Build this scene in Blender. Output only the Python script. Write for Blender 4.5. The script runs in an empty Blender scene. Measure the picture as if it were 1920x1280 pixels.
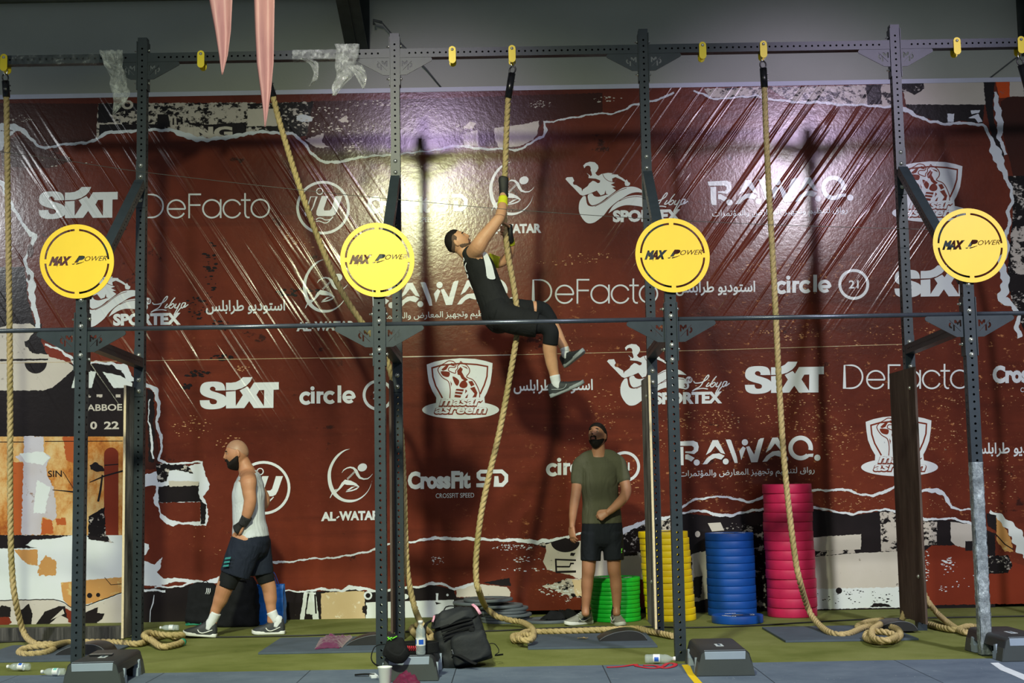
import bpy, bmesh, math, random
import numpy as np
from mathutils import Vector, Matrix, Quaternion
from mathutils.geometry import delaunay_2d_cdt
from mathutils import noise as mnoise

S = bpy.context.scene
COL = S.collection
R = math.radians
# ------------------------------------------------------------------ camera
F = 2600.0                      # focal length in pixels of the 1920x1280 frame
HC = 1.256                      # camera height
PITCH = math.atan(265.0 / F)
ROLL = R(1.0)
cth, sth, cr, sr = math.cos(PITCH), math.sin(PITCH), math.cos(ROLL), math.sin(ROLL)
cam = bpy.data.cameras.new('camera')
cam.sensor_width = 36.0
cam.lens = F / 1920.0 * 36.0
cam.clip_end = 200
camo = bpy.data.objects.new('camera', cam)
COL.objects.link(camo)
_Rt, _Up, _Fw = Vector((1, 0, 0)), Vector((0, -sth, cth)), Vector((0, cth, sth))
_r2 = cr * _Rt - sr * _Up
_u2 = sr * _Rt + cr * _Up
_m = Matrix((_r2, _u2, -_Fw)).transposed().to_4x4()
_m.translation = Vector((0, 0, HC))
camo.matrix_world = _m
S.camera = camo
# ------------------------------------------------------------------ view, world, lamps
S.view_settings.view_transform = 'Standard'
S.view_settings.look = 'None'
S.view_settings.exposure = -0.35
S.view_settings.gamma = 1.0
S.view_settings.use_curve_mapping = False
wd = bpy.data.worlds.new('hall_air')
S.world = wd
wd.use_nodes = True
wd.node_tree.nodes['Background'].inputs[0].default_value = (0.80, 0.92, 1.0, 1)
wd.node_tree.nodes['Background'].inputs[1].default_value = 0.14


def lamp(name, loc, target, kind, power, color, size=0.5, size_y=None, spread=None, cone=None, blend=0.4):
    l = bpy.data.lights.new(name, kind)
    l.energy = power
    l.color = color
    if kind == 'AREA':
        l.shape = 'RECTANGLE' if size_y else 'DISK'
        l.size = size
        if size_y:
            l.size_y = size_y
        if spread:
            l.spread = R(spread)
    else:
        l.shadow_soft_size = size
    if kind == 'SPOT':
        l.spot_size = R(cone or 60)
        l.spot_blend = blend
    o = bpy.data.objects.new(name, l)
    COL.objects.link(o)
    o.location = loc
    d = Vector(target) - Vector(loc)
    o.rotation_euler = d.to_track_quat('-Z', 'Y').to_euler()
    return o


# high-bay lamps under the hall roof (out of the frame): a row over the floor, a row behind the viewer tilted at the rig
for x, y, p in [(-4.6, 7.6, 30), (-1.0, 7.4, 40), (2.6, 7.6, 34), (6.0, 7.6, 14)]:
    lamp('bay_lamp', (x, y, 6.9), (x, y + 0.6, 0), 'AREA', p, (0.95, 1.0, 0.95), 0.5, spread=110)
for x, y, p, c in [(-9.8, 2.6, 250, (0.95, 0.98, 1.0)), (-1.62, 2.4, 175, (0.95, 1.0, 0.68)), (4.95, 2.4, 145, (0.95, 0.95, 1.0))]:
    lamp('bay_lamp', (x, y, 6.3), (x * 0.8, 12.4, -0.3), 'AREA', p, c, 0.5, spread=65)
# added spots beside them, only there to tint the glare on the glossy banner
lamp('glare_spot', (-1.50, 2.4, 6.1), (-0.90, 13.1, 3.7), 'SPOT', 1300, (0.92, 1.0, 0.34), 0.22, cone=17, blend=0.9)
lamp('glare_spot', (-1.40, 2.4, 7.15), (-0.80, 13.1, 4.5), 'SPOT', 1500, (0.80, 0.60, 1.0), 0.26, cone=17, blend=0.9)
lamp('glare_spot', (5.10, 2.4, 7.0), (2.9, 13.1, 4.6), 'SPOT', 2200, (0.84, 0.68, 1.0), 0.36, cone=17, blend=0.9)
# ------------------------------------------------------------------ pixel of the photograph -> point of the hall


def ray(px, py):
    u, v = px - 960.0, py - 640.0
    u0, v0 = u * cr - v * sr, u * sr + v * cr
    return Vector((u0, F * cth + v0 * sth, F * sth - v0 * cth))


def at(px, py, Y):
    d = ray(px, py)
    t = Y / d.y
    return Vector((d.x * t, Y, HC + d.z * t))


def onz(px, py, z=0.0):
    d = ray(px, py)
    t = (z - HC) / d.z
    return Vector((d.x * t, d.y * t, z))


YF, YB, YBAN, YWALL = 9.84, 11.50, 13.38, 13.64
# ------------------------------------------------------------------ objects and their properties


def tag(o, label=None, cat=None, group=None, kind=None):
    if label:
        o['label'] = label
    if cat:
        o['category'] = cat
    if group:
        o['group'] = group
    if kind:
        o['kind'] = kind
    return o


def empty(name, loc=(0, 0, 0), rz=0.0):
    o = bpy.data.objects.new(name, None)
    o.empty_display_size = 0.1
    COL.objects.link(o)
    o.location = loc
    o.rotation_euler = (0, 0, rz)
    return o


def link(name, me, mats=None, parent=None, loc=None, smooth=False):
    if mats is not None:
        for m in (mats if isinstance(mats, (list, tuple)) else [mats]):
            me.materials.append(m)
    if smooth:
        me.polygons.foreach_set('use_smooth', [True] * len(me.polygons))
    o = bpy.data.objects.new(name, me)
    COL.objects.link(o)
    if parent is not None:
        o.parent = parent
        bpy_inv(o, parent)
    if loc is not None:
        o.location = loc
    return o


def bpy_inv(o, parent):
    """keep geometry given in world coordinates where it is although its parent stands elsewhere"""
    m = Matrix.LocRotScale(parent.location, parent.rotation_euler, parent.scale)
    p = parent.parent
    while p is not None:
        m = Matrix.LocRotScale(p.location, p.rotation_euler, p.scale) @ p_inv(parent) @ m
        parent, p = p, p.parent
    o.matrix_parent_inverse = m.inverted()


def p_inv(o):
    return o.matrix_parent_inverse


def dup(root, label=None, group=None, offset=None):
    """copy of a thing with copies of its parts and sub-parts"""
    r = root.copy()
    COL.objects.link(r)
    if offset is not None:
        r.location = Vector(root.location) + Vector(offset)
    if label:
        r['label'] = label
    if group:
        r['group'] = group
    for ch in list(root.children):
        c = ch.copy()
        COL.objects.link(c)
        c.parent = r
        for g in list(ch.children):
            d = g.copy()
            COL.objects.link(d)
            d.parent = c
    return r


def bm_mesh(bm, name='m'):
    me = bpy.data.meshes.new(name)
    bm.normal_update()
    bm.to_mesh(me)
    bm.free()
    return me


def shade_auto(o, ang=35):
    me = o.data
    me.polygons.foreach_set('use_smooth', [True] * len(me.polygons))
    try:
        me.set_sharp_from_angle(angle=R(ang))
    except Exception:
        pass
    return o


# ------------------------------------------------------------------ mesh pieces
def box_bm(bm, c, s, rot=None, mi=0, bevel=0.0):
    r = bmesh.ops.create_cube(bm, size=1.0)
    vs = r['verts']
    M = Matrix.Translation(Vector(c)) @ (rot.to_4x4() if rot is not None else Matrix.Identity(4)) @ Matrix.Diagonal((s[0], s[1], s[2], 1))
    bmesh.ops.transform(bm, matrix=M, verts=vs)
    fs = set(f for v in vs for f in v.link_faces)
    for f in fs:
        f.material_index = mi
    if bevel > 0:
        es = list(set(e for v in vs for e in v.link_edges))
        bmesh.ops.bevel(bm, geom=es, offset=bevel, segments=2, affect='EDGES', profile=0.6)


def frames(pts, up=None):
    """parallel-transport frames along a polyline"""
    n = len(pts)
    T = []
    for i in range(n):
        a, b = pts[max(0, i - 1)], pts[min(n - 1, i + 1)]
        t = (b - a)
        T.append(t.normalized() if t.length > 1e-9 else Vector((0, 0, 1)))
    u = Vector(up) if up is not None else (Vector((1, 0, 0)) if abs(T[0].x) < 0.9 else Vector((0, 1, 0)))
    u = (u - T[0] * u.dot(T[0])).normalized()
    out = []
    for i in range(n):
        if i:
            q = T[i - 1].rotation_difference(T[i])
            u = q @ u
            u = (u - T[i] * u.dot(T[i])).normalized()
        out.append((T[i], u, T[i].cross(u)))
    return out


def tube_bm(bm, pts, rad, seg=12, up=None, mi=0, caps=True, closed=False):
    """swept tube; rad: number or list of numbers or (a, b) pairs"""
    pts = [Vector(p) for p in pts]
    fr = frames(pts, up)
    rings = []
    for i, p in enumerate(pts):
        r = rad[i] if isinstance(rad, (list, tuple)) else rad
        a, b = r if isinstance(r, (list, tuple)) else (r, r)
        _, u, w = fr[i]
        rings.append([bm.verts.new(p + u * (a * math.cos(2 * math.pi * k / seg)) + w * (b * math.sin(2 * math.pi * k / seg))) for k in range(seg)])
    for i in range(len(rings) - 1):
        for k in range(seg):
            f = bm.faces.new((rings[i][k], rings[i][(k + 1) % seg], rings[i + 1][(k + 1) % seg], rings[i + 1][k]))
            f.material_index = mi
            f.smooth = True
    if closed:
        for k in range(seg):
            f = bm.faces.new((rings[-1][k], rings[-1][(k + 1) % seg], rings[0][(k + 1) % seg], rings[0][k]))
            f.smooth = True
            f.material_index = mi
    elif caps:
        for rg, rev in ((rings[0], True), (rings[-1], False)):
            f = bm.faces.new(list(reversed(rg)) if rev else rg)
            f.material_index = mi
    return rings


def spline(pts, step):
    """Catmull-Rom through pts, resampled at about step"""
    P = [Vector(p) for p in pts]
    P = [P[0] * 2 - P[1]] + P + [P[-1] * 2 - P[-2]]
    dense = []
    for i in range(1, len(P) - 2):
        p0, p1, p2, p3 = P[i - 1], P[i], P[i + 1], P[i + 2]
        n = max(4, int((p2 - p1).length / step * 2))
        for k in range(n):
            t = k / n
            dense.append(0.5 * ((2 * p1) + (p2 - p0) * t + (2 * p0 - 5 * p1 + 4 * p2 - p3) * t * t + (3 * p1 - p0 - 3 * p2 + p3) * t ** 3))
    dense.append(P[-2].copy())
    out = [dense[0]]
    acc = 0.0
    for a, b in zip(dense, dense[1:]):
        acc += (b - a).length
        if acc >= step:
            out.append(b)
            acc = 0.0
    if (out[-1] - dense[-1]).length > step * 0.3:
        out.append(dense[-1])
    return out


def lathe_bm(bm, prof, seg=32, M=None, mi=0, smooth=True):
    """prof: list of (r, z) ; revolve about z"""
    rings = []
    for r, z in prof:
        if r < 1e-6:
            rings.append([bm.verts.new((0, 0, z))])
        else:
            rings.append([bm.verts.new((r * math.cos(2 * math.pi * k / seg), r * math.sin(2 * math.pi * k / seg), z)) for k in range(seg)])
    for a, b in zip(rings, rings[1:]):
        for k in range(seg):
            k2 = (k + 1) % seg
            if len(a) == 1 and len(b) == 1:
                continue
            if len(a) == 1:
                f = bm.faces.new((a[0], b[k2], b[k]))
            elif len(b) == 1:
                f = bm.faces.new((a[k], a[k2], b[0]))
            else:
                f = bm.faces.new((a[k], a[k2], b[k2], b[k]))
            f.smooth = smooth
            f.material_index = mi
    if M is not None:
        bmesh.ops.transform(bm, matrix=M, verts=[v for rg in rings for v in rg])


# ------------------------------------------------------------------ flat shapes: fill outlines with holes
def _wind(C, poly):
    P = np.asarray(poly, float)
    a, b = P, np.roll(P, -1, 0)
    x, y = C[:, 0:1], C[:, 1:2]
    ay, by, ax, bx = a[:, 1][None], b[:, 1][None], a[:, 0][None], b[:, 0][None]
    cr_ = (bx - ax) * (y - ay) - (x - ax) * (by - ay)
    up = (ay <= y) & (by > y) & (cr_ > 0)
    dn = (ay > y) & (by <= y) & (cr_ < 0)
    return up.sum(1) - dn.sum(1)


def fill(solids, holes=()):
    """solids / holes: lists of groups, a group being one outline or a list of outlines (nonzero rule).
    Returns (points, triangles)."""
    def norm(g):
        return g if isinstance(g[0][0], (list, tuple, np.ndarray, Vector)) else [g]
    SG, HG = [norm(g) for g in solids], [norm(g) for g in holes]
    pts, edges = [], []
    for g in SG + HG:
        for poly in g:
            i0, n = len(pts), len(poly)
            pts += [Vector((p[0], p[1])) for p in poly]
            edges += [(i0 + i, i0 + (i + 1) % n) for i in range(n)]
    res = delaunay_2d_cdt(pts, edges, [], 0, 1e-6)
    V = np.array([(v.x, v.y) for v in res[0]])
    T = np.array([list(t) for t in res[2]], int)
    if len(T) == 0:
        return V, T
    C = V[T].mean(1)
    ins = np.zeros(len(T), bool)
    for g in SG:
        w = sum(_wind(C, p) for p in g)
        ins |= (w != 0)
    for g in HG:
        w = sum(_wind(C, p) for p in g)
        ins &= (w == 0)
    return V, T[ins]


def slab_bm(bm, V, T, f, thick=None, mi=0):
    """flat filled shape mapped by f(x, y, depth) ; with thickness it becomes a plate"""
    used = {}

    def vid(i, d):
        k = (int(i), d)
        if k not in used:
            used[k] = bm.verts.new(f(V[i][0], V[i][1], d))
        return used[k]
    cnt = {}
    for t in T:
        try:
            fc = bm.faces.new([vid(i, 0.0) for i in t])
            fc.material_index = mi
        except ValueError:
            continue
        for a, b in ((t[0], t[1]), (t[1], t[2]), (t[2], t[0])):
            cnt[(int(a), int(b))] = cnt.get((int(a), int(b)), 0) + 1
    if thick:
        for t in T:
            try:
                fc = bm.faces.new([vid(i, thick) for i in reversed(t)])
                fc.material_index = mi
            except ValueError:
                pass
        for (a, b) in cnt:
            if (b, a) not in cnt:
                try:
                    fc = bm.faces.new((vid(b, 0.0), vid(a, 0.0), vid(a, thick), vid(b, thick)))
                    fc.material_index = mi
                except ValueError:
                    pass


def circ(cx, cy, r, n=24, ry=None, a0=0.0, a1=360.0):
    ry = r if ry is None else ry
    full = abs(a1 - a0 - 360) < 1e-6
    k = n if full else n + 1
    return [(cx + r * math.cos(R(a0 + (a1 - a0) * i / n)), cy + ry * math.sin(R(a0 + (a1 - a0) * i / n))) for i in range(k)]


def arcband(cx, cy, r0, r1, a0, a1, n=20):
    return circ(cx, cy, r1, n, a0=a0, a1=a1) + circ(cx, cy, r0, n, a0=a0, a1=a1)[::-1]


def stroke(pts, w, closed=False):
    """outline of a stroked polyline in the plane; w: a width or a width per point"""
    P = [Vector((p[0], p[1])) for p in pts]
    n = len(P)
    L, Rr = [], []
    for i in range(n):
        if closed:
            a, b = P[i - 1], P[(i + 1) % n]
        else:
            a, b = P[max(0, i - 1)], P[min(n - 1, i + 1)]
        t = (b - a)
        t = t.normalized() if t.length > 1e-9 else Vector((1, 0))
        d = Vector((-t.y, t.x))
        k = 1.0
        if closed or 0 < i < n - 1:
            t1 = (P[i] - P[i - 1]).normalized()
            k = 1.0 / max(0.5, abs(t1.dot(t)))
        h = (w[i] if isinstance(w, (list, tuple)) else w) * 0.5 * k
        L.append(tuple(P[i] + d * h))
        Rr.append(tuple(P[i] - d * h))
    if closed:
        return ('ring', L, Rr)
    return L + Rr[::-1]


def qspline(pts, n=8):
    """smooth 2D curve through points"""
    P = [Vector((p[0], p[1])) for p in pts]
    P = [P[0] * 2 - P[1]] + P + [P[-1] * 2 - P[-2]]
    out = []
    for i in range(1, len(P) - 2):
        p0, p1, p2, p3 = P[i - 1:i + 3]
        for k in range(n):
            t = k / n
            q = 0.5 * ((2 * p1) + (p2 - p0) * t + (2 * p0 - 5 * p1 + 4 * p2 - p3) * t * t + (3 * p1 - p0 - 3 * p2 + p3) * t ** 3)
            out.append((q.x, q.y))
    out.append((P[-2].x, P[-2].y))
    return out


def qclosed(pts, n=6):
    P = [Vector((p[0], p[1])) for p in pts]
    m = len(P)
    out = []
    for i in range(m):
        p0, p1, p2, p3 = P[i - 1], P[i], P[(i + 1) % m], P[(i + 2) % m]
        for k in range(n):
            t = k / n
            q = 0.5 * ((2 * p1) + (p2 - p0) * t + (2 * p0 - 5 * p1 + 4 * p2 - p3) * t * t + (3 * p1 - p0 - 3 * p2 + p3) * t ** 3)
            out.append((q.x, q.y))
    return out


_TX = {}


def glyphs(body, offset=0.0, shear=0.0):
    """outlines of a line of lettering in the built-in face, unit size, baseline 0"""
    key = (body, offset, shear)
    if key in _TX:
        return _TX[key]
    fc = bpy.data.curves.new('lettering', 'FONT')
    fc.body = body
    fc.shear = shear
    fc.resolution_u = 3
    fc.fill_mode = 'NONE'
    o = bpy.data.objects.new('lettering', fc)
    COL.objects.link(o)
    dg = bpy.context.evaluated_depsgraph_get()
    dg.update()
    me = bpy.data.meshes.new_from_object(o.evaluated_get(dg))
    nxt = {}
    for e in me.edges:
        a, b = e.vertices
        nxt.setdefault(a, []).append(b)
        nxt.setdefault(b, []).append(a)
    seen, polys = set(), []
    for v0 in range(len(me.vertices)):
        if v0 in seen or v0 not in nxt:
            continue
        loop, v, prev = [], v0, None
        while v not in seen:
            seen.add(v)
            loop.append((me.vertices[v].co.x, me.vertices[v].co.y))
            c = [q for q in nxt[v] if q != prev]
            c = [q for q in c if q not in seen] or c
            prev, v = v, c[0]
        if len(loop) > 2:
            # keep the outline's own direction (vertex order runs along it)
            polys.append(loop)
    bpy.data.objects.remove(o)
    bpy.data.meshes.remove(me)
    bpy.data.curves.remove(fc)
    if offset and polys:
        def sa(p):
            q = np.asarray(p)
            w = np.roll(q, -1, 0)
            return (q[:, 0] * w[:, 1] - w[:, 0] * q[:, 1]).sum()
        sg = 1 if sa(max(polys, key=lambda p: abs(sa(p)))) < 0 else -1
        new = []
        for p in polys:
            g_ = grow(p, offset * sg)
            if sa(g_) * sa(p) > 0:
                new.append(g_)
        polys = new
    _TX[key] = polys
    return polys


def grow(poly, d):
    """outline moved outwards by d on its ink side (the direction of the outline tells which side)"""
    P = np.asarray(poly, float)
    keep = [0]
    for i in range(1, len(P)):
        if np.hypot(*(P[i] - P[keep[-1]])) > 1e-4:
            keep.append(i)
    P = P[keep]
    if len(P) < 3:
        return poly
    a, b = np.roll(P, 1, 0), np.roll(P, -1, 0)
    t1, t2 = P - a, b - P
    t1 /= np.maximum(1e-9, np.hypot(t1[:, 0], t1[:, 1]))[:, None]
    t2 /= np.maximum(1e-9, np.hypot(t2[:, 0], t2[:, 1]))[:, None]
    n1, n2 = np.stack([-t1[:, 1], t1[:, 0]], 1), np.stack([-t2[:, 1], t2[:, 0]], 1)
    m = n1 + n2
    l2 = np.maximum(0.35, (m * m).sum(1))
    return [tuple(p) for p in (P + m * (2 * d / l2)[:, None])]


def text_px(body, x0, yb, w, h, offset=0.0, shear=0.0, slope=-0.0172):
    """outlines of a text fitted to the box x0..x0+w, standing h high on the baseline yb (pixels, y down)"""
    G = glyphs(body, offset, shear)
    xs = [p[0] for g in G for p in g]
    ys = [p[1] for g in G for p in g]
    ax, bx = min(xs), max(xs)
    top = max(ys)
    sx, sy = w / (bx - ax), h / top
    return [[(x0 + (x - ax) * sx, yb - y * sy + slope * (x - ax) * sx) for x, y in g] for g in G]


# ------------------------------------------------------------------ materials
def lin(c):
    return tuple(((v / 255.0) / 12.92 if v / 255.0 <= 0.04045 else ((v / 255.0 + 0.055) / 1.055) ** 2.4) for v in c[:3])


class NT:
    def __init__(self, name):
        self.m = bpy.data.materials.new(name)
        self.m.use_nodes = True
        self.nt = self.m.node_tree
        self.b = self.nt.nodes['Principled BSDF']
        self._pos = None

    def n(self, t, **kw):
        x = self.nt.nodes.new(t)
        for k, v in kw.items():
            setattr(x, k, v)
        return x

    def l(self, a, b):
        self.nt.links.new(a, b)

    def pos(self):
        if self._pos is None:
            self._pos = self.n('ShaderNodeNewGeometry').outputs['Position']
        return self._pos

    def mapped(self, scale=(1, 1, 1), rot=(0, 0, 0), loc=(0, 0, 0), src=None):
        m = self.n('ShaderNodeMapping')
        m.inputs['Scale'].default_value = scale
        m.inputs['Rotation'].default_value = rot
        m.inputs['Location'].default_value = loc
        self.l(src or self.pos(), m.inputs['Vector'])
        return m.outputs[0]

    def noise(self, vec, scale=5, detail=4, rough=0.6):
        x = self.n('ShaderNodeTexNoise')
        x.inputs['Scale'].default_value = scale
        x.inputs['Detail'].default_value = detail
        x.inputs['Roughness'].default_value = rough
        self.l(vec, x.inputs['Vector'])
        return x.outputs['Fac']

    def ramp(self, fac, stops, interp='LINEAR'):
        x = self.n('ShaderNodeValToRGB')
        cr_ = x.color_ramp
        cr_.interpolation = interp
        while len(cr_.elements) < len(stops):
            cr_.elements.new(0.5)
        for e, (p, c) in zip(cr_.elements, stops):
            e.position = p
            e.color = (c, c, c, 1) if isinstance(c, (int, float)) else (*c[:3], 1)
        self.l(fac, x.inputs[0])
        return x.outputs[0]

    def mix(self, fac, a, b, mode='MIX'):
        x = self.n('ShaderNodeMix', data_type='RGBA', blend_type=mode)
        for sock, v in ((x.inputs[0], fac), (x.inputs[6], a), (x.inputs[7], b)):
            if hasattr(v, 'is_linked') or hasattr(v, 'node'):
                self.l(v, sock)
            elif isinstance(v, (int, float)):
                sock.default_value = v
            else:
                sock.default_value = (*v[:3], 1)
        return x.outputs[2]

    def math(self, op, a, b=None, clamp=False):
        x = self.n('ShaderNodeMath', operation=op, use_clamp=clamp)
        for sock, v in ((x.inputs[0], a), (x.inputs[1], b)):
            if v is None:
                continue
            if hasattr(v, 'node'):
                self.l(v, sock)
            else:
                sock.default_value = v
        return x.outputs[0]

    def bump(self, h, strength=0.3, dist=0.02, normal=None):
        x = self.n('ShaderNodeBump')
        x.inputs['Strength'].default_value = strength
        x.inputs['Distance'].default_value = dist
        self.l(h, x.inputs['Height'])
        if normal is not None:
            self.l(normal, x.inputs['Normal'])
        return x.outputs[0]

    def out(self, color=None, rough=0.5, metal=0.0, normal=None, spec=0.5, trans=None, alpha=None, sheen=None, coat=None):
        b = self.b
        if color is not None:
            if hasattr(color, 'node'):
                self.l(color, b.inputs['Base Color'])
            else:
                b.inputs['Base Color'].default_value = (*color[:3], 1)
        if hasattr(rough, 'node'):
            self.l(rough, b.inputs['Roughness'])
        else:
            b.inputs['Roughness'].default_value = rough
        b.inputs['Metallic'].default_value = metal
        b.inputs['Specular IOR Level'].default_value = spec
        if normal is not None:
            self.l(normal, b.inputs['Normal'])
        if trans is not None:
            b.inputs['Transmission Weight'].default_value = trans
        if alpha is not None:
            b.inputs['Alpha'].default_value = alpha
        if sheen is not None:
            b.inputs['Sheen Weight'].default_value = sheen
        if coat is not None:
            b.inputs['Coat Weight'].default_value = coat
        return self.m


def simple(name, c, rough=0.5, metal=0.0, var=0.15, scale=6.0, bump=0.0, bscale=60.0, spec=0.5, obj=True, sheen=None):
    """a plain material with slight procedural variation in tone"""
    t = NT(name)
    src = t.n('ShaderNodeTexCoord').outputs['Object'] if obj else t.pos()
    f = t.noise(src, scale, 5)
    c = lin(c)
    lo = tuple(v * (1 - var) for v in c)
    hi = tuple(min(1, v * (1 + var)) for v in c)
    col = t.ramp(f, [(0.3, lo), (0.7, hi)])
    nrm = None
    if bump:
        nrm = t.bump(t.noise(src, bscale, 3), bump, 0.004)
    return t.out(col, rough, metal, nrm, spec, sheen=sheen)
# ================================================================== the setting
rng = random.Random(7)


def mat_turf():
    t = NT('turf')
    p = t.pos()
    a = t.noise(p, 1.3, 5, 0.65)
    b = t.noise(t.mapped((260, 260, 260)), 1.0, 2)
    c1 = t.ramp(a, [(0.32, lin((112, 118, 64))), (0.5, lin((136, 140, 84))), (0.7, lin((152, 154, 100)))])
    c2 = t.mix(t.ramp(b, [(0.35, 0.0), (0.75, 1.0)]), c1, lin((72, 80, 30)))
    # dusty, worn traces
    d = t.ramp(t.noise(t.mapped((3, 9, 3)), 1.0, 6, 0.7), [(0.62, 0.0), (0.72, 0.35)])
    c3 = t.mix(d, c2, lin((168, 170, 128)))
    return t.out(c3, 0.95, 0, t.bump(b, 0.6, 0.006), 0.1)


def mat_rubber_tiles():
    t = NT('rubber_tiles')
    p = t.pos()
    a = t.noise(p, 2.2, 6, 0.7)
    c = t.ramp(a, [(0.3, lin((80, 92, 112))), (0.7, lin((104, 116, 134)))])
    s = t.ramp(t.noise(t.mapped((5, 14, 5), (0, 0, 0.4)), 1.0, 8, 0.75), [(0.62, 0.0), (0.74, 0.55)])
    c = t.mix(s, c, lin((176, 184, 194)))
    v = t.n('ShaderNodeTexVoronoi')
    v.inputs['Scale'].default_value = 26
    t.l(p, v.inputs['Vector'])
    sp = t.math('MULTIPLY', t.ramp(v.outputs['Distance'], [(0.05, 1.0), (0.11, 0.0)]), t.ramp(t.noise(p, 3.1, 3), [(0.55, 0.0), (0.65, 1.0)]))
    c = t.mix(sp, c, lin((214, 216, 218)))
    # tile joints every metre across, one along
    w = t.n('ShaderNodeSeparateXYZ')
    t.l(p, w.inputs[0])
    fx = t.math('ABSOLUTE', t.math('SUBTRACT', t.math('FRACT', t.math('ADD', w.outputs[0], 100.42)), 0.5))
    j = t.math('GREATER_THAN', fx, 0.4965)
    c = t.mix(j, c, lin((44, 50, 62)))
    return t.out(c, 0.85, 0, t.bump(t.noise(p, 160, 2), 0.25, 0.003), 0.25)


def mat_plaster():
    t = NT('wall_plaster')
    p = t.pos()
    a = t.noise(p, 0.7, 4, 0.6)
    c = t.ramp(a, [(0.3, lin((176, 180, 170))), (0.7, lin((188, 192, 182)))])
    return t.out(c, 0.9, 0, t.bump(t.noise(p, 40, 4), 0.15, 0.01), 0.2)


M_TURF, M_TILES, M_WALL = mat_turf(), mat_rubber_tiles(), mat_plaster()
YEDGE = 9.675
bm = bmesh.new()
box_bm(bm, (0, (YEDGE + 15) / 2, -0.05), (24, 15 - YEDGE, 0.1))
tag(link('floor', bm_mesh(bm), M_TURF), kind='structure')
bm = bmesh.new()
box_bm(bm, (0, (YEDGE - 4) / 2, -0.046), (24, YEDGE + 4, 0.1))
tag(link('floor_rubber', bm_mesh(bm), M_TILES), kind='structure')
bm = bmesh.new()
box_bm(bm, (0, YWALL + 0.15, 3.6), (24, 0.3, 7.4))
tag(link('wall_back', bm_mesh(bm), M_WALL), kind='structure')
# ledge with an open joint along the top of the wall
M_JOINT = simple('ledge_concrete', (96, 98, 84), 0.9, var=0.25, scale=3, obj=False)
zl = at(960, -6, YWALL).z
bm = bmesh.new()
box_bm(bm, (0, YWALL - 0.03, zl + 0.12), (24, 0.06, 0.2))
tag(link('trim_1', bm_mesh(bm), M_JOINT), kind='structure')
M_FOOT = simple('skirting_black', (26, 26, 28), 0.7, obj=False)
bm = bmesh.new()
box_bm(bm, (0, YWALL - 0.06, 0.05), (24, 0.12, 0.1))
tag(link('baseboard_back', bm_mesh(bm), M_FOOT), kind='structure')

# steel rafters of the portal frames, meeting the wall head and rising towards the viewer
M_STEEL = simple('rafter_steel', (56, 62, 58), 0.6, 0.2, var=0.35, scale=4, obj=False)
for name, px in (('rafter_1', 671), ('rafter_2', 1934)):
    b0 = at(px, 104, YWALL - 0.02)
    bm = bmesh.new()
    d = Vector((0, -1, 0.30)).normalized()
    rot = Matrix((Vector((1, 0, 0)), -d, Vector((1, 0, 0)).cross(-d))).transposed()
    L = 3.2
    for off, sx, sz in ((0.0, 0.22, 0.022), (0.0, 0.016, 0.62)):
        c = b0 + d * (L / 2) + Vector((0, 0, 0.012 if sz < 0.1 else 0.30))
        box_bm(bm, c, (sx, L, sz), rot)
    box_bm(bm, b0 + d * (L / 2) + Vector((0, 0, 0.62)), (0.22, L, 0.022), rot)
    # haunch plate against the wall
    box_bm(bm, b0 + Vector((0, 0.0, 0.42)), (0.24, 0.03, 0.84))
    tag(link(name, bm_mesh(bm), M_STEEL), kind='structure')
    o = bpy.context.scene.objects[name]

# ================================================================== the printed banner
M_PX = 1.0 / 198.5              # a photograph pixel on the banner, in metres


def banner_mat(name, build):
    """material printed on the same glossy vinyl sheet: shared sheen and wrinkles, own ink"""
    t = NT(name)
    col = build(t)
    p = t.pos()

    def mask(cx, cz, rx, rz):
        m = t.mapped((1 / rx, 0.0, 1 / rz), (0, 0, 0), (-cx / rx, 0, -cz / rz))
        ln = t.n('ShaderNodeVectorMath', operation='LENGTH')
        t.l(m, ln.inputs[0])
        return t.ramp(ln.outputs['Value'], [(0.25, 1.0), (1.0, 0.0)], 'EASE')

    def streak(ang, seedx, across, along):
        m = t.mapped((across, 0.0, along), (0, 0, 0), (seedx, 0, 0), src=rotated(ang))
        return t.ramp(t.noise(m, 1.0, 2, 0.5), [(0.52, 0.0), (0.59, 1.0), (0.66, 0.1)], 'EASE')

    def rotated(ang):
        m = t.mapped((1, 1, 1), (0, ang, 0))
        return m
    left, right = at(330, 470, YBAN), at(1440, 360, YBAN)
    h1 = t.math('MULTIPLY', streak(R(33), 3.1, 7.0, 0.22), mask(left.x, left.z, 2.3, 2.2))
    h2 = t.math('MULTIPLY', streak(R(-36), 8.7, 8.5, 0.25), mask(right.x, right.z, 2.0, 1.6))
    h3 = t.math('MULTIPLY', t.noise(t.mapped((1.3, 1, 0.8)), 1.0, 2), 0.22)
    hh = t.math('ADD', t.math('ADD', h1, h2), h3)
    n1 = t.bump(hh, 0.36, 0.02)
    n2 = t.bump(t.noise(t.mapped((26, 1, 26)), 1.0, 4, 0.6), 0.16, 0.006, n1)
    return t.out(col, 0.19, 0, n2, 0.26)


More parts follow.
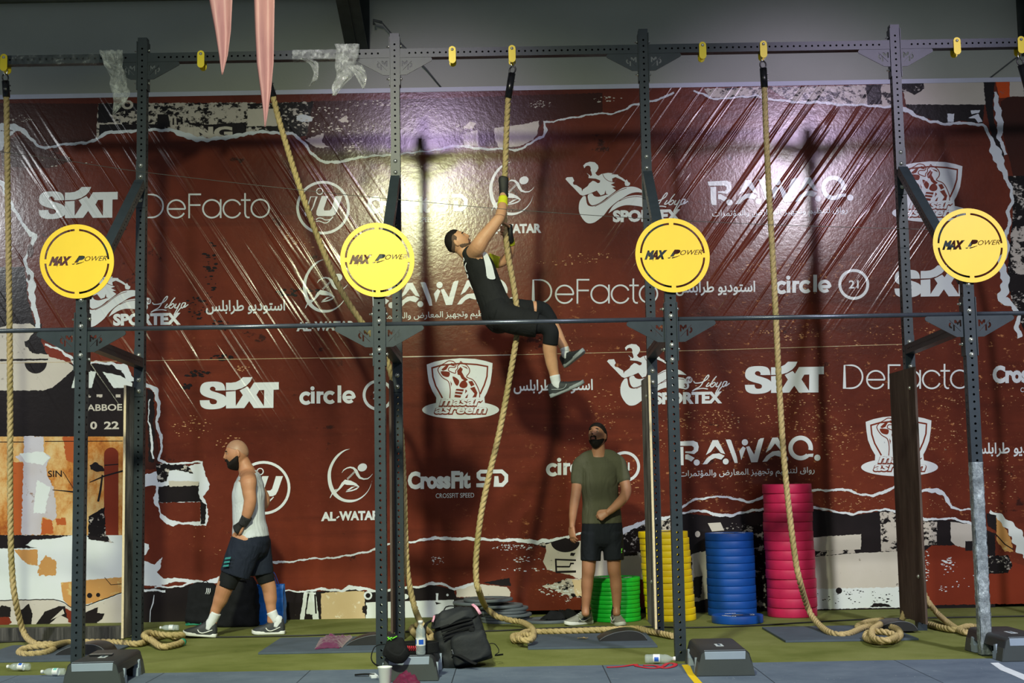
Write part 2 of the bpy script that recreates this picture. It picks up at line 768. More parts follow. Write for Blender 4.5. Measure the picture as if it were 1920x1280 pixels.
def ink_brown(t):
    p = t.pos()
    a = t.noise(t.mapped((0.9, 1, 0.9)), 1.0, 6, 0.65)
    c = t.ramp(a, [(0.3, lin((86, 36, 26))), (0.5, lin((104, 46, 33))), (0.72, lin((124, 56, 38)))])
    st = t.noise(t.mapped((0.5, 1, 7.0)), 1.0, 5, 0.6)
    c = t.mix(t.ramp(st, [(0.52, 0.0), (0.75, 0.5)]), c, lin((66, 30, 24)))
    # flaked tan scratches, thicker on the right half and low on the left
    sx = t.n('ShaderNodeSeparateXYZ')
    t.l(p, sx.inputs[0])
    reg = t.ramp(t.noise(t.mapped((0.45, 1, 0.6), loc=(4.0, 0, 2.2)), 1.0, 2), [(0.40, 0.0), (0.60, 1.0)])
    mr = t.n('ShaderNodeMapRange')
    mr.inputs[1].default_value, mr.inputs[2].default_value = -2.0, 3.0
    mr.inputs[3].default_value, mr.inputs[4].default_value = 0.15, 1.0
    t.l(sx.outputs[0], mr.inputs[0])
    mz = t.n('ShaderNodeMapRange')
    mz.inputs[1].default_value, mz.inputs[2].default_value = 3.9, 3.0
    mz.inputs[3].default_value, mz.inputs[4].default_value = 0.0, 1.0
    t.l(sx.outputs[2], mz.inputs[0])
    f = t.ramp(t.noise(t.mapped((15, 1, 24)), 1.0, 8, 0.76), [(0.60, 0.0), (0.645, 1.0)])
    f = t.math('MULTIPLY', t.math('MULTIPLY', f, mr.outputs[0]), t.math('MULTIPLY', mz.outputs[0], t.math('ADD', t.math('MULTIPLY', reg, 0.75), 0.12)))
    c = t.mix(f, c, lin((206, 140, 92)))
    k = t.ramp(t.noise(t.mapped((2.4, 1, 3.4), loc=(9, 0, 1)), 1.0, 5, 0.7), [(0.66, 0.0), (0.70, 0.8)])
    return t.mix(k, c, lin((44, 28, 26)))


def ink_flat(c, c2=None, wear=0.6, wcol=(120, 116, 112), sc=22.0):
    def b(t):
        f = t.noise(t.mapped((sc, 1, sc)), 1.0, 6, 0.7)
        w = t.ramp(f, [(wear, 0.0), (wear + 0.05, 1.0)])
        base = t.ramp(t.noise(t.mapped((1.5, 1, 1.5)), 1.0, 3), [(0.3, lin(c)), (0.7, lin(c2 or c))])
        return t.mix(w, base, lin(wcol))
    return b


def ink_crackle(c, dark=(28, 24, 26), lo=0.47, sc=13.0, c2=None):
    def b(t):
        f = t.noise(t.mapped((sc, 1, sc * 1.4)), 1.0, 8, 0.72)
        w = t.ramp(f, [(lo, 0.0), (lo + 0.03, 1.0)])
        base = t.ramp(t.noise(t.mapped((2.2, 1, 2.2)), 1.0, 5), [(0.35, lin(c)), (0.65, lin(c2 or c))])
        return t.mix(w, lin(dark), base)
    return b


def ink_rust(t):
    f = t.noise(t.mapped((2.4, 1, 1.7), loc=(2, 0, 0)), 1.0, 9, 0.74)
    return t.ramp(f, [(0.36, lin((150, 72, 34))), (0.46, lin((196, 128, 62))), (0.56, lin((216, 176, 116))), (0.68, lin((224, 204, 158)))])


BM = {}
BM['brown'] = banner_mat('ink_brown', ink_brown)
BM['white'] = banner_mat('ink_white', ink_flat((222, 226, 234), (232, 236, 240), 0.66, (168, 172, 184)))
BM['torn'] = banner_mat('ink_torn_white', ink_flat((216, 220, 234), (226, 232, 236), 0.72, (196, 198, 208)))
BM['black'] = banner_mat('ink_black', ink_flat((30, 26, 28), (40, 34, 36), 0.68, (84, 74, 72)))
BM['cream'] = banner_mat('ink_cream', ink_flat((202, 192, 184), (214, 206, 194), 0.64, (150, 140, 132), 14))
BM['crack'] = banner_mat('ink_crackle', ink_crackle((200, 190, 182), lo=0.46))
BM['crackdark'] = banner_mat('ink_crackle_dark', ink_crackle((200, 192, 186), lo=0.56))
BM['brownspeck'] = banner_mat('ink_brown_speck', ink_crackle((206, 196, 192), (62, 30, 27), 0.64, 12))
BM['darkbrown'] = banner_mat('ink_dark_brown', ink_flat((60, 32, 28), (72, 36, 28), 0.7, (40, 28, 26)))
BM['rust'] = banner_mat('ink_rust', ink_rust)
BM['orange'] = banner_mat('ink_orange', ink_flat((172, 84, 44), (192, 100, 52), 0.64, (150, 66, 34), 9))
BM['redbrown'] = banner_mat('ink_red_brown', ink_flat((116, 46, 32), (132, 54, 36), 0.70, (92, 40, 30), 9))
BM['tan'] = banner_mat('ink_tan', ink_flat((200, 174, 134), (212, 190, 152), 0.60, (226, 214, 190), 16))
BM['mint'] = banner_mat('ink_mint', ink_flat((216, 224, 220), (226, 230, 236), 0.70, (196, 204, 190), 7))
BM['paleblue'] = banner_mat('ink_pale_blue', ink_flat((206, 204, 218), (190, 180, 182), 0.62, (150, 124, 112), 12))
BM['beige'] = banner_mat('ink_beige', ink_flat((196, 188, 176), (210, 202, 194), 0.66, (150, 140, 128), 20))
BM['ochre'] = banner_mat('ink_ochre', ink_flat((196, 140, 82), (206, 154, 92), 0.60, (214, 184, 120), 10))
BM['hotorange'] = banner_mat('ink_hot_orange', ink_flat((214, 84, 34)))
BM['tanspeck'] = banner_mat('ink_tan_speck', ink_flat((200, 150, 108)))


class Print:
    """shapes printed on the banner, given in photograph pixels; one mesh, ink per shape"""
    def __init__(self, name):
        self.name, self.bm, self.mats = name, bmesh.new(), []

    def mi(self, ink):
        m = BM[ink]
        if m not in self.mats:
            self.mats.append(m)
        return self.mats.index(m)

    def add(self, solids, ink, layer, holes=(), shift=(0, 0)):
        S_, H_ = [], list(holes)
        for g in solids:
            if isinstance(g, tuple) and g and g[0] == 'ring':
                self.add([g[1]], ink, layer, [g[2]], shift) if len(g[1]) and _area(g[1]) >= _area(g[2]) else self.add([g[2]], ink, layer, [g[1]], shift)
            else:
                S_.append(g)
        if not S_:
            return
        V, T = fill(S_, H_)
        self.n = getattr(self, 'n', 0) + 1
        Y = YBAN - 0.0007 * layer - 4e-6 * self.n
        slab_bm(self.bm, V, T, lambda x, y, d: at(x + shift[0], y + shift[1], Y), None, self.mi(ink))

    def done(self, parent, label=None):
        me = bm_mesh(self.bm)
        o = link(self.name, me, self.mats, parent)
        if label:
            o['label'] = label
        return o


def _area(p):
    P = np.asarray(p, float)
    q = np.roll(P, -1, 0)
    return abs((P[:, 0] * q[:, 1] - q[:, 0] * P[:, 1]).sum() / 2)


def jag(poly, amp=1.2, step=3.0, closed=True):
    out = []
    n = len(poly)
    for i in range(n if closed else n - 1):
        a, b = poly[i], poly[(i + 1) % n]
        L = math.hypot(b[0] - a[0], b[1] - a[1])
        k = max(1, int(L / step))
        for j in range(k):
            t = j / k
            out.append((a[0] + (b[0] - a[0]) * t + rng.uniform(-amp, amp) * (1 if j else 0.4),
                        a[1] + (b[1] - a[1]) * t + rng.uniform(-amp, amp) * (1 if j else 0.4)))
    return out


def ribbon(path, k=1.0, amp=0.9, step=2.5):
    """torn white paper edge: path of (x, y, width)"""
    L, Q = [], []
    P = []
    for a, b in zip(path, path[1:]):
        d = math.hypot(b[0] - a[0], b[1] - a[1])
        m = max(1, int(d / step))
        for j in range(m):
            t = j / m
            P.append(tuple(a[i] + (b[i] - a[i]) * t for i in range(3)))
    P.append(path[-1])
    ph = rng.uniform(0, 99)
    for i, (x, y, w) in enumerate(P):
        a, b = P[max(0, i - 2)], P[min(len(P) - 1, i + 2)]
        tx, ty = b[0] - a[0], b[1] - a[1]
        l = math.hypot(tx, ty) or 1
        nx, ny = -ty / l, tx / l
        wob = math.sin(i * 0.55 + ph) * 0.7 + math.sin(i * 0.21 + ph * 2) * 1.0
        h = w * k * 0.5
        a1 = h * (1 + 0.22 * math.sin(i * 0.9 + ph)) + rng.uniform(-amp, amp) * 0.6
        a2 = h * (1 + 0.22 * math.sin(i * 0.7 + ph + 2)) + rng.uniform(-amp, amp) * 0.6
        a1, a2 = max(0.5, a1), max(0.5, a2)
        L.append((x + nx * (a1 + wob), y + ny * (a1 + wob)))
        Q.append((x - nx * (a2 - wob), y - ny * (a2 - wob)))
    return L + Q[::-1]


def specks(cx, cy, rx, ry, n, s0=0.8, s1=3.0):
    out = []
    for _ in range(n):
        a, r = rng.uniform(0, 6.283), math.sqrt(rng.random())
        x, y = cx + rx * r * math.cos(a), cy + ry * r * math.sin(a)
        s = rng.uniform(s0, s1) * rng.uniform(0.6, 1)
        k = rng.randint(5, 7)
        e = rng.uniform(1.0, 2.0)
        ph = rng.uniform(0, 6)
        out.append([(x + s * e * math.cos(ph + 6.283 * i / k) * rng.uniform(0.6, 1.15), y + s * 0.7 * math.sin(ph + 6.283 * i / k) * rng.uniform(0.6, 1.15)) for i in range(k)])
    return out


banner = empty('printed_banner', (0, YBAN + 0.02, 0.0))
tag(banner, 'huge brown vinyl banner of torn paper print and white sponsor logos covering the wall', 'banner')
pl0, pr0 = at(-160, 192 + 20, YBAN), at(2090, 147, YBAN)
ztop = (at(0, 192, YBAN).z + at(1860, 152, YBAN).z) / 2 + 0.012
zbot = 0.045
bm = bmesh.new()
box_bm(bm, ((pl0.x + pr0.x) / 2, YBAN + 0.02, (ztop + zbot) / 2), (pr0.x - pl0.x, 0.04, ztop - zbot))
link('vinyl_sheet', bm_mesh(bm), BM['brown'], banner)
# the welt and batten along its top edge
bm = bmesh.new()
box_bm(bm, ((pl0.x + pr0.x) / 2, YBAN + 0.018, ztop + 0.02), (pr0.x - pl0.x, 0.046, 0.045))
M_WELT = simple('white_welt', (190, 194, 214), 0.5, var=0.05, obj=False)
link('top_welt', bm_mesh(bm), M_WELT, banner)['label'] = 'pale welt along the top edge'

C = Print('printed_collage')
A_ = C.add
# --- upper left
A_([jag([(-150, 193), (183, 194), (183, 262), (150, 268), (88, 276), (60, 262), (42, 246), (-150, 246)], .6)], 'darkbrown', 1)  # same brown as the sheet, the dim light up here put into its colour
A_([jag([(184, 194), (480, 192), (480, 246), (440, 258), (380, 258), (340, 250), (310, 243), (220, 247), (190, 254), (180, 262)], 1)], 'crack', 1)
A_([jag([(186, 233), (300, 233), (318, 244), (220, 247), (186, 256)], .6)], 'black', 2)
A_([jag([(184, 194), (262, 194), (262, 206), (228, 209), (205, 214), (215, 230), (184, 230)], 1.2)], 'black', 2)
A_([jag([(295, 214), (315, 214), (320, 238), (297, 238)], .6)], 'black', 2)
A_([jag([(378, 234), (462, 229), (462, 246), (440, 257), (395, 250)], .8)], 'black', 2)
A_([text_px('ING', 352, 259, 84, 21, .05)], 'cream', 3)
A_([text_px('O', 228, 204, 22, 16, .05)], 'cream', 3)
A_([stroke([(325, 222), (325, 234)], 3), stroke([(332, 221), (333, 234)], 3), stroke([(340, 221), (341, 233)], 4), stroke(qspline([(350, 221), (354, 230), (366, 234)]), 3)], 'black', 3)
A_([jag([(464, 194), (600, 190), (588, 250), (560, 258), (545, 248), (464, 246)], 1)], 'crackdark', 1)
A_([jag([(464, 204), (518, 203), (520, 236), (464, 237)], .6)], 'cream', 2)
A_([jag([(556, 217), (568, 214), (586, 219), (585, 227), (566, 229), (556, 224)], .8)], 'torn', 3)
A_([jag([(588, 190), (820, 184), (800, 280), (730, 289), (690, 292), (655, 296), (640, 303), (612, 303), (592, 290), (572, 268)], 1)], 'brownspeck', 1)
A_([jag([(572, 262), (588, 256), (606, 250), (604, 268), (618, 276), (600, 278), (590, 274)], 1.6)], 'cream', 2)
A_([jag([(634, 226), (650, 216), (653, 230), (640, 229)], 1.2)], 'cream', 2)
A_([jag([(820, 184), (1130, 174), (1130, 210), (1060, 220), (1018, 228), (1000, 262), (960, 278), (880, 272), (800, 280)], 1)], 'darkbrown', 1)
A_([jag([(866, 252), (895, 243), (897, 274), (870, 272)], .8)], 'cream', 2)
A_([jag([(868, 240), (880, 228), (893, 231), (886, 242)], 1)], 'cream', 2)
A_([jag([(927, 240), (985, 232), (1011, 226), (1008, 250), (1000, 262), (975, 274), (935, 276), (928, 262)], .9)], 'beige', 2)
for s_ in (specks(610, 225, 60, 25, 70), specks(690, 240, 30, 12, 50, .6, 1.6), specks(660, 262, 20, 22, 30), specks(790, 210, 40, 16, 60, .5, 1.6),
           specks(700, 194, 50, 6, 26), specks(1013, 196, 22, 7, 34, .6, 1.8), specks(862, 246, 18, 12, 40, .5, 1.6), specks(830, 240, 30, 16, 24, .5, 1.4),
           specks(40, 222, 24, 7, 24, .5, 1.8), specks(1140, 186, 30, 6, 18)):
    A_(s_, 'cream', 3)
TOP = [(-150, 240, 14), (0, 238, 14), (25, 237, 12), (42, 245, 9), (55, 258, 6), (68, 270, 5), (85, 277, 5), (110, 273, 4), (140, 269, 5), (178, 264, 5), (192, 254, 6),
       (210, 247, 6), (257, 245, 5), (285, 243, 5), (320, 243, 6), (345, 254, 11), (370, 260, 10), (395, 261, 6), (430, 258, 8), (450, 252, 7), (480, 248, 6),
       (530, 249, 5), (548, 250, 5), (562, 262, 5), (575, 275, 5), (590, 292, 5), (610, 305, 5), (640, 304, 5), (660, 296, 5), (690, 294, 4), (730, 290, 4),
       (780, 286, 3), (805, 282, 3), (850, 275, 5), (880, 274, 5), (905, 279, 5), (925, 281, 4), (945, 278, 4), (965, 281, 4), (985, 276, 4), (1002, 264, 4),
       (1018, 256, 5), (1022, 243, 6), (1020, 228, 4), (1040, 229, 3), (1060, 222, 3), (1090, 217, 3), (1120, 214, 3), (1150, 212, 3), (1165, 207, 3),
       (1190, 197, 4), (1225, 188, 4), (1245, 182, 4), (1264, 174, 4)]
A_([ribbon(TOP)], 'torn', 4)
A_([jag([(-40, 246), (30, 246), (12, 262), (4, 282), (-40, 284)], 1)], 'torn', 3)
A_([jag([(12, 262), (45, 250), (85, 280), (140, 300), (90, 315), (4, 312), (2, 285)], 1)], 'darkbrown', 2)
A_(specks(90, 300, 90, 12, 12, .8, 2.4), 'cream', 3)
# --- upper right
A_([ribbon([(1300, 172, 3), (1318, 176, 4), (1330, 184, 4), (1362, 184, 3), (1400, 182, 3), (1418, 178, 3), (1440, 186, 4), (1475, 190, 4), (1545, 193, 5), (1600, 197, 4),
            (1672, 200, 4), (1697, 206, 9), (1720, 217, 5), (1745, 227, 5), (1772, 234, 5), (1800, 229, 5), (1842, 235, 5), (1851, 246, 6), (1860, 262, 6), (1868, 288, 22),
            (1876, 310, 14), (1886, 330, 8), (1897, 355, 6), (1897, 380, 6), (1889, 395, 7), (1895, 420, 6), (1884, 440, 8), (1890, 470, 7), (1877, 490, 14), (1885, 530, 15),
            (1880, 560, 18), (1898, 572, 8), (1910, 590, 6), (1906, 612, 9), (1914, 632, 9)])], 'torn', 4)
A_([ribbon([(1866, 172, 5), (1870, 195, 10), (1872, 215, 13), (1875, 240, 12), (1874, 258, 8), (1883, 278, 5), (1886, 290, 6)])], 'torn', 4)
A_([jag([(1320, 166), (1440, 163), (1440, 184), (1362, 183), (1330, 182)], .8)], 'crack', 1)
A_([jag([(1440, 164), (1672, 158), (1690, 205), (1600, 196), (1480, 189)], .8)], 'crack', 1)
A_([jag([(1624, 159), (1651, 158), (1654, 196), (1626, 196)], 1)], 'black', 2)
A_([jag([(1690, 156), (1850, 151), (1848, 196), (1700, 200)], .8)], 'beige', 1)
A_([jag([(1690, 156), (1732, 155), (1733, 166), (1715, 178), (1704, 172), (1692, 172)], 1)], 'crackdark', 2)
A_([jag([(1696, 196), (1846, 196), (1842, 232), (1800, 226), (1770, 232), (1745, 224), (1715, 212)], .8)], 'black', 2)
A_([jag([(1776, 213), (1789, 213), (1788, 228), (1777, 228)], 1), jag([(1820, 207), (1838, 206), (1836, 211), (1822, 214)], .5), jag([(1816, 221), (1834, 213), (1842, 228), (1834, 230), (1828, 222)], .5)], 'torn', 3)
A_([jag([(1844, 151), (1866, 150), (1862, 190), (1864, 230), (1876, 262), (1884, 300), (1868, 300), (1856, 240), (1848, 200)], 1)], 'black', 2)
A_([jag([(1866, 150), (1893, 149), (1893, 182), (1874, 184), (1871, 172)], .5)], 'hotorange', 3)
A_([jag([(1893, 149), (2050, 146), (2050, 178), (1893, 181)], .5)], 'cream', 2)
A_([jag([(1893, 181), (2050, 178), (2050, 330), (1900, 330), (1888, 280), (1878, 240), (1876, 190)], .6)], 'darkbrown', 1)
A_([jag([(1890, 330), (2050, 330), (2050, 720), (1930, 640), (1900, 575), (1888, 520), (1892, 470), (1898, 420), (1900, 370)], 1)], 'crackdark', 1)
A_([jag([(1904, 424), (2000, 420), (2000, 512), (1908, 514), (1896, 500), (1894, 440)], 1.5)], 'crack', 2)
A_([jag([(1886, 515), (1990, 512), (1990, 545), (1888, 546)], .6)], 'black', 3)
# --- left edge tear
A_([jag([(-150, 500), (46, 500), (52, 560), (66, 610), (-150, 612)], 1)], 'black', 1)
A_([ribbon([(-20, 320, 6), (6, 345, 9), (14, 370, 6), (26, 392, 6), (40, 412, 6), (50, 432, 6), (63, 442, 12), (60, 458, 6), (56, 470, 5), (47, 486, 6), (50, 500, 6), (57, 520, 14),
            (60, 545, 14), (63, 575, 9), (69, 600, 8), (73, 616, 9)])], 'torn', 3)
A_([jag(circ(57, 470, 6, 12, 13), .6), jag(circ(54, 520, 3, 10, 6), .5)], 'darkbrown', 4)
# --- left collage: huge letter, black band, rust panel, white panel
A_([jag([(-150, 612), (78, 606), (76, 640), (118, 662), (142, 690), (150, 735), (-150, 735)], 1)], 'black', 1)
A_([jag([(-150, 616), (0, 614), (20, 607), (56, 606), (70, 616), (56, 632), (48, 648), (60, 662), (90, 664), (128, 678), (140, 690), (116, 712), (100, 725), (80, 732), (-150, 732)], .9)], 'cream', 2)
A_([jag([(46, 640), (60, 634), (84, 650), (82, 660), (60, 656), (48, 650)], 1), circ(67, 679, 21, 18, a0=0, a1=180), jag([(0, 673), (90, 672), (90, 675), (0, 677)], .4)], 'black', 3)
A_([jag([(78, 640), (104, 652), (134, 668), (140, 684), (120, 676), (92, 668), (84, 656)], 1)], 'redbrown', 2)
A_([ribbon([(84, 646, 4), (110, 655, 4), (134, 670, 6), (142, 685, 5)]), ribbon([(168, 680, 4), (210, 681, 5), (234, 690, 15), (240, 708, 12), (258, 716, 4)])], 'torn', 4)
A_([jag([(142, 684), (200, 680), (240, 694), (262, 722), (262, 735), (142, 735)], .8)], 'black', 2)
A_([jag([(144, 690), (180, 697), (172, 727), (134, 727)], .5), jag([(192, 697), (226, 704), (248, 718), (248, 727), (213, 727)], .6)], 'mint', 3)
A_([[(-150, 733), (256, 733), (256, 818), (-150, 818)]], 'black', 3)
A_([text_px('ABBOE', 163, 770, 66, 12, .02), text_px('0', 169, 804, 13, 14, .03), text_px('22', 195, 804, 28, 14, .03)], 'beige', 4)
A_([jag([(181, 739), (192, 739), (192, 745), (181, 745)], .3), jag([(217, 739), (226, 739), (226, 745), (217, 745)], .3), jag([(164, 739), (170, 739), (170, 745), (164, 745)], .3)], 'crack', 4)
A_([[(-150, 818), (256, 818), (256, 1006), (-150, 1006)]], 'rust', 1)
A_([jag([(22, 866), (45, 866), (43, 1003), (20, 1003)], .8), jag([(118, 818), (142, 818), (142, 870), (124, 862)], 1.5), jag([(104, 972), (122, 970), (124, 984), (106, 984)], 1.5), jag([(80, 970), (98, 976), (100, 1000), (76, 1002)], 1.2)], 'orange', 2)
A_([jag([(45, 818), (82, 818), (82, 847), (95, 856), (86, 876), (88, 890), (100, 912), (104, 940), (106, 968), (98, 976), (80, 968), (76, 1002), (40, 1003), (44, 868), (28, 856), (45, 848)], 1.4)], 'paleblue', 3)
A_([jag([(36, 850), (80, 846), (94, 858), (80, 872), (48, 866)], 1.4), jag([(70, 900), (94, 912), (84, 962), (62, 962)], 1.6)], 'mint', 4)
A_([[(195, 1003), (195, 856)] + circ(208.5, 852, 13.5, 12, a0=180, a1=360) + [(222, 856), (222, 1003)]], 'redbrown', 2)
A_([[(-150, 827.5), (45, 827.5), (45, 829), (-150, 829)], [(84, 826.5), (230, 826), (230, 827.3), (84, 828)]], 'black', 4)
A_([jag([(168, 872), (180, 866), (192, 874), (196, 882), (180, 884), (170, 880)], 1), stroke([(168, 904), (196, 892), (232, 882)], [1.5, 3, 3]), stroke([(196, 872), (222, 870)], 2),
    stroke([(98, 918), (120, 920), (138, 922)], [1.2, 2, 3]), stroke([(118, 884), (138, 916)], 1.2), stroke([(192, 890), (188, 920), (184, 940)], [3, 4, 4]), text_px('SIN', 90, 894, 26, 12, .01)], 'black', 4)
A_([jag([(166, 968), (196, 950), (198, 1000), (206, 1012), (214, 1018), (166, 1010)], 1.2)], 'crackdark', 3)
A_([[(-150, 1003), (262, 1003), (262, 1176), (-150, 1176)]], 'mint', 2)
A_([jag([(-150, 1003), (134, 1003), (96, 1010), (60, 1012), (48, 1022), (70, 1027), (-150, 1030)], .8), jag([(160, 1003), (200, 1008), (205, 1016), (170, 1010)], .8)], 'black', 3)
A_([jag([(26, 1030), (70, 1030), (71, 1060), (52, 1057), (40, 1048)], .8), jag([(114, 1092), (232, 1081), (232, 1108), (205, 1120), (165, 1132), (130, 1137), (118, 1124)], .8), jag([(72, 1060), (86, 1040), (106, 1052), (104, 1078), (72, 1079)], 2)], 'ochre', 3)
A_([circ(168, 1116, 5, 10), circ(184, 1115, 4, 10), stroke([(196, 1082), (208, 1096), (232, 1094)], 1.2)], 'black', 4)
A_([jag([(-150, 1126), (100, 1124), (118, 1130), (132, 1138), (170, 1134), (232, 1112), (262, 1108), (262, 1176), (-150, 1176)], .6)], 'beige', 3)
A_([stroke(jag([(-20, 1126), (100, 1123), (118, 1128), (132, 1138), (165, 1134), (235, 1108)], .6, 4, False), 1.6)], 'black', 5)
A_([jag([(36, 1146), (54, 1131), (61, 1150), (58, 1172), (42, 1172)], .6), jag([(-20, 1150), (4, 1134), (20, 1138), (20, 1156), (6, 1158)], 1),
    jag([(66, 1172), (84, 1146), (110, 1136), (122, 1136), (128, 1160), (112, 1152), (94, 1168), (90, 1173)], .5), jag([(160, 1148), (184, 1138), (182, 1149), (196, 1150), (192, 1160), (182, 1166), (184, 1173), (158, 1172)], .8)], 'black', 5)
A_([[(118, 1141), (121, 1150), (95, 1162)]], 'beige', 6)
A_([jag([(-40, 1158), (16, 1156), (22, 1166), (16, 1173), (-40, 1173)], 1), jag([(122, 1140), (136, 1146), (136, 1168), (128, 1166)], 1)], 'redbrown', 6)
# --- torn hook right of the first back post
A_([jag([(262, 722), (286, 734), (292, 790), (298, 866), (290, 880), (262, 880)], 1)], 'darkbrown', 1)
A_([jag([(276, 728), (287, 734), (290, 768), (286, 792), (290, 810), (288, 866), (279, 866), (278, 800)], 1.4)], 'black', 2)
A_([ribbon([(268, 720, 5), (282, 724, 8), (293, 732, 9), (297, 752, 7), (297, 775, 6), (292, 790, 5), (302, 815, 6), (304, 835, 4), (299, 850, 4), (297, 862, 5), (312, 869, 4), (345, 868, 4), (380, 866, 3)]),
    ribbon([(280, 748, 2), (279, 790, 2), (284, 826, 5), (288, 860, 3)])], 'torn', 3)
A_([jag([(270, 890), (292, 884), (345, 876), (380, 867), (385, 890), (393, 908), (391, 918), (380, 930), (388, 945), (391, 970), (386, 985), (370, 985), (335, 982), (325, 987), (310, 980), (300, 970), (298, 955), (290, 945), (287, 935), (293, 920), (292, 910), (270, 912)], 1.2)], 'torn', 2)
A_([jag([(292, 868), (352, 872), (362, 888), (330, 880), (318, 882), (312, 902), (296, 904)], 1.4)], 'crackdark', 3)
A_([jag([(297, 912), (374, 904), (372, 926), (379, 940), (297, 942)], 1), jag([(376, 940), (387, 946), (385, 981), (376, 983)], 1)], 'black', 3)
A_([jag([(316, 901), (374, 902), (372, 910), (318, 912)], .8)], 'beige', 4)
A_([jag([(297, 942), (376, 941), (376, 977), (340, 979), (318, 974), (302, 962)], .8)], 'brown', 4)
# --- bottom, left to middle
A_([jag([(262, 1048), (290, 1058), (304, 1044), (300, 1066), (294, 1072), (306, 1084), (330, 1083), (365, 1087), (385, 1089), (412, 1080), (470, 1082), (470, 1088), (385, 1094), (330, 1090), (298, 1098), (262, 1098)], .9),
    jag([(262, 1014), (279, 1020), (280, 1028), (273, 1040), (262, 1044)], .8)], 'torn', 2)
A_([ribbon([(290, 1101, 3), (340, 1098, 3), (360, 1092, 4), (385, 1096, 4), (402, 1101, 3), (470, 1102, 3)])], 'torn', 4)
A_([jag([(262, 1103), (340, 1100), (362, 1094), (385, 1097), (402, 1102), (480, 1106), (530, 1108), (600, 1108), (655, 1104), (700, 1110), (785, 1102), (812, 1096), (850, 1104), (856, 1120), (950, 1120), (950, 1166), (262, 1172)], .7)], 'black', 1)
A_([ribbon([(262, 1107, 4), (310, 1107, 4)]), stroke([(289, 1115), (287, 1130), (282, 1144), (281, 1166)], [1, 2.5, 1.5, 1.5])], 'torn', 3)
A_([ribbon([(470, 1053, 3), (500, 1053, 3), (520, 1054, 5), (545, 1052, 3), (580, 1048, 3), (620, 1045, 3), (660, 1041, 3), (700, 1030, 4), (725, 1022, 3), (765, 1016, 3), (800, 1011, 5), (830, 1008, 6), (870, 1010, 5),
            (893, 1011, 6), (920, 1010, 4), (945, 1013, 5), (975, 1013, 7), (1010, 1015, 8), (1040, 1013, 6), (1060, 1007, 6), (1085, 1000, 4), (1100, 994, 3)])], 'torn', 4)
A_([ribbon([(500, 1107, 2), (530, 1107, 2), (570, 1108, 3), (600, 1105, 5), (640, 1106, 4), (655, 1101, 8), (680, 1104, 6), (700, 1107, 5), (740, 1104, 4), (785, 1099, 4), (812, 1093, 6), (835, 1097, 4), (852, 1104, 4), (870, 1098, 6), (892, 1093, 4)])], 'torn', 4)
A_([jag([(562, 1162), (570, 1110), (592, 1110), (598, 1162)], .7)], 'mint', 2)
A_([jag([(570, 1162), (577, 1112), (580, 1112), (574, 1150), (586, 1152), (586, 1162)], .6), [(589, 1114), (592, 1114), (594, 1150), (591, 1150)]], 'black', 3)
A_([jag([(602, 1112), (640, 1108), (683, 1108), (685, 1160), (602, 1162)], .7)], 'tan', 3)
A_([jag([(686, 1129), (851, 1124), (851, 1160), (686, 1161)], .3)], 'mint', 3)
A_([jag(circ(690, 1116, 8, 16), .5), jag(circ(760, 1118, 6, 12, 5), .6), jag([(817, 1112), (822, 1112), (821, 1126), (818, 1126)], .4), circ(839, 1115, 2.4, 8)], 'torn', 3)
A_([circ(690, 1116, 4.6, 12), jag([(680, 1136), (688, 1134), (687, 1152), (679, 1148)], 1.4), jag([(816, 1128), (828, 1131), (818, 1133)], .4)], 'black', 5)
A_([jag([(856, 1104), (892, 1094), (950, 1100), (958, 1110), (955, 1119), (856, 1119)], .8)], 'beige', 3)
A_([jag([(905, 1092), (955, 1083), (958, 1098), (940, 1098)], .8)], 'black', 2)
A_(specks(960, 1026, 40, 6, 60, .6, 2.2) + specks(985, 1048, 30, 6, 22, .5, 2.6) + specks(820, 1050, 14, 10, 26, .5, 1.6) + specks(985, 1068, 50, 3, 18, .6, 2.4), 'torn', 3)
A_([jag([(1004, 1018), (1040, 1014), (1040, 1030), (1015, 1024)], 1)], 'crackdark', 2)
A_([jag([(1022, 1020), (1040, 1016), (1120, 1012), (1150, 1012), (1150, 1085), (1086, 1085), (1070, 1078), (1026, 1068), (1018, 1052), (1024, 1034)], 1)], 'cream', 2)
A_([circ(1060, 1016, 27, 18, 19, 0, 180) + [(1033, 1016), (1060, 1008)], stroke([(1041, 1048.5), (1080, 1050)], 3), stroke([(1042, 1047), (1043, 1072)], 3.4), stroke([(1042, 1062), (1068, 1062), (1070, 1056), (1076, 1056)], 3),
    stroke([(1042, 1072), (1080, 1071)], 4), jag([(1070, 1036), (1079, 1036), (1076, 1042), (1069, 1041)], .5)], 'black', 4)
A_([jag([(1016, 1098), (1050, 1090), (1070, 1084), (1110, 1086), (1110, 1122), (1070, 1118), (1050, 1110)], 2.2)], 'crack', 2)
A_([jag([(1072, 1086), (1110, 1086), (1110, 1120), (1080, 1116)], 1.2)], 'tan', 3)
A_(specks(1045, 1106, 34, 12, 70, .6, 2.6) + specks(1065, 1126, 6, 10, 18, .5, 1.8), 'mint', 4)
A_([jag([(1110, 1044), (1240, 1040), (1240, 1085), (1110, 1085)], 1)], 'beige', 2)
A_([jag([(1160, 996), (1200, 985), (1216, 974), (1246, 970), (1246, 1050), (1168, 1052), (1130, 1044), (1120, 1000)], 1.2)], 'crackdark', 1)
A_([ribbon([(1166, 998, 10), (1180, 988, 9), (1200, 984, 8), (1218, 972, 6), (1245, 970, 6), (1262, 967, 4), (1283, 962, 3)])], 'torn', 4)
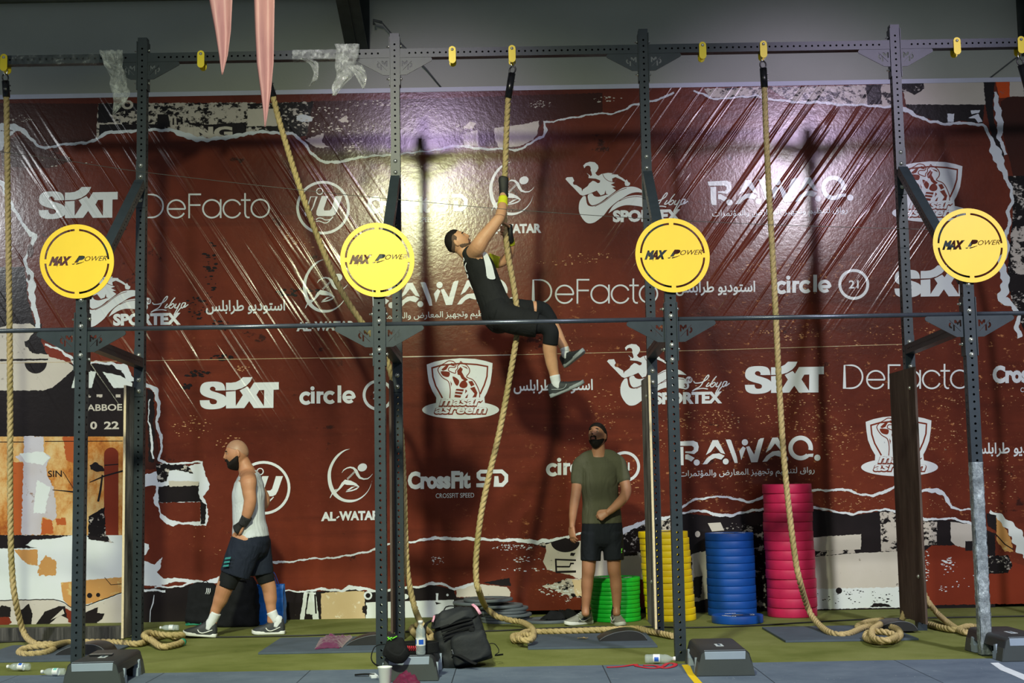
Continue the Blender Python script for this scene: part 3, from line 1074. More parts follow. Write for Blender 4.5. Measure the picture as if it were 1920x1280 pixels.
# --- bottom right
A_([jag([(1246, 972), (1283, 962), (1345, 968), (1428, 958), (1523, 954), (1600, 966), (1660, 956), (1690, 964), (1728, 973), (1790, 974), (1830, 984), (1866, 1000), (1866, 1140), (1246, 1166)], .8)], 'black', 1)
A_([ribbon([(1278, 952, 4), (1290, 943, 4), (1300, 938, 4), (1320, 934, 4), (1345, 929, 3), (1375, 935, 4), (1400, 940, 5), (1415, 938, 4), (1432, 930, 6), (1480, 926, 5), (1523, 920, 4), (1560, 918, 4), (1580, 916, 5), (1600, 923, 4),
            (1615, 928, 3), (1640, 927, 5), (1660, 921, 6), (1680, 913, 4), (1706, 916, 4), (1728, 919, 4), (1755, 920, 10), (1768, 926, 7), (1778, 938, 6), (1785, 950, 5), (1800, 955, 3), (1830, 956, 3)]),
    ribbon([(1278, 960, 4), (1310, 957, 4), (1345, 965, 6), (1375, 965, 5), (1400, 960, 4), (1432, 953, 5), (1480, 948, 4), (1523, 951, 5), (1560, 958, 3), (1600, 963, 5), (1635, 958, 3), (1660, 953, 4), (1684, 961, 4), (1728, 971, 6),
            (1760, 974, 3), (1790, 972, 4), (1830, 983, 5)])], 'torn', 4)
A_([jag([(1523, 1007), (1615, 1001), (1614, 1030), (1523, 1033)], .7), jag([(1518, 1044), (1600, 1037), (1700, 1032), (1700, 1138), (1518, 1142)], .6)], 'beige', 2)
A_([jag([(1518, 1104), (1700, 1100), (1700, 1138), (1518, 1142)], 1)], 'mint', 3)
A_(specks(1600, 1120, 80, 14, 60, .6, 2.2) + specks(1690, 1090, 10, 40, 30, .5, 1.8), 'black', 4)
A_([circ(1573, 1107, 6, 12), jag([(1630, 1138), (1640, 1130), (1664, 1132), (1672, 1137)], 1)], 'black', 4)
A_([jag([(1650, 960), (1684, 958), (1690, 1034), (1652, 1033)], .8), jag([(1726, 975), (1757, 978), (1757, 1020), (1726, 1024)], 1), jag([(1540, 1032), (1600, 1030), (1604, 1036), (1530, 1042)], .8)], 'crack', 3)
A_([jag([(1782, 978), (1832, 984), (1832, 1030), (1800, 1030), (1783, 1014)], .6)], 'beige', 3)
A_([jag([(1810, 1014), (1830, 1014), (1830, 1032), (1810, 1032)], .6)], 'black', 4)
A_([jag([(1734, 1032), (1746, 1022), (1790, 1022), (1832, 1034), (1920, 1060), (2050, 1060), (2050, 1130), (1734, 1134)], .8)], 'redbrown', 3)
A_(specks(1776, 1055, 14, 14, 26, 1, 3) + specks(1768, 1104, 8, 6, 10, .8, 2.4) + specks(1800, 1080, 30, 40, 14, .6, 2) + specks(1738, 1060, 5, 30, 22, .8, 2.4), 'mint', 5)
A_([ribbon([(1856, 958, 5), (1872, 966, 10), (1888, 982, 14), (1904, 1000, 22), (1918, 1024, 26), (1940, 1050, 22)])], 'mint', 5)
A_([jag([(1868, 968), (1882, 984), (1896, 1012), (1900, 1034), (1884, 1034), (1868, 1012)], 1)], 'ochre', 4)
A_([jag([(1850, 962), (1868, 966), (1868, 996), (1852, 984)], .8), stroke([(1866, 1000), (1884, 1020), (1900, 1030)], 2), jag([(1852, 1010), (1862, 1008), (1866, 1040), (1854, 1042)], 1)], 'black', 5)
A_([jag([(1852, 1042), (1890, 1040), (1898, 1060), (1890, 1074), (1852, 1076)], 1)], 'crackdark', 4)
A_([jag([(1392, 985), (1436, 982), (1436, 1160), (1400, 1160), (1390, 1100)], 2)], 'crackdark', 2)
A_([jag([(1296, 1040), (1330, 1030), (1334, 1120), (1300, 1130)], 2)], 'beige', 2)
A_([jag([(1300, 1082), (1318, 1080), (1314, 1120), (1300, 1118)], 1.5)], 'black', 3)
A_([jag([(1237, 975), (1262, 970), (1262, 1000), (1237, 1000)], 1)], 'crack', 2)
A_([[(1327, 980.5), (1351, 979), (1358, 994), (1335, 996)], circ(1308, 1001, 5, 10, 6)], 'cream', 3)
A_(specks(1380, 990, 30, 10, 24, .5, 1.6), 'cream', 3)
A_(specks(1340, 935, 60, 12, 30, .6, 1.8) + specks(1600, 940, 60, 10, 40, .6, 1.6) + specks(1760, 945, 30, 14, 20, .6, 1.4), 'tanspeck', 3)
# dark bruises and tan flakes over the field
for x, y, rx, ry, n in ((420, 670, 26, 5, 30), (370, 700, 26, 6, 34), (350, 724, 8, 6, 14), (560, 548, 46, 8, 60), (395, 500, 14, 60, 34), (370, 575, 20, 24, 30), (235, 415, 10, 16, 16), (410, 610, 30, 10, 16), (930, 845, 2, 2, 1)):
    A_(specks(x, y, rx, ry, n, 1.2, 4.5), 'black', 3)
for x, y, rx, ry, n in ((455, 690, 14, 6, 22), (360, 800, 40, 22, 50), (430, 830, 26, 14, 24), (545, 450, 14, 12, 20), (600, 455, 40, 10, 20), (395, 1010, 60, 40, 14), (1110, 480, 50, 6, 30), (1060, 492, 60, 5, 24), (1130, 770, 30, 40, 40),
                        (1250, 800, 40, 60, 90), (1330, 790, 60, 24, 120), (1310, 730, 70, 30, 90), (1480, 770, 70, 40, 110), (1560, 800, 40, 60, 80), (1420, 500, 90, 10, 40), (1530, 535, 30, 20, 20), (1480, 625, 60, 14, 50), (1700, 640, 100, 30, 40),
                        (1780, 800, 40, 90, 90), (1870, 900, 40, 60, 60), (1850, 740, 60, 40, 40), (1050, 650, 60, 20, 20), (1100, 870, 60, 60, 40), (1170, 900, 30, 30, 30), (1380, 860, 60, 50, 70)):
    A_(specks(x, y, rx, ry, n, .5, 2.0), 'tanspeck', 3)
A_([stroke([(-20, 681), (275, 676), (700, 669), (960, 665), (1300, 657), (1700, 645)], 0.9)], 'tan', 4)
A_([stroke([(600, 672), (780, 668.4), (960, 665)], 1.6)], 'cream', 5)
C.done(banner)
# ================================================================== white logos printed on the banner
def Z(pts, s, ox, oy):
    return [(x / s + ox, y / s + oy) for x, y in pts]


def ring(cx, cy, r, w, n=40):
    return stroke(circ(cx, cy, r, n), w, True)


LOGO = {}


def logo(key, layers):
    """layers: list of (ink, solids, holes)"""
    LOGO[key] = layers


def stamp(key, dx, dy, label):
    P_ = Print('printed_logo')
    for i, (ink, so, ho) in enumerate(LOGO[key]):
        P_.add(so, ink, 7 + i, ho, (dx, dy))
    P_.done(banner, label)


# wordmark in fat slanted capitals with a flag on the i
z = lambda p: Z(p, 9.6, 360, 690)
logo('sixt', [('white', [z(qspline([(600, 400), (432, 400), (425, 370), (400, 340), (375, 332), (340, 340), (322, 368), (330, 392), (370, 415), (470, 445), (560, 480), (605, 515), (632, 575), (615, 650), (580, 690), (500, 725), (380, 740), (260, 735), (180, 700), (150, 650), (140, 578)], 4)
                          + qspline([(315, 576), (320, 610), (340, 640), (380, 650), (430, 640), (450, 605), (435, 575), (390, 555), (280, 525), (200, 490), (155, 445), (145, 380), (165, 310), (220, 262), (320, 243), (450, 243), (540, 265), (585, 320), (600, 400)], 4)),
                         z([(612, 262), (700, 262), (790, 250), (860, 215), (915, 162), (1087, 162), (1050, 240), (990, 305), (900, 360), (780, 395), (612, 400)]),
                         z([(612, 424), (700, 418), (785, 412), (788, 680), (915, 485), (858, 400), (1000, 328), (1042, 378), (1115, 258), (1562, 250), (1562, 385), (1468, 388), (1465, 714), (1115, 718), (1030, 592), (940, 718), (612, 724)])],
                [z([(1160, 480), (1210, 395), (1300, 392), (1295, 685)])])])
# hairline wordmark
z = lambda p: Z(p, 7.68, 270, 345)
w_ = 3.1
logo('defacto', [('white', [stroke(z([(15, 150), (110, 150)] + circ(110, 315, 165, 16, a0=-88, a1=88) + [(110, 480), (15, 480)]), w_, True),
                            stroke(z([(342, 358), (592, 358)] + circ(465, 357, 127, 30, a0=-2, a1=-332)), w_), stroke(z([(650, 138), (650, 492)]), w_), stroke(z([(650, 148), (822, 148)]), w_), stroke(z([(650, 302), (815, 302)]), w_),
                            stroke(z(circ(977, 355, 128, 32)), w_, True), stroke(z([(1104, 218), (1104, 488)]), w_), stroke(z(circ(1270, 355, 128, 26, a0=-24, a1=-336)), w_),
                            stroke(z([(1455, 130), (1455, 420), (1466, 462), (1490, 480), (1520, 480)]), w_), stroke(z([(1397, 230), (1533, 230)]), w_), stroke(z(circ(1674, 350, 128, 32)), w_, True)], [])])
# monogram in a ring
z = lambda p: Z(p, 10.667, 545, 330)
logo('iu', [('white', [ring(605.7, 389.2, 47.8, 5), stroke(z(circ(580, 305, 62, 20)), 1.8, True), stroke(z([(400, 415), (520, 412), (440, 640), (345, 798), (305, 790), (288, 745), (310, 680)]), 1.9, True),
                       z([(622, 398), (748, 398), (662, 650), (668, 690), (780, 686), (818, 650), (895, 398), (1035, 398), (930, 700), (890, 770), (830, 800), (545, 800), (515, 770), (515, 700)]),
                       stroke(z(qspline([(505, 870), (560, 838), (620, 842), (690, 875), (780, 870), (848, 815)], 5)), 1.7), stroke(z(qspline([(510, 905), (570, 898), (620, 915), (680, 938), (740, 925), (790, 880), (848, 815)], 5)), 1.7)], [])])
# condensed wordmark with square S and D
z = lambda p: Z(p, 9.143, 755, 865)
logo('crossfit', [('white', [text_px('Cross', 764.5, 914.6, 80.5, 31, .055), text_px('Fit', 846, 913.4, 36.5, 30.6, .055),
                             stroke(z([(1452, 172), (1335, 172), (1300, 205), (1300, 262), (1335, 297), (1405, 297), (1440, 330), (1440, 372), (1408, 406), (1262, 406)]), 7),
                             stroke(z([(1545, 170), (1700, 168), (1776, 240), (1776, 330), (1710, 400), (1606, 400), (1606, 250)]), 7.2), text_px('CROSSFIT SPEED', 817, 933.4, 72, 8.6, .004)], [])])
# runner inside a thin crescent
z = lambda p: Z(p, 8.26, 590, 830)
arms = [(420, 465, 3), (450, 420, 14), (500, 390, 18), (550, 378, 22), (600, 390, 30), (640, 430, 45), (665, 490, 46), (700, 540, 34), (760, 560, 22), (820, 555, 16), (860, 525, 9), (900, 478, 2)]
spine = [stroke(z([(500 + 13 * i, 556 - 13 * i - 10), (520 + 13 * i, 556 - 13 * i + 12)]), 1.0) for i in range(9)]
logo('watar', [('white', [z(qspline([(550, 92), (450, 115), (340, 190), (255, 310), (205, 450), (205, 600), (240, 730), (310, 830), (420, 900), (540, 922), (660, 895), (770, 820), (850, 710), (895, 570)], 4)
                            + qspline([(895, 570), (880, 620), (830, 730), (750, 815), (650, 870), (540, 880), (440, 860), (350, 790), (285, 680), (255, 560), (255, 440), (295, 320), (370, 210), (460, 130), (550, 92)], 4)),
                          z([(738 + 74 * math.cos(a) * math.cos(-.4) - 60 * math.sin(a) * math.sin(-.4), 380 + 74 * math.cos(a) * math.sin(-.4) + 60 * math.sin(a) * math.cos(-.4)) for a in [i * math.pi / 12 for i in range(24)]]),
                          stroke(z([(a, b) for a, b, c in arms]), [c / 8.26 for a, b, c in arms]),
                          z([(437, 600), (470, 568), (560, 585), (640, 625), (692, 675), (680, 686), (600, 655), (500, 650), (450, 635)]), z([(692, 680), (650, 722), (580, 748), (480, 762), (490, 750), (600, 720), (660, 690)]),
                          z([(640, 672), (570, 682), (490, 738), (530, 735), (600, 690)]), z([(430, 600), (460, 640), (400, 710), (330, 772), (310, 755), (370, 700)]), z([(270, 765), (232, 855), (245, 850), (292, 770)]), z([(345, 712), (300, 730), (320, 742)]),
                          text_px('AL', 602, 975.6, 28, 16, .05), stroke([(631, 971), (636, 967.5)], 2.6), text_px('WATAR', 636, 974.6, 76, 16.4, .05)] + spine, [])])
# sprinter riding a wave, with lettering
z = lambda p: Z(p, 7.68, 1050, 290)
z2 = lambda p: Z([(x + 15, y + 65) for x, y in p], 7.68, 1050, 290)
logo('sportex', [('white', [
    z([(78, 350), (100, 325), (180, 320), (205, 375), (185, 405), (195, 430), (235, 437), (310, 485), (318, 530), (330, 500), (400, 450), (420, 415), (470, 375), (500, 382), (545, 410), (572, 402), (580, 372), (560, 362), (515, 345), (410, 335), (415, 300), (385, 265), (400, 272), (418, 292),
       (430, 288), (435, 312), (462, 295), (452, 250), (440, 225), (444, 195), (432, 165), (402, 155), (372, 165), (350, 195), (335, 155), (370, 120), (430, 100), (500, 108), (545, 150), (555, 190), (530, 240), (508, 262), (530, 292), (555, 302), (600, 276), (690, 260), (760, 266), (740, 282), (835, 285), (838, 300),
       (900, 335), (945, 370), (960, 355), (985, 395), (1010, 405), (1005, 435), (980, 452), (940, 445), (930, 410), (935, 392), (870, 352), (800, 322), (750, 342), (756, 386), (730, 390), (790, 405), (730, 430), (800, 466), (750, 472), (808, 515), (700, 600), (676, 615), (690, 572), (664, 562), (655, 510), (640, 566), (585, 585), (530, 515), (430, 558), (330, 590), (290, 575), (200, 480), (130, 410)]),
    z(qspline([(330, 600), (368, 598), (382, 680), (405, 728), (460, 744), (520, 728), (640, 662), (740, 580), (830, 520), (900, 478), (980, 462), (1060, 460), (1140, 485), (1190, 520), (1225, 550)], 4) + qspline([(1225, 550), (1100, 540), (1000, 565), (900, 625), (800, 690), (700, 780), (640, 860), (560, 930), (480, 980), (400, 985), (340, 940), (285, 850), (270, 760), (285, 670), (330, 600)], 4)),
    z(qclosed([(402, 582), (460, 556), (490, 592), (560, 606), (688, 574), (660, 625), (560, 698), (470, 728), (428, 702), (406, 650)], 4)),
    z(qspline([(695, 845), (760, 740), (860, 660), (960, 605), (1080, 582), (1180, 590), (1215, 620)], 4) + circ(1205, 700, 56, 14, a0=-60, a1=100) + qspline([(1195, 752), (1100, 735), (960, 725), (860, 748), (780, 790), (695, 845)], 4)),
    z(circ(1258, 617, 50, 20)), text_px('SPORTEX', 1149, 415, 127, 21, .055),
    stroke(z2(qspline([(1310, 570), (1335, 598), (1420, 590), (1500, 545), (1530, 492), (1512, 488), (1470, 540), (1410, 640), (1340, 680), (1292, 715), (1340, 690), (1440, 675), (1515, 685)], 4)), 1.9),
    stroke(z2(qspline([(1530, 590), (1490, 645), (1525, 640), (1560, 610)], 4)), 1.9), stroke(z2(qspline([(1640, 500), (1590, 560), (1552, 640), (1585, 652), (1625, 610), (1605, 588), (1572, 618)], 4)), 1.9),
    stroke(z2(qspline([(1655, 588), (1632, 645), (1670, 642), (1712, 580)], 4)), 1.9), stroke(z2(qspline([(1712, 580), (1655, 690), (1622, 752), (1650, 735), (1700, 670), (1730, 640)], 4)), 1.9),
    stroke(z2(qspline([(1795, 578), (1752, 580), (1726, 630), (1745, 650), (1795, 580), (1770, 642), (1828, 600)], 4)), 1.9)], []),
    ('brown', [stroke(z(qspline([(612, 275), (640, 330), (690, 372), (750, 392)], 4)), 1.0), stroke(z(qspline([(500, 745), (640, 672), (750, 585), (860, 515), (960, 480)], 4)), 1.0), stroke(z(qspline([(850, 668), (960, 622), (1090, 602), (1190, 612)], 4)), 1.0),
               text_px('3', 1204.5, 385, 5.5, 7.5, .03), text_px('rd', 1209.5, 373, 9, 7, .02)], [])])
# broad wordmark with dots, and its Arabic line
z = lambda p: Z(p, 6.4, 1310, 320)
Aup = [(560, 112), (625, 110), (712, 278), (660, 265), (592, 182), (540, 252), (480, 290)]
Alo = [(440, 402), (490, 330), (560, 278), (640, 268), (705, 300), (665, 345), (590, 325), (540, 350), (495, 398)]
sh = lambda p, dx, dy: [(x + dx, y + dy) for x, y in p]
RAWAQ_AR = '\ufead\ufeed\ufe8d\ufed5 \ufedf\ufe98\ufee8\ufec8\ufef4\ufee2 \ufeed\ufe97\ufea0\ufeec\ufef4\ufeb0 \ufe8d\ufedf\ufee4\ufecc\ufe8e\ufead\ufebd \ufeed\ufe8d\ufedf\ufee4\ufe86\ufe97\ufee4\ufeae\ufe8d\ufe95'[::-1]
logo('rawaq', [('white', [z(qclosed([(105, 130), (220, 124), (330, 118), (380, 140), (395, 190), (385, 240), (340, 278)], 1) + [(z_) for z_ in []] + [(230, 262), (235, 246), (310, 245), (335, 225), (335, 195), (310, 178), (120, 180)]), z([(140, 195), (210, 192), (213, 412), (165, 412), (147, 385)]),
                          z([(232, 285), (265, 280), (345, 325), (305, 368), (265, 345), (232, 340)]), z(circ(370, 380, 37, 16)), z(Aup), z(Alo), z(circ(718, 367, 36, 16)),
                          z([(718, 105), (765, 102), (782, 112), (850, 310), (862, 385), (825, 385)]), z([(880, 240), (925, 185), (958, 208), (905, 350)]), z(circ(948, 137, 38, 16)), z([(962, 192), (1000, 182), (1060, 285), (1110, 110), (1135, 90), (1178, 85), (1100, 375), (1025, 378)]),
                          z(sh(Aup, 718, -31)), z(sh(Alo, 718, -31)), z(circ(1432, 335, 36, 16)), z(arcband(1617, 205, 95, 148, 45, 372, 30)),
                          z([(1600, 352), (1655, 345), (1705, 312), (1765, 312), (1772, 272), (1705, 278), (1650, 302), (1600, 300)]), z(circ(1818, 322, 38, 16)), text_px(RAWAQ_AR, 1335, 405.4, 254, 11, .008, 0, -0.029)], [])])
# shield with a muscle man over an oval with outlined lettering
z = lambda p: Z(p, 9.48, 780, 660)
logo('masar', [('white', [z([(190, 220), (330, 170), (500, 135), (780, 108), (1050, 120), (1230, 155), (1360, 195), (1350, 350), (1320, 560), (1260, 720), (1215, 800), (1225, 900), (355, 900), (360, 810), (290, 690), (230, 540), (205, 380)]), z(circ(793, 1025, 684, 40, 160))], []),
               ('redbrown', [stroke(z([(470, 815), (350, 600), (300, 440), (284, 280), (450, 232), (800, 200), (1080, 220), (1272, 255), (1262, 430), (1215, 580), (1140, 745)]), 2.9),
                             stroke(z(qspline([(600, 820), (608, 660), (575, 520), (470, 450), (388, 320), (440, 240), (520, 190), (580, 155), (660, 165), (708, 215), (690, 270), (600, 270), (575, 320), (620, 350), (700, 375), (705, 330), (740, 290), (740, 240), (770, 220), (795, 165), (830, 200), (900, 230), (950, 300), (945, 370), (900, 440), (1010, 490), (1080, 590), (1130, 720), (1130, 805)], 3)), 1.7),
                             z([(730, 330), (790, 260), (832, 300), (812, 350), (840, 400), (860, 440), (925, 490), (880, 520), (810, 470), (780, 410), (740, 400)]), z(qclosed([(800, 530), (860, 500), (915, 560), (900, 620), (830, 640), (770, 600)], 3)), z([(930, 520), (1000, 510), (1040, 580), (980, 612)]),
                             z([(960, 640), (1040, 612), (1092, 720), (1070, 800), (1000, 805), (1040, 740)]), z(qclosed([(440, 345), (520, 340), (600, 360), (580, 440), (480, 420)], 3)), z([(450, 310), (560, 210), (592, 222), (540, 310), (480, 332)]), z([(620, 190), (690, 210), (690, 250), (630, 240)]),
                             z(qclosed([(650, 430), (765, 500), (740, 595), (690, 560)], 3)), z([(720, 650), (850, 660), (840, 700), (700, 680)]), z([(700, 700), (835, 715), (815, 752), (690, 735)]), z([(690, 755), (805, 770), (790, 810), (680, 800)]), z([(880, 660), (912, 690), (870, 740)]), z([(870, 815), (900, 770), (930, 740), (910, 815)]),
                             z([(800, 235), (900, 265), (925, 305), (850, 265)]), z([(610, 510), (640, 560), (625, 620)])], []),
               ('redbrown', [text_px('masar', 822, 760.6, 84, 13.6, .085, .25, 0), text_px('asreem', 813.5, 775.4, 101, 13.6, .085, .25, 0)], []),
               ('white', [text_px('masar', 823.6, 759.4, 81, 11.2, .03, .25, 0), text_px('asreem', 815.2, 774.2, 97.6, 11.2, .03, .25, 0)], [])])
# lower-case wordmark and a number in a ring
z = lambda p: Z(p, 5.053, 1260, 500)
c_ = 6.9
logo('circle', [('white', [stroke(z(circ(1040, 196, 46, 20, a0=-42, a1=-318)), c_), stroke(z([(1104, 132), (1104, 246)]), c_), z(circ(1101, 103, 20, 14)), stroke(z([(1157, 132), (1157, 246)]), c_), stroke(z(qspline([(1157, 178), (1172, 152), (1206, 148)], 4)), 6),
                           stroke(z(circ(1267, 188, 46, 20, a0=-42, a1=-318)), c_), stroke(z([(1356, 75), (1356, 238)]), c_), stroke(z([(1410, 190), (1490, 188)] + circ(1446, 184, 47, 20, a0=0, a1=-315)), 6.2), ring(1600.8, 533, 26.2, 5.4), text_px('21', 1591.5, 540.3, 18.5, 15, .02)], [])])
STU = '\ufe8d\ufeb3\ufe98\ufeee\ufea9\ufef3\ufeee \ufec3\ufeae\ufe8d\ufe91\ufee0\ufeb2'[::-1]
logo('studio', [('white', [text_px(STU, 386, 583, 148.5, 20, .022, 0, -.012)], [])])

fat = 'white wordmark in fat capitals with a swooping flag over the i'
hair = 'white wordmark in hairline round letters'
for k, dx, dy, lb in (('sixt', 0, 0, fat), ('sixt', -302, -356.5, fat), ('sixt', 1022, -29, fat), ('sixt', 1302.5, -209.5, fat),
                      ('defacto', 0, 0, hair), ('defacto', 728, 160, hair), ('defacto', 1311.5, 320, hair), ('iu', 0, 0, 'white monogram over waves in a ring'), ('iu', -111.5, 525, 'white monogram over waves in a ring'),
                      ('crossfit', 0, 0, 'white condensed wordmark over a small line of capitals'), ('crossfit', -76, -516.5, 'white condensed wordmark over a small line of capitals'), ('crossfit', 1096.5, -198.5, 'white condensed wordmark cut by the frame'),
                      ('watar', 0, 0, 'white runner in a thin crescent over capitals'), ('watar', -46.3, -355.6, 'white runner in a thin crescent over capitals'), ('watar', 303, -538, 'white runner in a thin crescent over capitals'),
                      ('sportex', 0, 0, 'white sprinter riding a wave over block capitals'), ('sportex', 78, 341.5, 'white sprinter riding a wave over block capitals'), ('sportex', -937, 194, 'white sprinter riding a wave over block capitals'),
                      ('rawaq', 0, 0, 'white broad wordmark with dots over an Arabic line'), ('rawaq', -61.5, 487.5, 'white broad wordmark with dots over an Arabic line'), ('rawaq', -634, 192.7, 'white broad wordmark with dots over an Arabic line'),
                      ('masar', 0, 0, 'white shield with a flexing muscle man over an oval'), ('masar', 823, 107.5, 'white shield with a flexing muscle man over an oval'), ('masar', 881, -369, 'white shield with a flexing muscle man over an oval'),
                      ('circle', 0, 0, 'white lower-case wordmark beside a number in a ring'), ('circle', -892, 207.5, 'white lower-case wordmark beside a number in a ring'), ('circle', -429.5, 341.5, 'white lower-case wordmark beside a number in a ring'),
                      ('studio', 0, 0, 'white line of Arabic script'), ('studio', 881.5, -35, 'white line of Arabic script'), ('studio', 577, 149, 'white line of Arabic script'), ('studio', 1436, 267, 'white line of Arabic script')):
    stamp(k, dx, dy, lb)
# ================================================================== the pull-up rig
M_RIG = simple('rig_powder_coat', (50, 58, 66), 0.38, 0.0, var=0.12, scale=9, bump=0.08, bscale=220, spec=0.24)
M_ZINC = simple('zinc_bolt', (208, 210, 206), 0.25, 0.85, var=0.06)
M_BARK = simple('bar_steel', (84, 90, 104), 0.3, 0.6, var=0.12, scale=14)
M_YEL = simple('yellow_paint', (241, 202, 54), 0.45, var=0.03)
M_HOOK = simple('hook_yellow', (255, 226, 30), 0.45, var=0.03)
M_PLYEDGE = simple('plywood_edge', (214, 196, 164), 0.8, var=0.1, scale=30)


def mat_board(name, dark, light, amt):
    t = NT(name)
    o = t.n('ShaderNodeTexCoord').outputs['Object']
    g = t.noise(t.mapped((30, 8, 1.6), src=o), 1.0, 7, 0.7)
    c = t.ramp(g, [(0.35, lin(dark)), (0.55 + amt, lin(tuple((a + b) / 2 for a, b in zip(dark, light)))), (0.72, lin(light))])
    return t.out(c, 0.75, 0, t.bump(g, 0.25, 0.004), 0.3)


M_BOARD_G = mat_board('board_grey_film', (46, 44, 46), (176, 174, 174), -0.03)
M_BOARD_B = mat_board('board_brown_film', (54, 40, 36), (120, 106, 98), 0.05)

W = 0.0775


def tube_holes_bm(bm, L, z0=0.06, pitch=0.0519, sides='FBLR', caps=True, r=0.0088):
    n = int((L - 2 * z0) / pitch)
    holes = [circ(0, z0 + i * pitch, r, 10) for i in range(n + 1)]
    out = [(-W / 2, 0), (W / 2, 0), (W / 2, L), (-W / 2, L)]
    Vh, Th = fill([out], holes)
    Vp, Tp = fill([out])
    h = W / 2
    for s, f in (('F', lambda x, z, d: (x, -h + d, z)), ('B', lambda x, z, d: (-x, h - d, z)), ('L', lambda x, z, d: (-h + d, -x, z)), ('R', lambda x, z, d: (h - d, x, z))):
        V, T = (Vh, Th) if s in sides else (Vp, Tp)
        slab_bm(bm, V, T, f)
    if caps:
        for z, q in ((0, 1), (L, -1)):
            vs = [bm.verts.new(p) for p in ((-h, -h, z), (h, -h, z), (h, h, z), (-h, h, z))]
            bm.faces.new(vs if q < 0 else vs[::-1])


def bolt_mesh(name='bolt'):
    bm = bmesh.new()
    lathe_bm(bm, [(0, 0.016), (0.007, 0.015), (0.0125, 0.011), (0.014, 0.005), (0.0145, 0.004), (0.0185, 0.0035), (0.019, 0.0), (0.0, 0.0)], 14, Matrix.Rotation(R(90), 4, 'X'))
    return bm_mesh(bm)


def side_bolt_mesh(sd):
    bm = bmesh.new()
    e = 0.062 + 0.012 * (sd < 0)
    lathe_bm(bm, [(0, e), (0.007, e), (0.007, 0.057), (0.013, 0.057), (0.013, 0.046), (0.0, 0.046)], 8, Matrix.Rotation(R(90 * sd), 4, 'Y'))
    return bm_mesh(bm)


ME_BOLT, ME_SBOLTS = bolt_mesh(), (side_bolt_mesh(1), side_bolt_mesh(-1))
ME_BOLT.materials.append(M_ZINC)
for m_ in ME_SBOLTS:
    m_.materials.append(M_ZINC)


def sub(name, me, parent, loc):
    o = bpy.data.objects.new(name, me)
    COL.objects.link(o)
    o.parent = parent
    o.location = loc
    return o


rig = empty('pull_up_rig', (0, YB, 0))
tag(rig, 'dark grey steel pull-up rig of punched uprights with yellow round targets', 'rig')

BX = [at(264.5, 300, YB).x, at(741.5, 300, YB).x, at(1211.5, 270, YB).x, at(1688, 280, YB).x]
FX = [at(151.5, 610, YF).x, at(711, 640, YF).x, at(1258.5, 600, YF).x, at(1820, 620, YF).x]
# even spacing of the bays
HB = (at(741, 62, YB).z + at(1206, 54, YB).z) / 2
ZBEAM = (at(741, 99, YB).z + at(265, 108, YB).z + at(1206, 92, YB).z) / 3 - 0.0
ZBAR = (at(500, 611, YF + .03).z + at(1000, 603, YF + .03).z + at(1500, 595, YF + .03).z) / 3
HF = at(711, 505, YF).z

bm = bmesh.new()
tube_holes_bm(bm, HB)
ME_UPB = bm_mesh(bm)
ME_UPB.materials.append(M_RIG)
bm = bmesh.new()
tube_holes_bm(bm, HF)
# pointed welded foot
box_bm(bm, (0, 0, 0.012), (0.05, 0.05, 0.024))
ME_UPF = bm_mesh(bm)
ME_UPF.materials.append(M_RIG)


def gusset_mesh(s):
    """triangular plate with the cut-out letters M and P and a slash; s = 1 right of the post, -1 mirrored"""
    out = [(0.0, 0.0), (0.262, 0.0)] + circ(0.262, -0.018, 0.018, 5, a0=80, a1=-60) + [(0.06, -0.150), (0.0, -0.152)]
    k = 1.0
    Mh = [(0.022, -0.028), (0.034, -0.028), (0.047, -0.046), (0.060, -0.028), (0.072, -0.028), (0.072, -0.048), (0.061, -0.058), (0.061, -0.048), (0.050, -0.064), (0.045, -0.064), (0.034, -0.048), (0.034, -0.076), (0.022, -0.076)]
    Ph = [(0.070, -0.068), (0.082, -0.060), (0.082, -0.108), (0.070, -0.108)]
    Ph2 = arcband(0.088, -0.066, 0.012, 0.025, -85, 60, 10)
    sl = stroke([(0.028, -0.112), (0.106, -0.030)], 0.0028)
    V, T = fill([out], [Mh, Ph, Ph2, sl])
    bm = bmesh.new()
    slab_bm(bm, V, T, lambda x, y, d: (s * (x + W / 2), d, y), 0.008)
    bmesh.ops.recalc_face_normals(bm, faces=bm.faces[:])
    me = bm_mesh(bm)
    me.materials.append(M_RIG)
    return me


ME_GR, ME_GL = gusset_mesh(1), gusset_mesh(-1)


def bracket_mesh(h):
    bm = bmesh.new()
    for s in (-1, 1):
        box_bm(bm, (s * (W / 2 + 0.004), 0.0, 0), (0.007, W + 0.02, h))
    me = bm_mesh(bm)
    me.materials.append(M_RIG)
    return me


def faceplate_mesh(h):
    bm = bmesh.new()
    box_bm(bm, (0, -W / 2 - 0.004, 0), (W + 0.004, 0.007, h))
    me = bm_mesh(bm)
    me.materials.append(M_RIG)
    return me


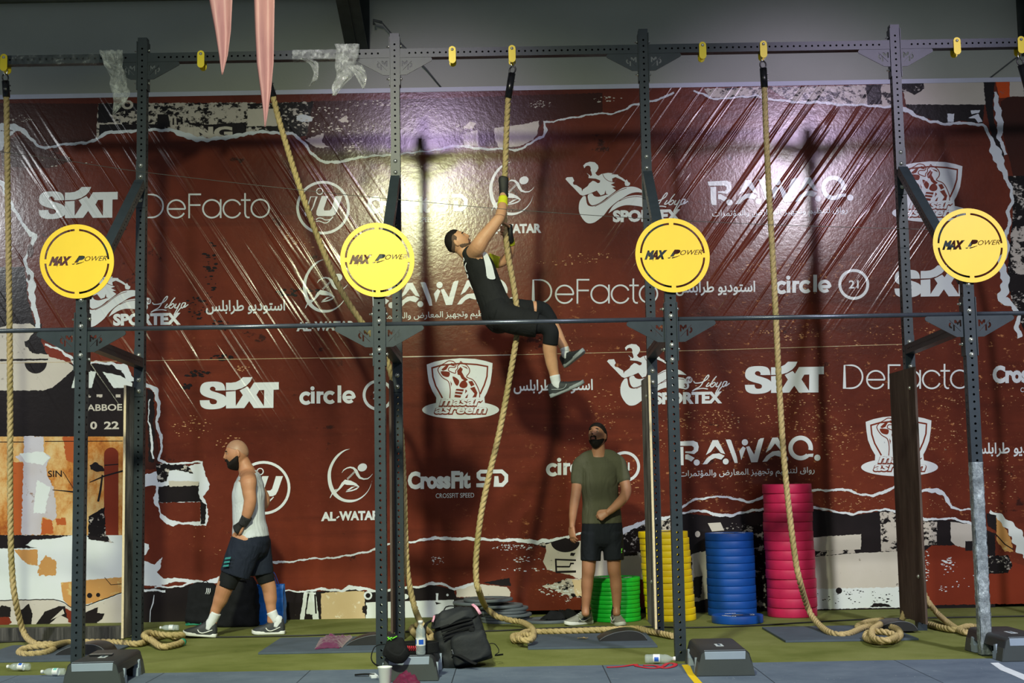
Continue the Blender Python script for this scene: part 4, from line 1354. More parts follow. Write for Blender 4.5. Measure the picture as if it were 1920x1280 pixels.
ME_BR, ME_FP = bracket_mesh(0.42), faceplate_mesh(0.40)
yc_b, yc_f = YB + W / 2, YF + W / 2
for i, x in enumerate(BX):
    u = sub('upright', ME_UPB, rig, (x, W / 2, 0))
    sub('bracket', ME_BR, u, (0, 0, ZBEAM - 0.07))
    zt = at(741, 300, YB).z
    sub('brace_plate', ME_FP, u, (0, 0, zt - 0.17))
    for dz in (-0.01, -0.107, -0.305):
        sub('bolt', ME_BOLT, u, (0, -W / 2 - 0.007, zt + dz))
    zl_ = at(741, 690, YB).z
    sub('brace_plate', ME_FP, u, (0, 0, zl_))
    for dz in (0.145, -0.06, -0.155):
        sub('bolt', ME_BOLT, u, (0, -W / 2 - 0.007, zl_ + dz))
    for m_ in ME_SBOLTS:
        sub('side_bolt', m_, u, (0, 0, ZBEAM + 0.07))
    for m_ in ME_SBOLTS:
        sub('side_bolt', m_, u, (0, 0, ZBEAM - 0.215))
    for me in (ME_GR, ME_GL):
        sub('gusset_plate', me, rig, (x, 0.004, ZBEAM - W / 2))
for i, x in enumerate(FX):
    u = sub('upright', ME_UPF, rig, (x, YF - YB + W / 2, 0))
    sub('bracket', ME_BR, u, (0, 0, ZBAR - 0.09))
    for dz in (0.018, -0.19, -0.295):
        if not (i in (0, 1) and dz < -0.2):
            sub('bolt', ME_BOLT, u, (0, -W / 2, ZBAR + dz))
    sub('bolt', ME_BOLT, u, (0, -W / 2, ZBAR + 0.21))
    for m_ in ME_SBOLTS:
        sub('side_bolt', m_, u, (0, 0, ZBAR + 0.075))
    for m_ in ME_SBOLTS:
        sub('side_bolt', m_, u, (0, 0, ZBAR - 0.215))
    for me in (ME_GR, ME_GL):
        sub('gusset_plate', me, rig, (x, YF - YB + 0.01, ZBAR - 0.014))

# top beams between the back uprights and round bars between the front ones
bx = [BX[0] - (BX[1] - BX[0])] + BX + [BX[3] + (BX[3] - BX[2])]
for a, b in zip(bx, bx[1:]):
    L = b - a - W
    bm = bmesh.new()
    tube_holes_bm(bm, L, z0=0.085 + ((L - 0.17) % 0.0519) / 2, sides='F')
    bmesh.ops.transform(bm, matrix=Matrix.Rotation(R(90), 4, 'Y'), verts=bm.verts[:])
    sub('top_beam', bm_mesh(bm), rig, (a + W / 2, W / 2, ZBEAM)).data.materials.append(M_RIG)
fx = [FX[0] - (FX[1] - FX[0])] + FX + [FX[3] + (FX[3] - FX[2])]
for a, b in zip(fx, fx[1:]):
    bm = bmesh.new()
    tube_bm(bm, [(a + W / 2 - .002, 0, 0), (b - W / 2 + .002, 0, 0)], 0.0165, 14)
    sub('pull_up_bar', bm_mesh(bm), rig, (0, YF - YB + 0.03, ZBAR)).data.materials.append(M_BARK)


def beam_between(name, p, q, parent, sides='LR'):
    p, q = Vector(p), Vector(q)
    d = q - p
    bm = bmesh.new()
    tube_holes_bm(bm, d.length, z0=0.1, sides=sides, r=0.007)
    zax = d.normalized()
    xax = Vector((1, 0, 0))
    xax = (xax - zax * xax.dot(zax)).normalized()
    yax = zax.cross(xax)
    M_ = Matrix((xax, yax, zax)).transposed().to_4x4()
    M_.translation = p
    bmesh.ops.transform(bm, matrix=M_, verts=bm.verts[:])
    me = bm_mesh(bm)
    me.materials.append(M_RIG)
    return sub(name, me, parent, (0, 0, 0))


zb1, zf1 = at(741, 338, YB).z, at(711, 545, YF).z
zs = at(741, 672, YB).z
for i in range(4):
    beam_between('diagonal_brace', (BX[i], -0.03, zb1), (FX[i], YF - YB + W + 0.01, zf1 + 0.02), rig)
    beam_between('side_beam', (BX[i], 0.0, zs), (FX[i], YF - YB + W, zs + 0.02), rig)

# plywood panels bolted beside the back uprights, edge on
for i, (pxe, yt, mat) in enumerate(((232, 722, M_BOARD_G), (733, 712, M_BOARD_B), (1224, 703, M_BOARD_G), (1727.5, 687, M_BOARD_B))):
    y0, y1 = 11.25, 11.25 + (0.36, 0.30, 0.62, 0.74)[i]
    xe = at(pxe, 950, y0).x
    zt_ = at(pxe, yt, y0).z
    bm = bmesh.new()
    box_bm(bm, (0, (y1 - y0) / 2 + .004, 0), (0.018, y1 - y0 - .008, zt_ - 0.075), mi=0)
    box_bm(bm, (0, 0.001, 0), (0.0182, 0.004, zt_ - 0.075), mi=1)
    o = sub('plywood_panel', bm_mesh(bm), rig, (xe, y0 - YB, (zt_ + 0.075) / 2))
    o.data.materials.append(mat)
    o.data.materials.append(M_PLYEDGE if i in (0, 2) else mat)
    o['label'] = ('grey filmed plywood panel with pale front edge', 'narrow dark plywood panel', 'grey weathered plywood panel with pale front edge', 'dark brown plywood panel')[i]
    for k in (0.08, 0.82):
        sub('panel_bolt', ME_BOLT, o, (-0.012, 0.12, (0.5 - k) * (zt_ - .075))).rotation_euler = (0, 0, R(-90 if i > 1 else 90))

# round yellow targets with cut-out ring and lettering
DY = YF - 0.024
dz_c = (143.5, 490.5)


def target_mesh():
    hol = []
    for a in (0, 90, 180, 270):
        hol.append(arcband(dz_c[0], dz_c[1], 57.2, 61.0, a + 4, a + 86, 22))
    hol.append(text_px('MAX', 90.5, 497.2, 44, 15.8, .085, .5, -.02))
    hol.append(text_px('P', 138.5, 491.6, 20.5, 11.6, .09, .5, -.02))
    hol.append(text_px('OWER', 158, 490, 42, 9.0, .006, .4, -.03))
    hol.append([(134, 495), (141, 494), (138, 496.5), (135, 496.6)])
    hol.append(stroke(qspline([(142, 495.6), (150, 493.4), (157, 491)], 4), [2.2] * 3 + [1.6] * 3 + [1.0] * 3))
    hol.append(stroke([(108, 495), (106, 501.5)], [1.6, 0.5]))
    V, T = fill([circ(dz_c[0], dz_c[1], 69.6, 72)], hol)
    c0 = at(dz_c[0], dz_c[1], DY)
    bm = bmesh.new()
    slab_bm(bm, V, T, lambda x, y, d: at(x, y, DY) - c0 + Vector((0, d, 0)), 0.006)
    bmesh.ops.recalc_face_normals(bm, faces=bm.faces[:])
    me = bm_mesh(bm)
    me.materials.append(M_YEL)
    return me


ME_T = target_mesh()
for i, (px, py) in enumerate(((144, 490), (707.5, 487), (1261, 478.5), (1819, 460))):
    c0 = at(px, py, DY)
    o = sub('round_target', ME_T, rig, (c0.x, c0.y - YB, c0.z))
    o['label'] = 'bright yellow disc with cut-out ring and lettering'
    bm = bmesh.new()
    box_bm(bm, (0, 0.014, 0.0), (0.06, 0.016, 0.34))
    s_ = bm_mesh(bm)
    s_.materials.append(M_RIG)
    sub('target_mount', s_, o, (FX[i] - c0.x, 0, -0.02))


# yellow hook plates on the top beam
def hook_mesh():
    bm = bmesh.new()
    pl = [(x, z) for x, z in circ(0, 0.012, 0.030, 10, a0=0, a1=180)] + circ(0, -0.078, 0.030, 10, a0=180, a1=360)
    V, T = fill([pl], [circ(0, 0.012, 0.006, 8)])
    for y0 in (-0.012, W + 0.006):
        slab_bm(bm, V, T, lambda x, z, d: (x, y0 + d, z), 0.007)
    tube_bm(bm, [(0, -0.006, -0.078), (0, W + 0.01, -0.078)], 0.011, 10)
    bmesh.ops.recalc_face_normals(bm, faces=bm.faces[:])
    me = bm_mesh(bm)
    me.materials.append(M_HOOK)
    return me


ME_H = hook_mesh()
HOOKS = [(8, 100), (377, 102), (498, 98), (848, 95), (960, 95), (1317, 86), (1431, 84), (1793, 66), (1913, 62)]
HX = []
for px, py in HOOKS:
    c0 = at(px, py, YB)
    HX.append(c0.x)
    o = sub('rope_hook', ME_H, rig, (c0.x, 0, ZBEAM + 0.008))
    sub('bolt', ME_BOLT, o, (0, -0.012, 0.012)).scale = (0.7, 0.7, 0.7)
    o['label'] = 'yellow double hook plate'

# ================================================================== climbing ropes
def mat_rope():
    t = NT('manila_rope')
    o = t.n('ShaderNodeTexCoord').outputs['Object']
    f = t.noise(t.mapped((160, 160, 40), src=o), 1.0, 4, 0.7)
    g = t.noise(t.mapped((1.1, 1.1, 2.2), src=o), 1.0, 4)
    c = t.ramp(f, [(0.3, lin((150, 128, 88))), (0.7, lin((212, 190, 142)))])
    c = t.mix(t.ramp(g, [(0.50, 0.0), (0.70, 0.6)]), c, lin((120, 116, 58)))
    return t.out(c, 0.85, 0, t.bump(f, 0.5, 0.003), 0.2)


M_ROPE = mat_rope()
M_SLEEVE = simple('black_sleeve', (24, 24, 28), 0.25, 0.1, var=0.1)
M_CHROME = simple('chrome_link', (214, 216, 220), 0.15, 0.95, var=0.03)
M_GREENTAPE = simple('green_tape', (30, 132, 104), 0.5)


def rope_bm(bm, pts, rad=0.0265, lay=0.15, step=0.011, seg=18):
    P = spline(pts, step)
    fr = frames(P, (1, 0.2, 0))
    s = 0.0
    rings = []
    for i, p in enumerate(P):
        if i:
            s += (P[i] - P[i - 1]).length
        _, u, w = fr[i]
        tw = -2 * math.pi * s / lay if P[0].z > P[-1].z + 1 else 2 * math.pi * s / lay
        tw = 2 * math.pi * s / lay
        ring_ = []
        for k in range(seg):
            a = 2 * math.pi * k / seg
            q = ((k % (seg // 3)) / (seg // 3) - 0.5) * 2
            r = rad * (0.60 + 0.40 * math.sqrt(max(0, 1 - q * q * 0.98)))
            ring_.append(bm.verts.new(p + u * (r * math.cos(a + tw)) + w * (r * math.sin(a + tw))))
        rings.append(ring_)
    for a, b in zip(rings, rings[1:]):
        for k in range(seg):
            f = bm.faces.new((a[k], a[(k + 1) % seg], b[(k + 1) % seg], b[k]))
            f.smooth = True
    bm.faces.new(rings[0][::-1])
    bm.faces.new(rings[-1])


YR = YB + W / 2          # ropes hang below the middle of the beam


def rope(label, hang, lie, hook=None, top_dir=None, end_tape=False):
    """hang: pixel points (px, py[, Y]) of the hanging part; lie: pixel points on the floor (px, py, height)"""
    pts = [at(h[0], h[1], h[2] if len(h) > 2 else YR) for h in hang]
    pts += [onz(l[0], l[1], l[2]) for l in lie]
    base = pts[0].copy()
    bm = bmesh.new()
    rope_bm(bm, [p - base for p in pts])
    o = link('climbing_rope', bm_mesh(bm), M_ROPE)
    o.location = base
    tag(o, label, 'rope', 'climbing ropes on the rig')
    if hook is not None:
        hz = ZBEAM - 0.070
        t0 = Vector((hook, YR, hz - 0.092))
        d = (pts[0] - t0)
        e = t0 + d * 0.10
        # black sleeve and thimble eye
        bm = bmesh.new()
        tube_bm(bm, [e - base, pts[0] + (pts[1] - pts[0]).normalized() * 0.03 - base], 0.0305, 14)
        ax = (e - pts[0]).normalized()
        for k in (0.35, 0.75):
            c = e + (pts[0] - e) * k - base
            box_bm(bm, c + Vector((0.033, 0, 0)), (0.014, 0.012, 0.010))
        sl = link('sleeve', bm_mesh(bm), M_SLEEVE, None)
        sl.parent = o
        bm = bmesh.new()
        lp = [e + ax * (0.030 + 0.034 * math.cos(a)) * 1.0 + Vector((1, 0, 0)) * (0.025 * math.sin(a)) - base for a in [i * 2 * math.pi / 18 for i in range(18)]]
        tube_bm(bm, lp, 0.0065, 8, closed=True, up=(0, 1, 0))
        th = link('thimble', bm_mesh(bm), M_SLEEVE, None)
        th.parent = o
        bm = bmesh.new()
        cz = (e + ax * 0.056 - base)
        top = Vector((hook, YR, hz + 0.0)) - base
        lp = []
        for i in range(20):
            a = 2 * math.pi * i / 20
            m_ = (cz + top) / 2
            lp.append(m_ + (top - cz) * 0.5 * math.cos(a) + Vector((0.018 * math.sin(a) * (0.75 + 0.25 * math.cos(a)), 0.004 * math.sin(a), 0)))
        tube_bm(bm, lp, 0.0045, 8, closed=True, up=(0, 1, 0))
        kb = link('carabiner', bm_mesh(bm), M_CHROME, None)
        kb.parent = o
    if end_tape:
        a_, b_ = pts[-2] - base, pts[-1] - base
        d_ = (b_ - a_).normalized()
        bm = bmesh.new()
        tube_bm(bm, [b_ - d_ * 0.03, b_ + d_ * 0.006], 0.029, 14)
        tp = link('end_tape', bm_mesh(bm), M_GREENTAPE, None)
        tp.parent = o
        tp['label'] = 'green tape'
    return o


g = 0.029
rope('straight tan climbing rope along the left edge, tail heaped by the first panel',
     [(12, 176), (14, 320), (16, 480), (18, 620), (19, 760), (19, 900), (20, 1000), (22, 1060), (28, 1120)], [(44, 1184, .10), (66, 1206, .03), (94, 1207, g), (101, 1215, g), (85, 1223, g), (50, 1226, g), (36, 1222, g), (52, 1214, .05), (100, 1209, .06), (130, 1204, g), (200, 1203, g), (235, 1205, g), (262, 1206, g), (290, 1196, g), (316, 1190, g), (330, 1195, g), (342, 1190, .06), (312, 1190, .07), (280, 1186, .08), (270, 1192, .08), (284, 1200, .05), (304, 1212, g), (330, 1208, g), (343, 1203, .03)], HX[0], end_tape=True)
rope('slanting yellowish climbing rope swung aside behind the second yellow target',
     [(511, 176), (526, 235), (560, 345), (602, 460), (640, 545), (684, 612), (714, 650, 11.66), (733, 700, 11.70), (750, 790, 11.70), (757, 900, 11.70), (760, 1000, 11.70), (765, 1080, 11.68), (778, 1140, 11.66)], [(792, 1172, .14), (808, 1190, .05), (800, 1204, g), (780, 1190, .03), (772, 1178, g), (784, 1172, .06), (792, 1186, .06), (806, 1206, .03), (812, 1212, g)], HX[2])
rope('tan climbing rope the man in the black tank top is climbing, tail along the floor',
     [(953, 178), (950, 240), (947, 320), (945, 380), (947, 430), (953, 480), (962, 530), (969, 580), (969, 625), (964, 660), (950, 740), (934, 820), (915, 900), (901, 970), (893, 1040), (893, 1085), (899, 1110)], [(910, 1136, .16), (930, 1154, .10), (955, 1162, .06), (978, 1166, .05), (996, 1176, .05), (1000, 1190, .04), (985, 1198, g), (966, 1200, g), (963, 1192, .03), (985, 1190, .07), (1000, 1193, .07), (990, 1200, .06), (972, 1196, .06), (985, 1185, .04), (1010, 1184, g), (1060, 1183, g), (1110, 1181, g), (1160, 1179, g), (1196, 1178, g), (1215, 1183, g), (1232, 1186, g), (1262, 1192, g)], HX[4])
rope('tan climbing rope crossing in front of the tall pink plate stack',
     [(1433, 158), (1437, 260), (1443, 380), (1450, 500), (1456, 620), (1462, 740), (1470, 860), (1480, 960), (1491, 1045), (1500, 1090)], [(1516, 1142, .16), (1535, 1170, .06), (1560, 1187, .03), (1590, 1188, g), (1620, 1176, .04), (1650, 1172, .05), (1680, 1178, .05), (1688, 1190, .04), (1675, 1200, g), (1645, 1202, g), (1624, 1196, g), (1628, 1186, .06), (1655, 1184, .08), (1680, 1192, .06), (1664, 1200, .06), (1638, 1196, .06), (1636, 1180, .08), (1650, 1170, .08), (1628, 1170, g), (1608, 1174, g), (1626, 1166, g), (1656, 1162, g)], HX[6])
rope('tan climbing rope clipped at the top right corner of the rig, running out of view',
     [(1930, 176, YR), (1950, 260, YR + .02), (1990, 420, YR + .05), (2010, 640, YR + .1), (2015, 840, YR + .1), (2020, 1060, YR)], [(2040, 1190, .10), (2070, 1206, g), (2100, 1206, g)], HX[8])
pts_ = [onz(1690, 1168, g)] + [at(1712, 1100, 12.15), at(1728, 1106, 12.25), at(1742, 1130, 12.15)] + [onz(*q) for q in ((1760, 1152, .06), (1784, 1172, .03), (1808, 1185, g), (1828, 1184, g), (1832, 1176, g), (1814, 1174, .04), (1790, 1180, .03), (1764, 1176, g), (1742, 1170, g))]
bm = bmesh.new()
rope_bm(bm, [p - pts_[0] for p in pts_])
o = link('rope_tail', bm_mesh(bm), M_ROPE)
o.location = pts_[0]
tag(o, 'loose end of tan rope looped on the turf behind the dark brown panel', 'rope')

# thin steel cable strung across in front of the back uprights
M_CABLE = simple('thin_cable', (92, 92, 90), 0.35, 0.6)
M_BLACKCABLE = simple('black_cable', (22, 22, 24), 0.5)
cpts = [at(px, py, 11.2) for px, py in ((-30, 280), (130, 302), (265, 322), (480, 347), (640, 364), (800, 379), (960, 393), (1200, 409), (1440, 421), (1600, 426), (1772, 431))]
bm = bmesh.new()
b0 = cpts[0].copy()
tube_bm(bm, [p - b0 for p in spline(cpts, 0.05)], 0.0026, 6)
o = link('steel_cable', bm_mesh(bm), M_CABLE)
o.location = b0
tag(o, 'thin grey cable strung across the whole rig from the left edge to the last target', 'cable')
# black cable lying along the turf
bm = bmesh.new()
cp = [onz(px, py, 0.008) for px, py in ((-40, 1206), (30, 1202), (120, 1200), (230, 1194), (300, 1192), (400, 1194), (520, 1192), (600, 1190), (680, 1186), (740, 1184), (840, 1184), (930, 1182), (1060, 1176), (1180, 1174), (1300, 1176), (1420, 1172), (1520, 1166), (1640, 1160), (1780, 1157), (1960, 1154))]
b0 = cp[0].copy()
tube_bm(bm, [p - b0 for p in spline(cp, 0.05)], 0.007, 6)
o = link('black_cable', bm_mesh(bm), M_BLACKCABLE)
o.location = b0
tag(o, 'black power cable lying along the turf behind the rig', 'cable')
# ================================================================== bumper plates
def mat_rubber(name, c):
    t = NT(name)
    o = t.n('ShaderNodeTexCoord').outputs['Object']
    f = t.noise(o, 7, 5, 0.65)
    cl = lin(c)
    col = t.ramp(f, [(0.3, tuple(v * 0.84 for v in cl)), (0.72, tuple(min(1, v * 1.1) for v in cl))])
    return t.out(col, 0.5, 0, t.bump(t.noise(o, 300, 2), 0.08, 0.002), 0.4)


M_PL = {'green': mat_rubber('rubber_green', (8, 168, 40)), 'yellow': mat_rubber('rubber_yellow', (250, 212, 16)), 'blue': mat_rubber('rubber_blue', (14, 78, 168)),
        'pink': mat_rubber('rubber_pink', (196, 34, 84)), 'grey': mat_rubber('rubber_grey', (92, 100, 108))}
M_WPRINT = simple('white_print', (222, 226, 230), 0.6, var=0.05)
M_HUB = simple('steel_hub', (150, 152, 154), 0.35, 0.8)


def plate_mesh(t, mat, Rr=0.225):
    bm = bmesh.new()
    e = min(0.006, t * 0.2)
    lathe_bm(bm, [(0.052, 0.003), (0.18, 0.003), (0.19, 0.0), (Rr - e, 0.0), (Rr - e * .3, e * .3), (Rr, e), (Rr, t - e), (Rr - e * .3, t - e * .3), (Rr - e, t), (0.19, t), (0.18, t - 0.003), (0.052, t - 0.003), (0.052, 0.003)], 56)
    bmesh.ops.remove_doubles(bm, verts=bm.verts[:], dist=1e-5)
    bmesh.ops.recalc_face_normals(bm, faces=bm.faces[:])
    me = bm_mesh(bm)
    me.materials.append(mat)
    return me


def hub_mesh(t):
    bm = bmesh.new()
    lathe_bm(bm, [(0.0255, 0.001), (0.052, 0.001), (0.052, t - 0.001), (0.0255, t - 0.001), (0.0255, 0.001)], 28)
    bmesh.ops.remove_doubles(bm, verts=bm.verts[:], dist=1e-5)
    bmesh.ops.recalc_face_normals(bm, faces=bm.faces[:])
    me = bm_mesh(bm)
    me.materials.append(M_HUB)
    return me


def lettering_mesh(t):
    bm = bmesh.new()
    for a0, n in ((200, 7), (330, 6), (90, 5)):
        for i in range(n):
            a = R(a0 + i * 9)
            for k in range(2):
                c = Vector(((0.125 + 0.02 * k) * math.cos(a), (0.125 + 0.02 * k) * math.sin(a), t - 0.0022))
                box_bm(bm, c, (0.012, 0.009 + 0.006 * ((i + k) % 2), 0.001), Matrix.Rotation(a, 3, 'Z'))
    me = bm_mesh(bm)
    me.materials.append(M_WPRINT)
    return me


ORD = ['topmost', 'second from the top', 'third from the top', 'fourth from the top', 'fifth from the top', 'sixth from the top', 'seventh from the top', 'eighth from the top', 'ninth from the top', 'tenth from the top',
       'eleventh from the top', 'twelfth from the top', 'thirteenth from the top', 'bottom one']


def plate_stack(color, px_x, py_front, n, py_top, desc, group, lean=0.0, jit=0.004):
    c = onz(px_x, py_front)
    cy = c.y + 0.225
    H = at(px_x, py_top, c.y).z
    t = H / n
    me, hm = plate_mesh(t - 0.0008, M_PL[color]), hub_mesh(t - 0.0008)
    for i in range(n):
        nm = ORD[n - 1 - i] if 0 < i else 'bottom one'
        o = link('bumper_plate', me)
        x = c.x * cy / c.y + lean * (i / n) + rng.uniform(-jit, jit)
        o.location = (x, cy + rng.uniform(-jit, jit), i * t + 0.0005)
        o.rotation_euler = (0, 0, rng.uniform(0, 6))
        tag(o, '%s bumper plate, %s of %s' % (color, nm, desc), 'weight plate', group)
        if i == n - 1:
            h = link('hub', hm, None)
            h.parent = o
            if color in ('blue', 'yellow', 'green'):
                l_ = link('lettering', lettering_mesh(t - 0.0008), None)
                l_.parent = o
    return t


plate_stack('green', 1155, 1167, 10, 1084, 'the short stack behind the man in green', 'green bumper plates in the short stack')
plate_stack('yellow', 1259, 1166, 14, 997, 'the stack behind the third front post', 'yellow bumper plates in the stack', -0.055, .005)
tb = plate_stack('blue', 1374, 1156.5, 11, 1000, 'the stack between yellow and pink', 'blue bumper plates in the stack', -0.012, .003)
plate_stack('pink', 1487, 1159, 14, 907, 'the tallest stack', 'pink bumper plates in the tallest stack', -0.015, .007)
c = onz(1383, 1171.5)
o = link('bumper_plate', plate_mesh(tb, M_PL['blue']))
o.location = (c.x * (c.y + .225) / c.y, c.y + .225, 0.0005)
tag(o, 'single blue bumper plate lying flat on the turf before the blue stack', 'weight plate')
for nm, m_ in (('hub', hub_mesh(tb)), ('lettering', lettering_mesh(tb))):
    h = link(nm, m_, None)
    h.parent = o
# grey fractional plates in an untidy heap
tg = 0.027
mg, hg = plate_mesh(tg - .001, M_PL['grey']), hub_mesh(tg - .001)
c = onz(945, 1170)
GO = ['bottom one', 'second up', 'third up', 'fourth up', 'fifth up', 'sixth up', 'seventh up', 'topmost']
for i, (dx, dy) in enumerate(((0.02, 0), (0.01, .02), (0.03, -.01), (-0.02, 0.01), (0.0, .03), (-0.05, .0), (-.20, .03), (-0.14, .02))):
    o = link('weight_plate', mg)
    o.location = (c.x * (c.y + .225) / c.y + dx - (.04 if i == 6 else 0), c.y + .225 + dy, i * tg + 0.0005)
    tag(o, 'thin grey plate, %s of the untidy heap behind the black rucksack' % GO[i], 'weight plate', 'grey plates in the heap')
    if i == 7:
        h = link('hub', hg, None)
        h.parent = o
c = onz(1026, 1170)
o = link('weight_plate', mg)
o.location = (c.x * (c.y + .225) / c.y, c.y + .225, 0.0005)
tag(o, 'thin grey plate lying alone under the black jacket', 'weight plate')
YPL = c.y + .225

# ================================================================== mats and sit-up pads on the turf
M_MAT = simple('mat_rubber', (72, 84, 100), 0.8, var=0.14, scale=5, bump=0.3, bscale=260)
M_PAD = simple('pad_vinyl', (34, 34, 38), 0.42, var=0.12, scale=8, bump=0.1, bscale=200)
M_PIPE = simple('pad_piping', (92, 96, 104), 0.5, var=0.05)


def floor_mat(px_front_left, px_front_right, py_front, depth, label):
    a, b = onz(px_front_left, py_front), onz(px_front_right, py_front - 0.0172 * (px_front_right - px_front_left))
    w = b.x - a.x
    bm = bmesh.new()
    box_bm(bm, (w / 2, depth / 2, 0.008), (w, depth, 0.0158), bevel=0.003)
    o = link('rubber_mat', bm_mesh(bm), M_MAT)
    o.location = (a.x, a.y, 0.0003)
    tag(o, label, 'mat', 'dark mats under the ropes')
    return a, w


m1 = floor_mat(-70, 180, 1243.5, 1.02, 'dark blue-grey mat under the coil of the leftmost rope')
m2 = floor_mat(484, 737, 1227, 1.02, 'dark blue-grey mat with a purple cloth on it')
m3 = floor_mat(990, 1233, 1218, 0.92, 'dark blue-grey mat with a brown scrap and a clean pad')
m4 = floor_mat(1473, 1723, 1204.5, 1.02, 'dark blue-grey mat under the coil before the brown panel')


def situp_pad(px0, px1, py, label, up=0.0163):
    a, b = onz(px0, py, up), onz(px1, py - 0.0172 * (px1 - px0), up)
    w = b.x - a.x
    prof = [(0, 0.0), (0.004, 0.010), (.12, 0.036), (.3, 0.060), (.5, 0.074), (.66, 0.076), (.8, 0.068), (.92, 0.046), (.985, 0.016), (1.0, 0.0)]
    P_ = qspline([(x, z) for x, z in prof], 3)
    D = 0.30
    bm = bmesh.new()
    sec = []
    for y, k, z_ in ((0.0, 0.965, 0.985), (0.008, 1.0, 1.0), (D - .008, 1.0, 1.0), (D, 0.965, 0.985)):
        sec.append([bm.verts.new(((x - .5) * w * k + .5 * w, y, max(0, z) * z_)) for x, z in P_])
    for s1, s2 in zip(sec, sec[1:]):
        for i in range(len(P_) - 1):
            bm.faces.new((s1[i], s1[i + 1], s2[i + 1], s2[i])).smooth = True
        bm.faces.new((s1[0], s2[0], s2[-1], s1[-1]))
    bm.faces.new(sec[0][::-1])
    bm.faces.new(sec[-1])
    bmesh.ops.recalc_face_normals(bm, faces=bm.faces[:])
    o = link('situp_pad', bm_mesh(bm), M_PAD)
    o.location = (a.x, a.y, up)
    bm = bmesh.new()
    tube_bm(bm, [((x - .5) * w * .985 + .5 * w, 0.001, z) for x, z in P_[2:-2]], 0.0028, 6)
    pp = link('piping', bm_mesh(bm), M_PIPE, None)
    pp.parent = o
    tag(o, label, 'sit-up pad', 'curved sit-up pads')


situp_pad(104, 199, 1228, 'black curved sit-up pad beside the leftmost rope coil')
situp_pad(650, 745, 1210, 'black curved sit-up pad touching the purple cloth, behind the second front post')
situp_pad(1124, 1214, 1202, 'black curved sit-up pad in plain view before the man in green')
situp_pad(1640, 1722, 1184, 'black curved sit-up pad half hidden by the coil before the brown panel')

# ================================================================== step platforms
M_STEPB = simple('step_black', (44, 46, 50), 0.5, var=0.12, bump=0.15, bscale=300)
M_STEPG = simple('step_body_grey', (68, 74, 76), 0.5, var=0.06)
M_STEPL = simple('step_light_grey', (150, 164, 184), 0.55, var=0.04)
M_LABEL = simple('step_label', (196, 204, 214), 0.4, var=0.04)
M_INK = simple('label_ink', (70, 84, 104), 0.5, var=0.04)
LST = 0.70


def rounded_sec(hw_top, hw_bot, z0, z1, r, n=5):
    return [(-hw_bot, z0)] + [(-hw_top + r - r * math.cos(R(90 * i / n)), z1 - r + r * math.sin(R(90 * i / n))) for i in range(n + 1)] + \
           [(hw_top - r + r * math.sin(R(90 * i / n)), z1 - r + r * math.cos(R(90 * i / n))) for i in range(n + 1)] + [(hw_bot, z0)]


def loft_y(secs, ys, mat_caps=None):
    bm = bmesh.new()
    rs = [[bm.verts.new((x, y, z)) for x, z in s_] for s_, y in zip(secs, ys)]
    n = len(rs[0])
    for a, b in zip(rs, rs[1:]):
        for i in range(n):
            f = bm.faces.new((a[i], a[(i + 1) % n], b[(i + 1) % n], b[i]))
    bm.faces.new(rs[0][::-1])
    bm.faces.new(rs[-1])
    bmesh.ops.recalc_face_normals(bm, faces=bm.faces[:])
    return bm


def step_parts(root):
    def hw(z):
        return 0.188 - 0.028 * z / 0.16
    o = link('deck', bm_mesh(loft_y([rounded_sec(.155, hw(.085) - .004, .085, .157, .03), rounded_sec(.160, hw(.085), .085, .160, .034), rounded_sec(.160, hw(.085), .085, .160, .034), rounded_sec(.155, hw(.085) - .004, .085, .157, .03)], [0.0, 0.006, LST - .006, LST])), M_STEPB)
    o.parent = root
    shade_auto(o)
    for y0, y1 in ((0.0, 0.11), (LST - .11, LST)):
        bm = bmesh.new()
        sec = [(-hw(0), 0), (-hw(.09), .09), (hw(.09), .09), (hw(0), 0)]
        e = loft_y([sec, sec], [y0 + .0005, y1])
        l_ = link('end_leg', bm_mesh(e), M_STEPG, None)
        l_.parent = root
        bm.free()
    # grey face plate on the front end
    bm = loft_y([rounded_sec(.156, .187, 0.004, .152, .034)] * 2, [-0.003, 0.001])
    l_ = link('end_face', bm_mesh(bm), M_STEPG, None)
    l_.parent = root
    bm = bmesh.new()
    vs = [(-.128, -.0045, .106), (.128, -.0045, .106), (.131, -.0045, .152), (-.131, -.0045, .152), (.131, 0.012, .1612), (-.131, 0.012, .1612)]
    v = [bm.verts.new(q) for q in vs]
    bm.faces.new((v[0], v[1], v[2], v[3]))
    bm.faces.new((v[3], v[2], v[4], v[5]))
    l_ = link('grip_strip', bm_mesh(bm), M_STEPL, None)
    l_.parent = root
    # stepped light-grey risers under both sides
    for sx in (-1, 1):
        for y0, sg in ((0.10, 1), (LST - 0.10, -1)):
            pr = [(0, 0), (.085, 0), (.085, .05), (.06, .055), (.055, .098), (.02, .104), (.012, .06), (0, .055)]
            bm = bmesh.new()
            V, T = fill([[(y, z) for y, z in pr]])
            slab_bm(bm, V, T, lambda y, z, d: (sx * (.168 + .012 - d), y0 + sg * y, z + .001), 0.035)
            bmesh.ops.recalc_face_normals(bm, faces=bm.faces[:])
            l_ = link('riser_block', bm_mesh(bm), M_STEPL, None)
            l_.parent = root
    bm = bmesh.new()
    box_bm(bm, (0, .30, .1606), (.05, .13, .0016))
    l_ = link('top_label', bm_mesh(bm), M_LABEL, None)
    l_.parent = root
    bm = bmesh.new()
    tube_bm(bm, [(-.008, .26 + .012 * i, .162) if i % 2 else (.008, .26 + .012 * i, .162) for i in range(8)], .0018, 5)
    q = link('label_mark', bm_mesh(bm), M_INK, None)
    q.parent = l_


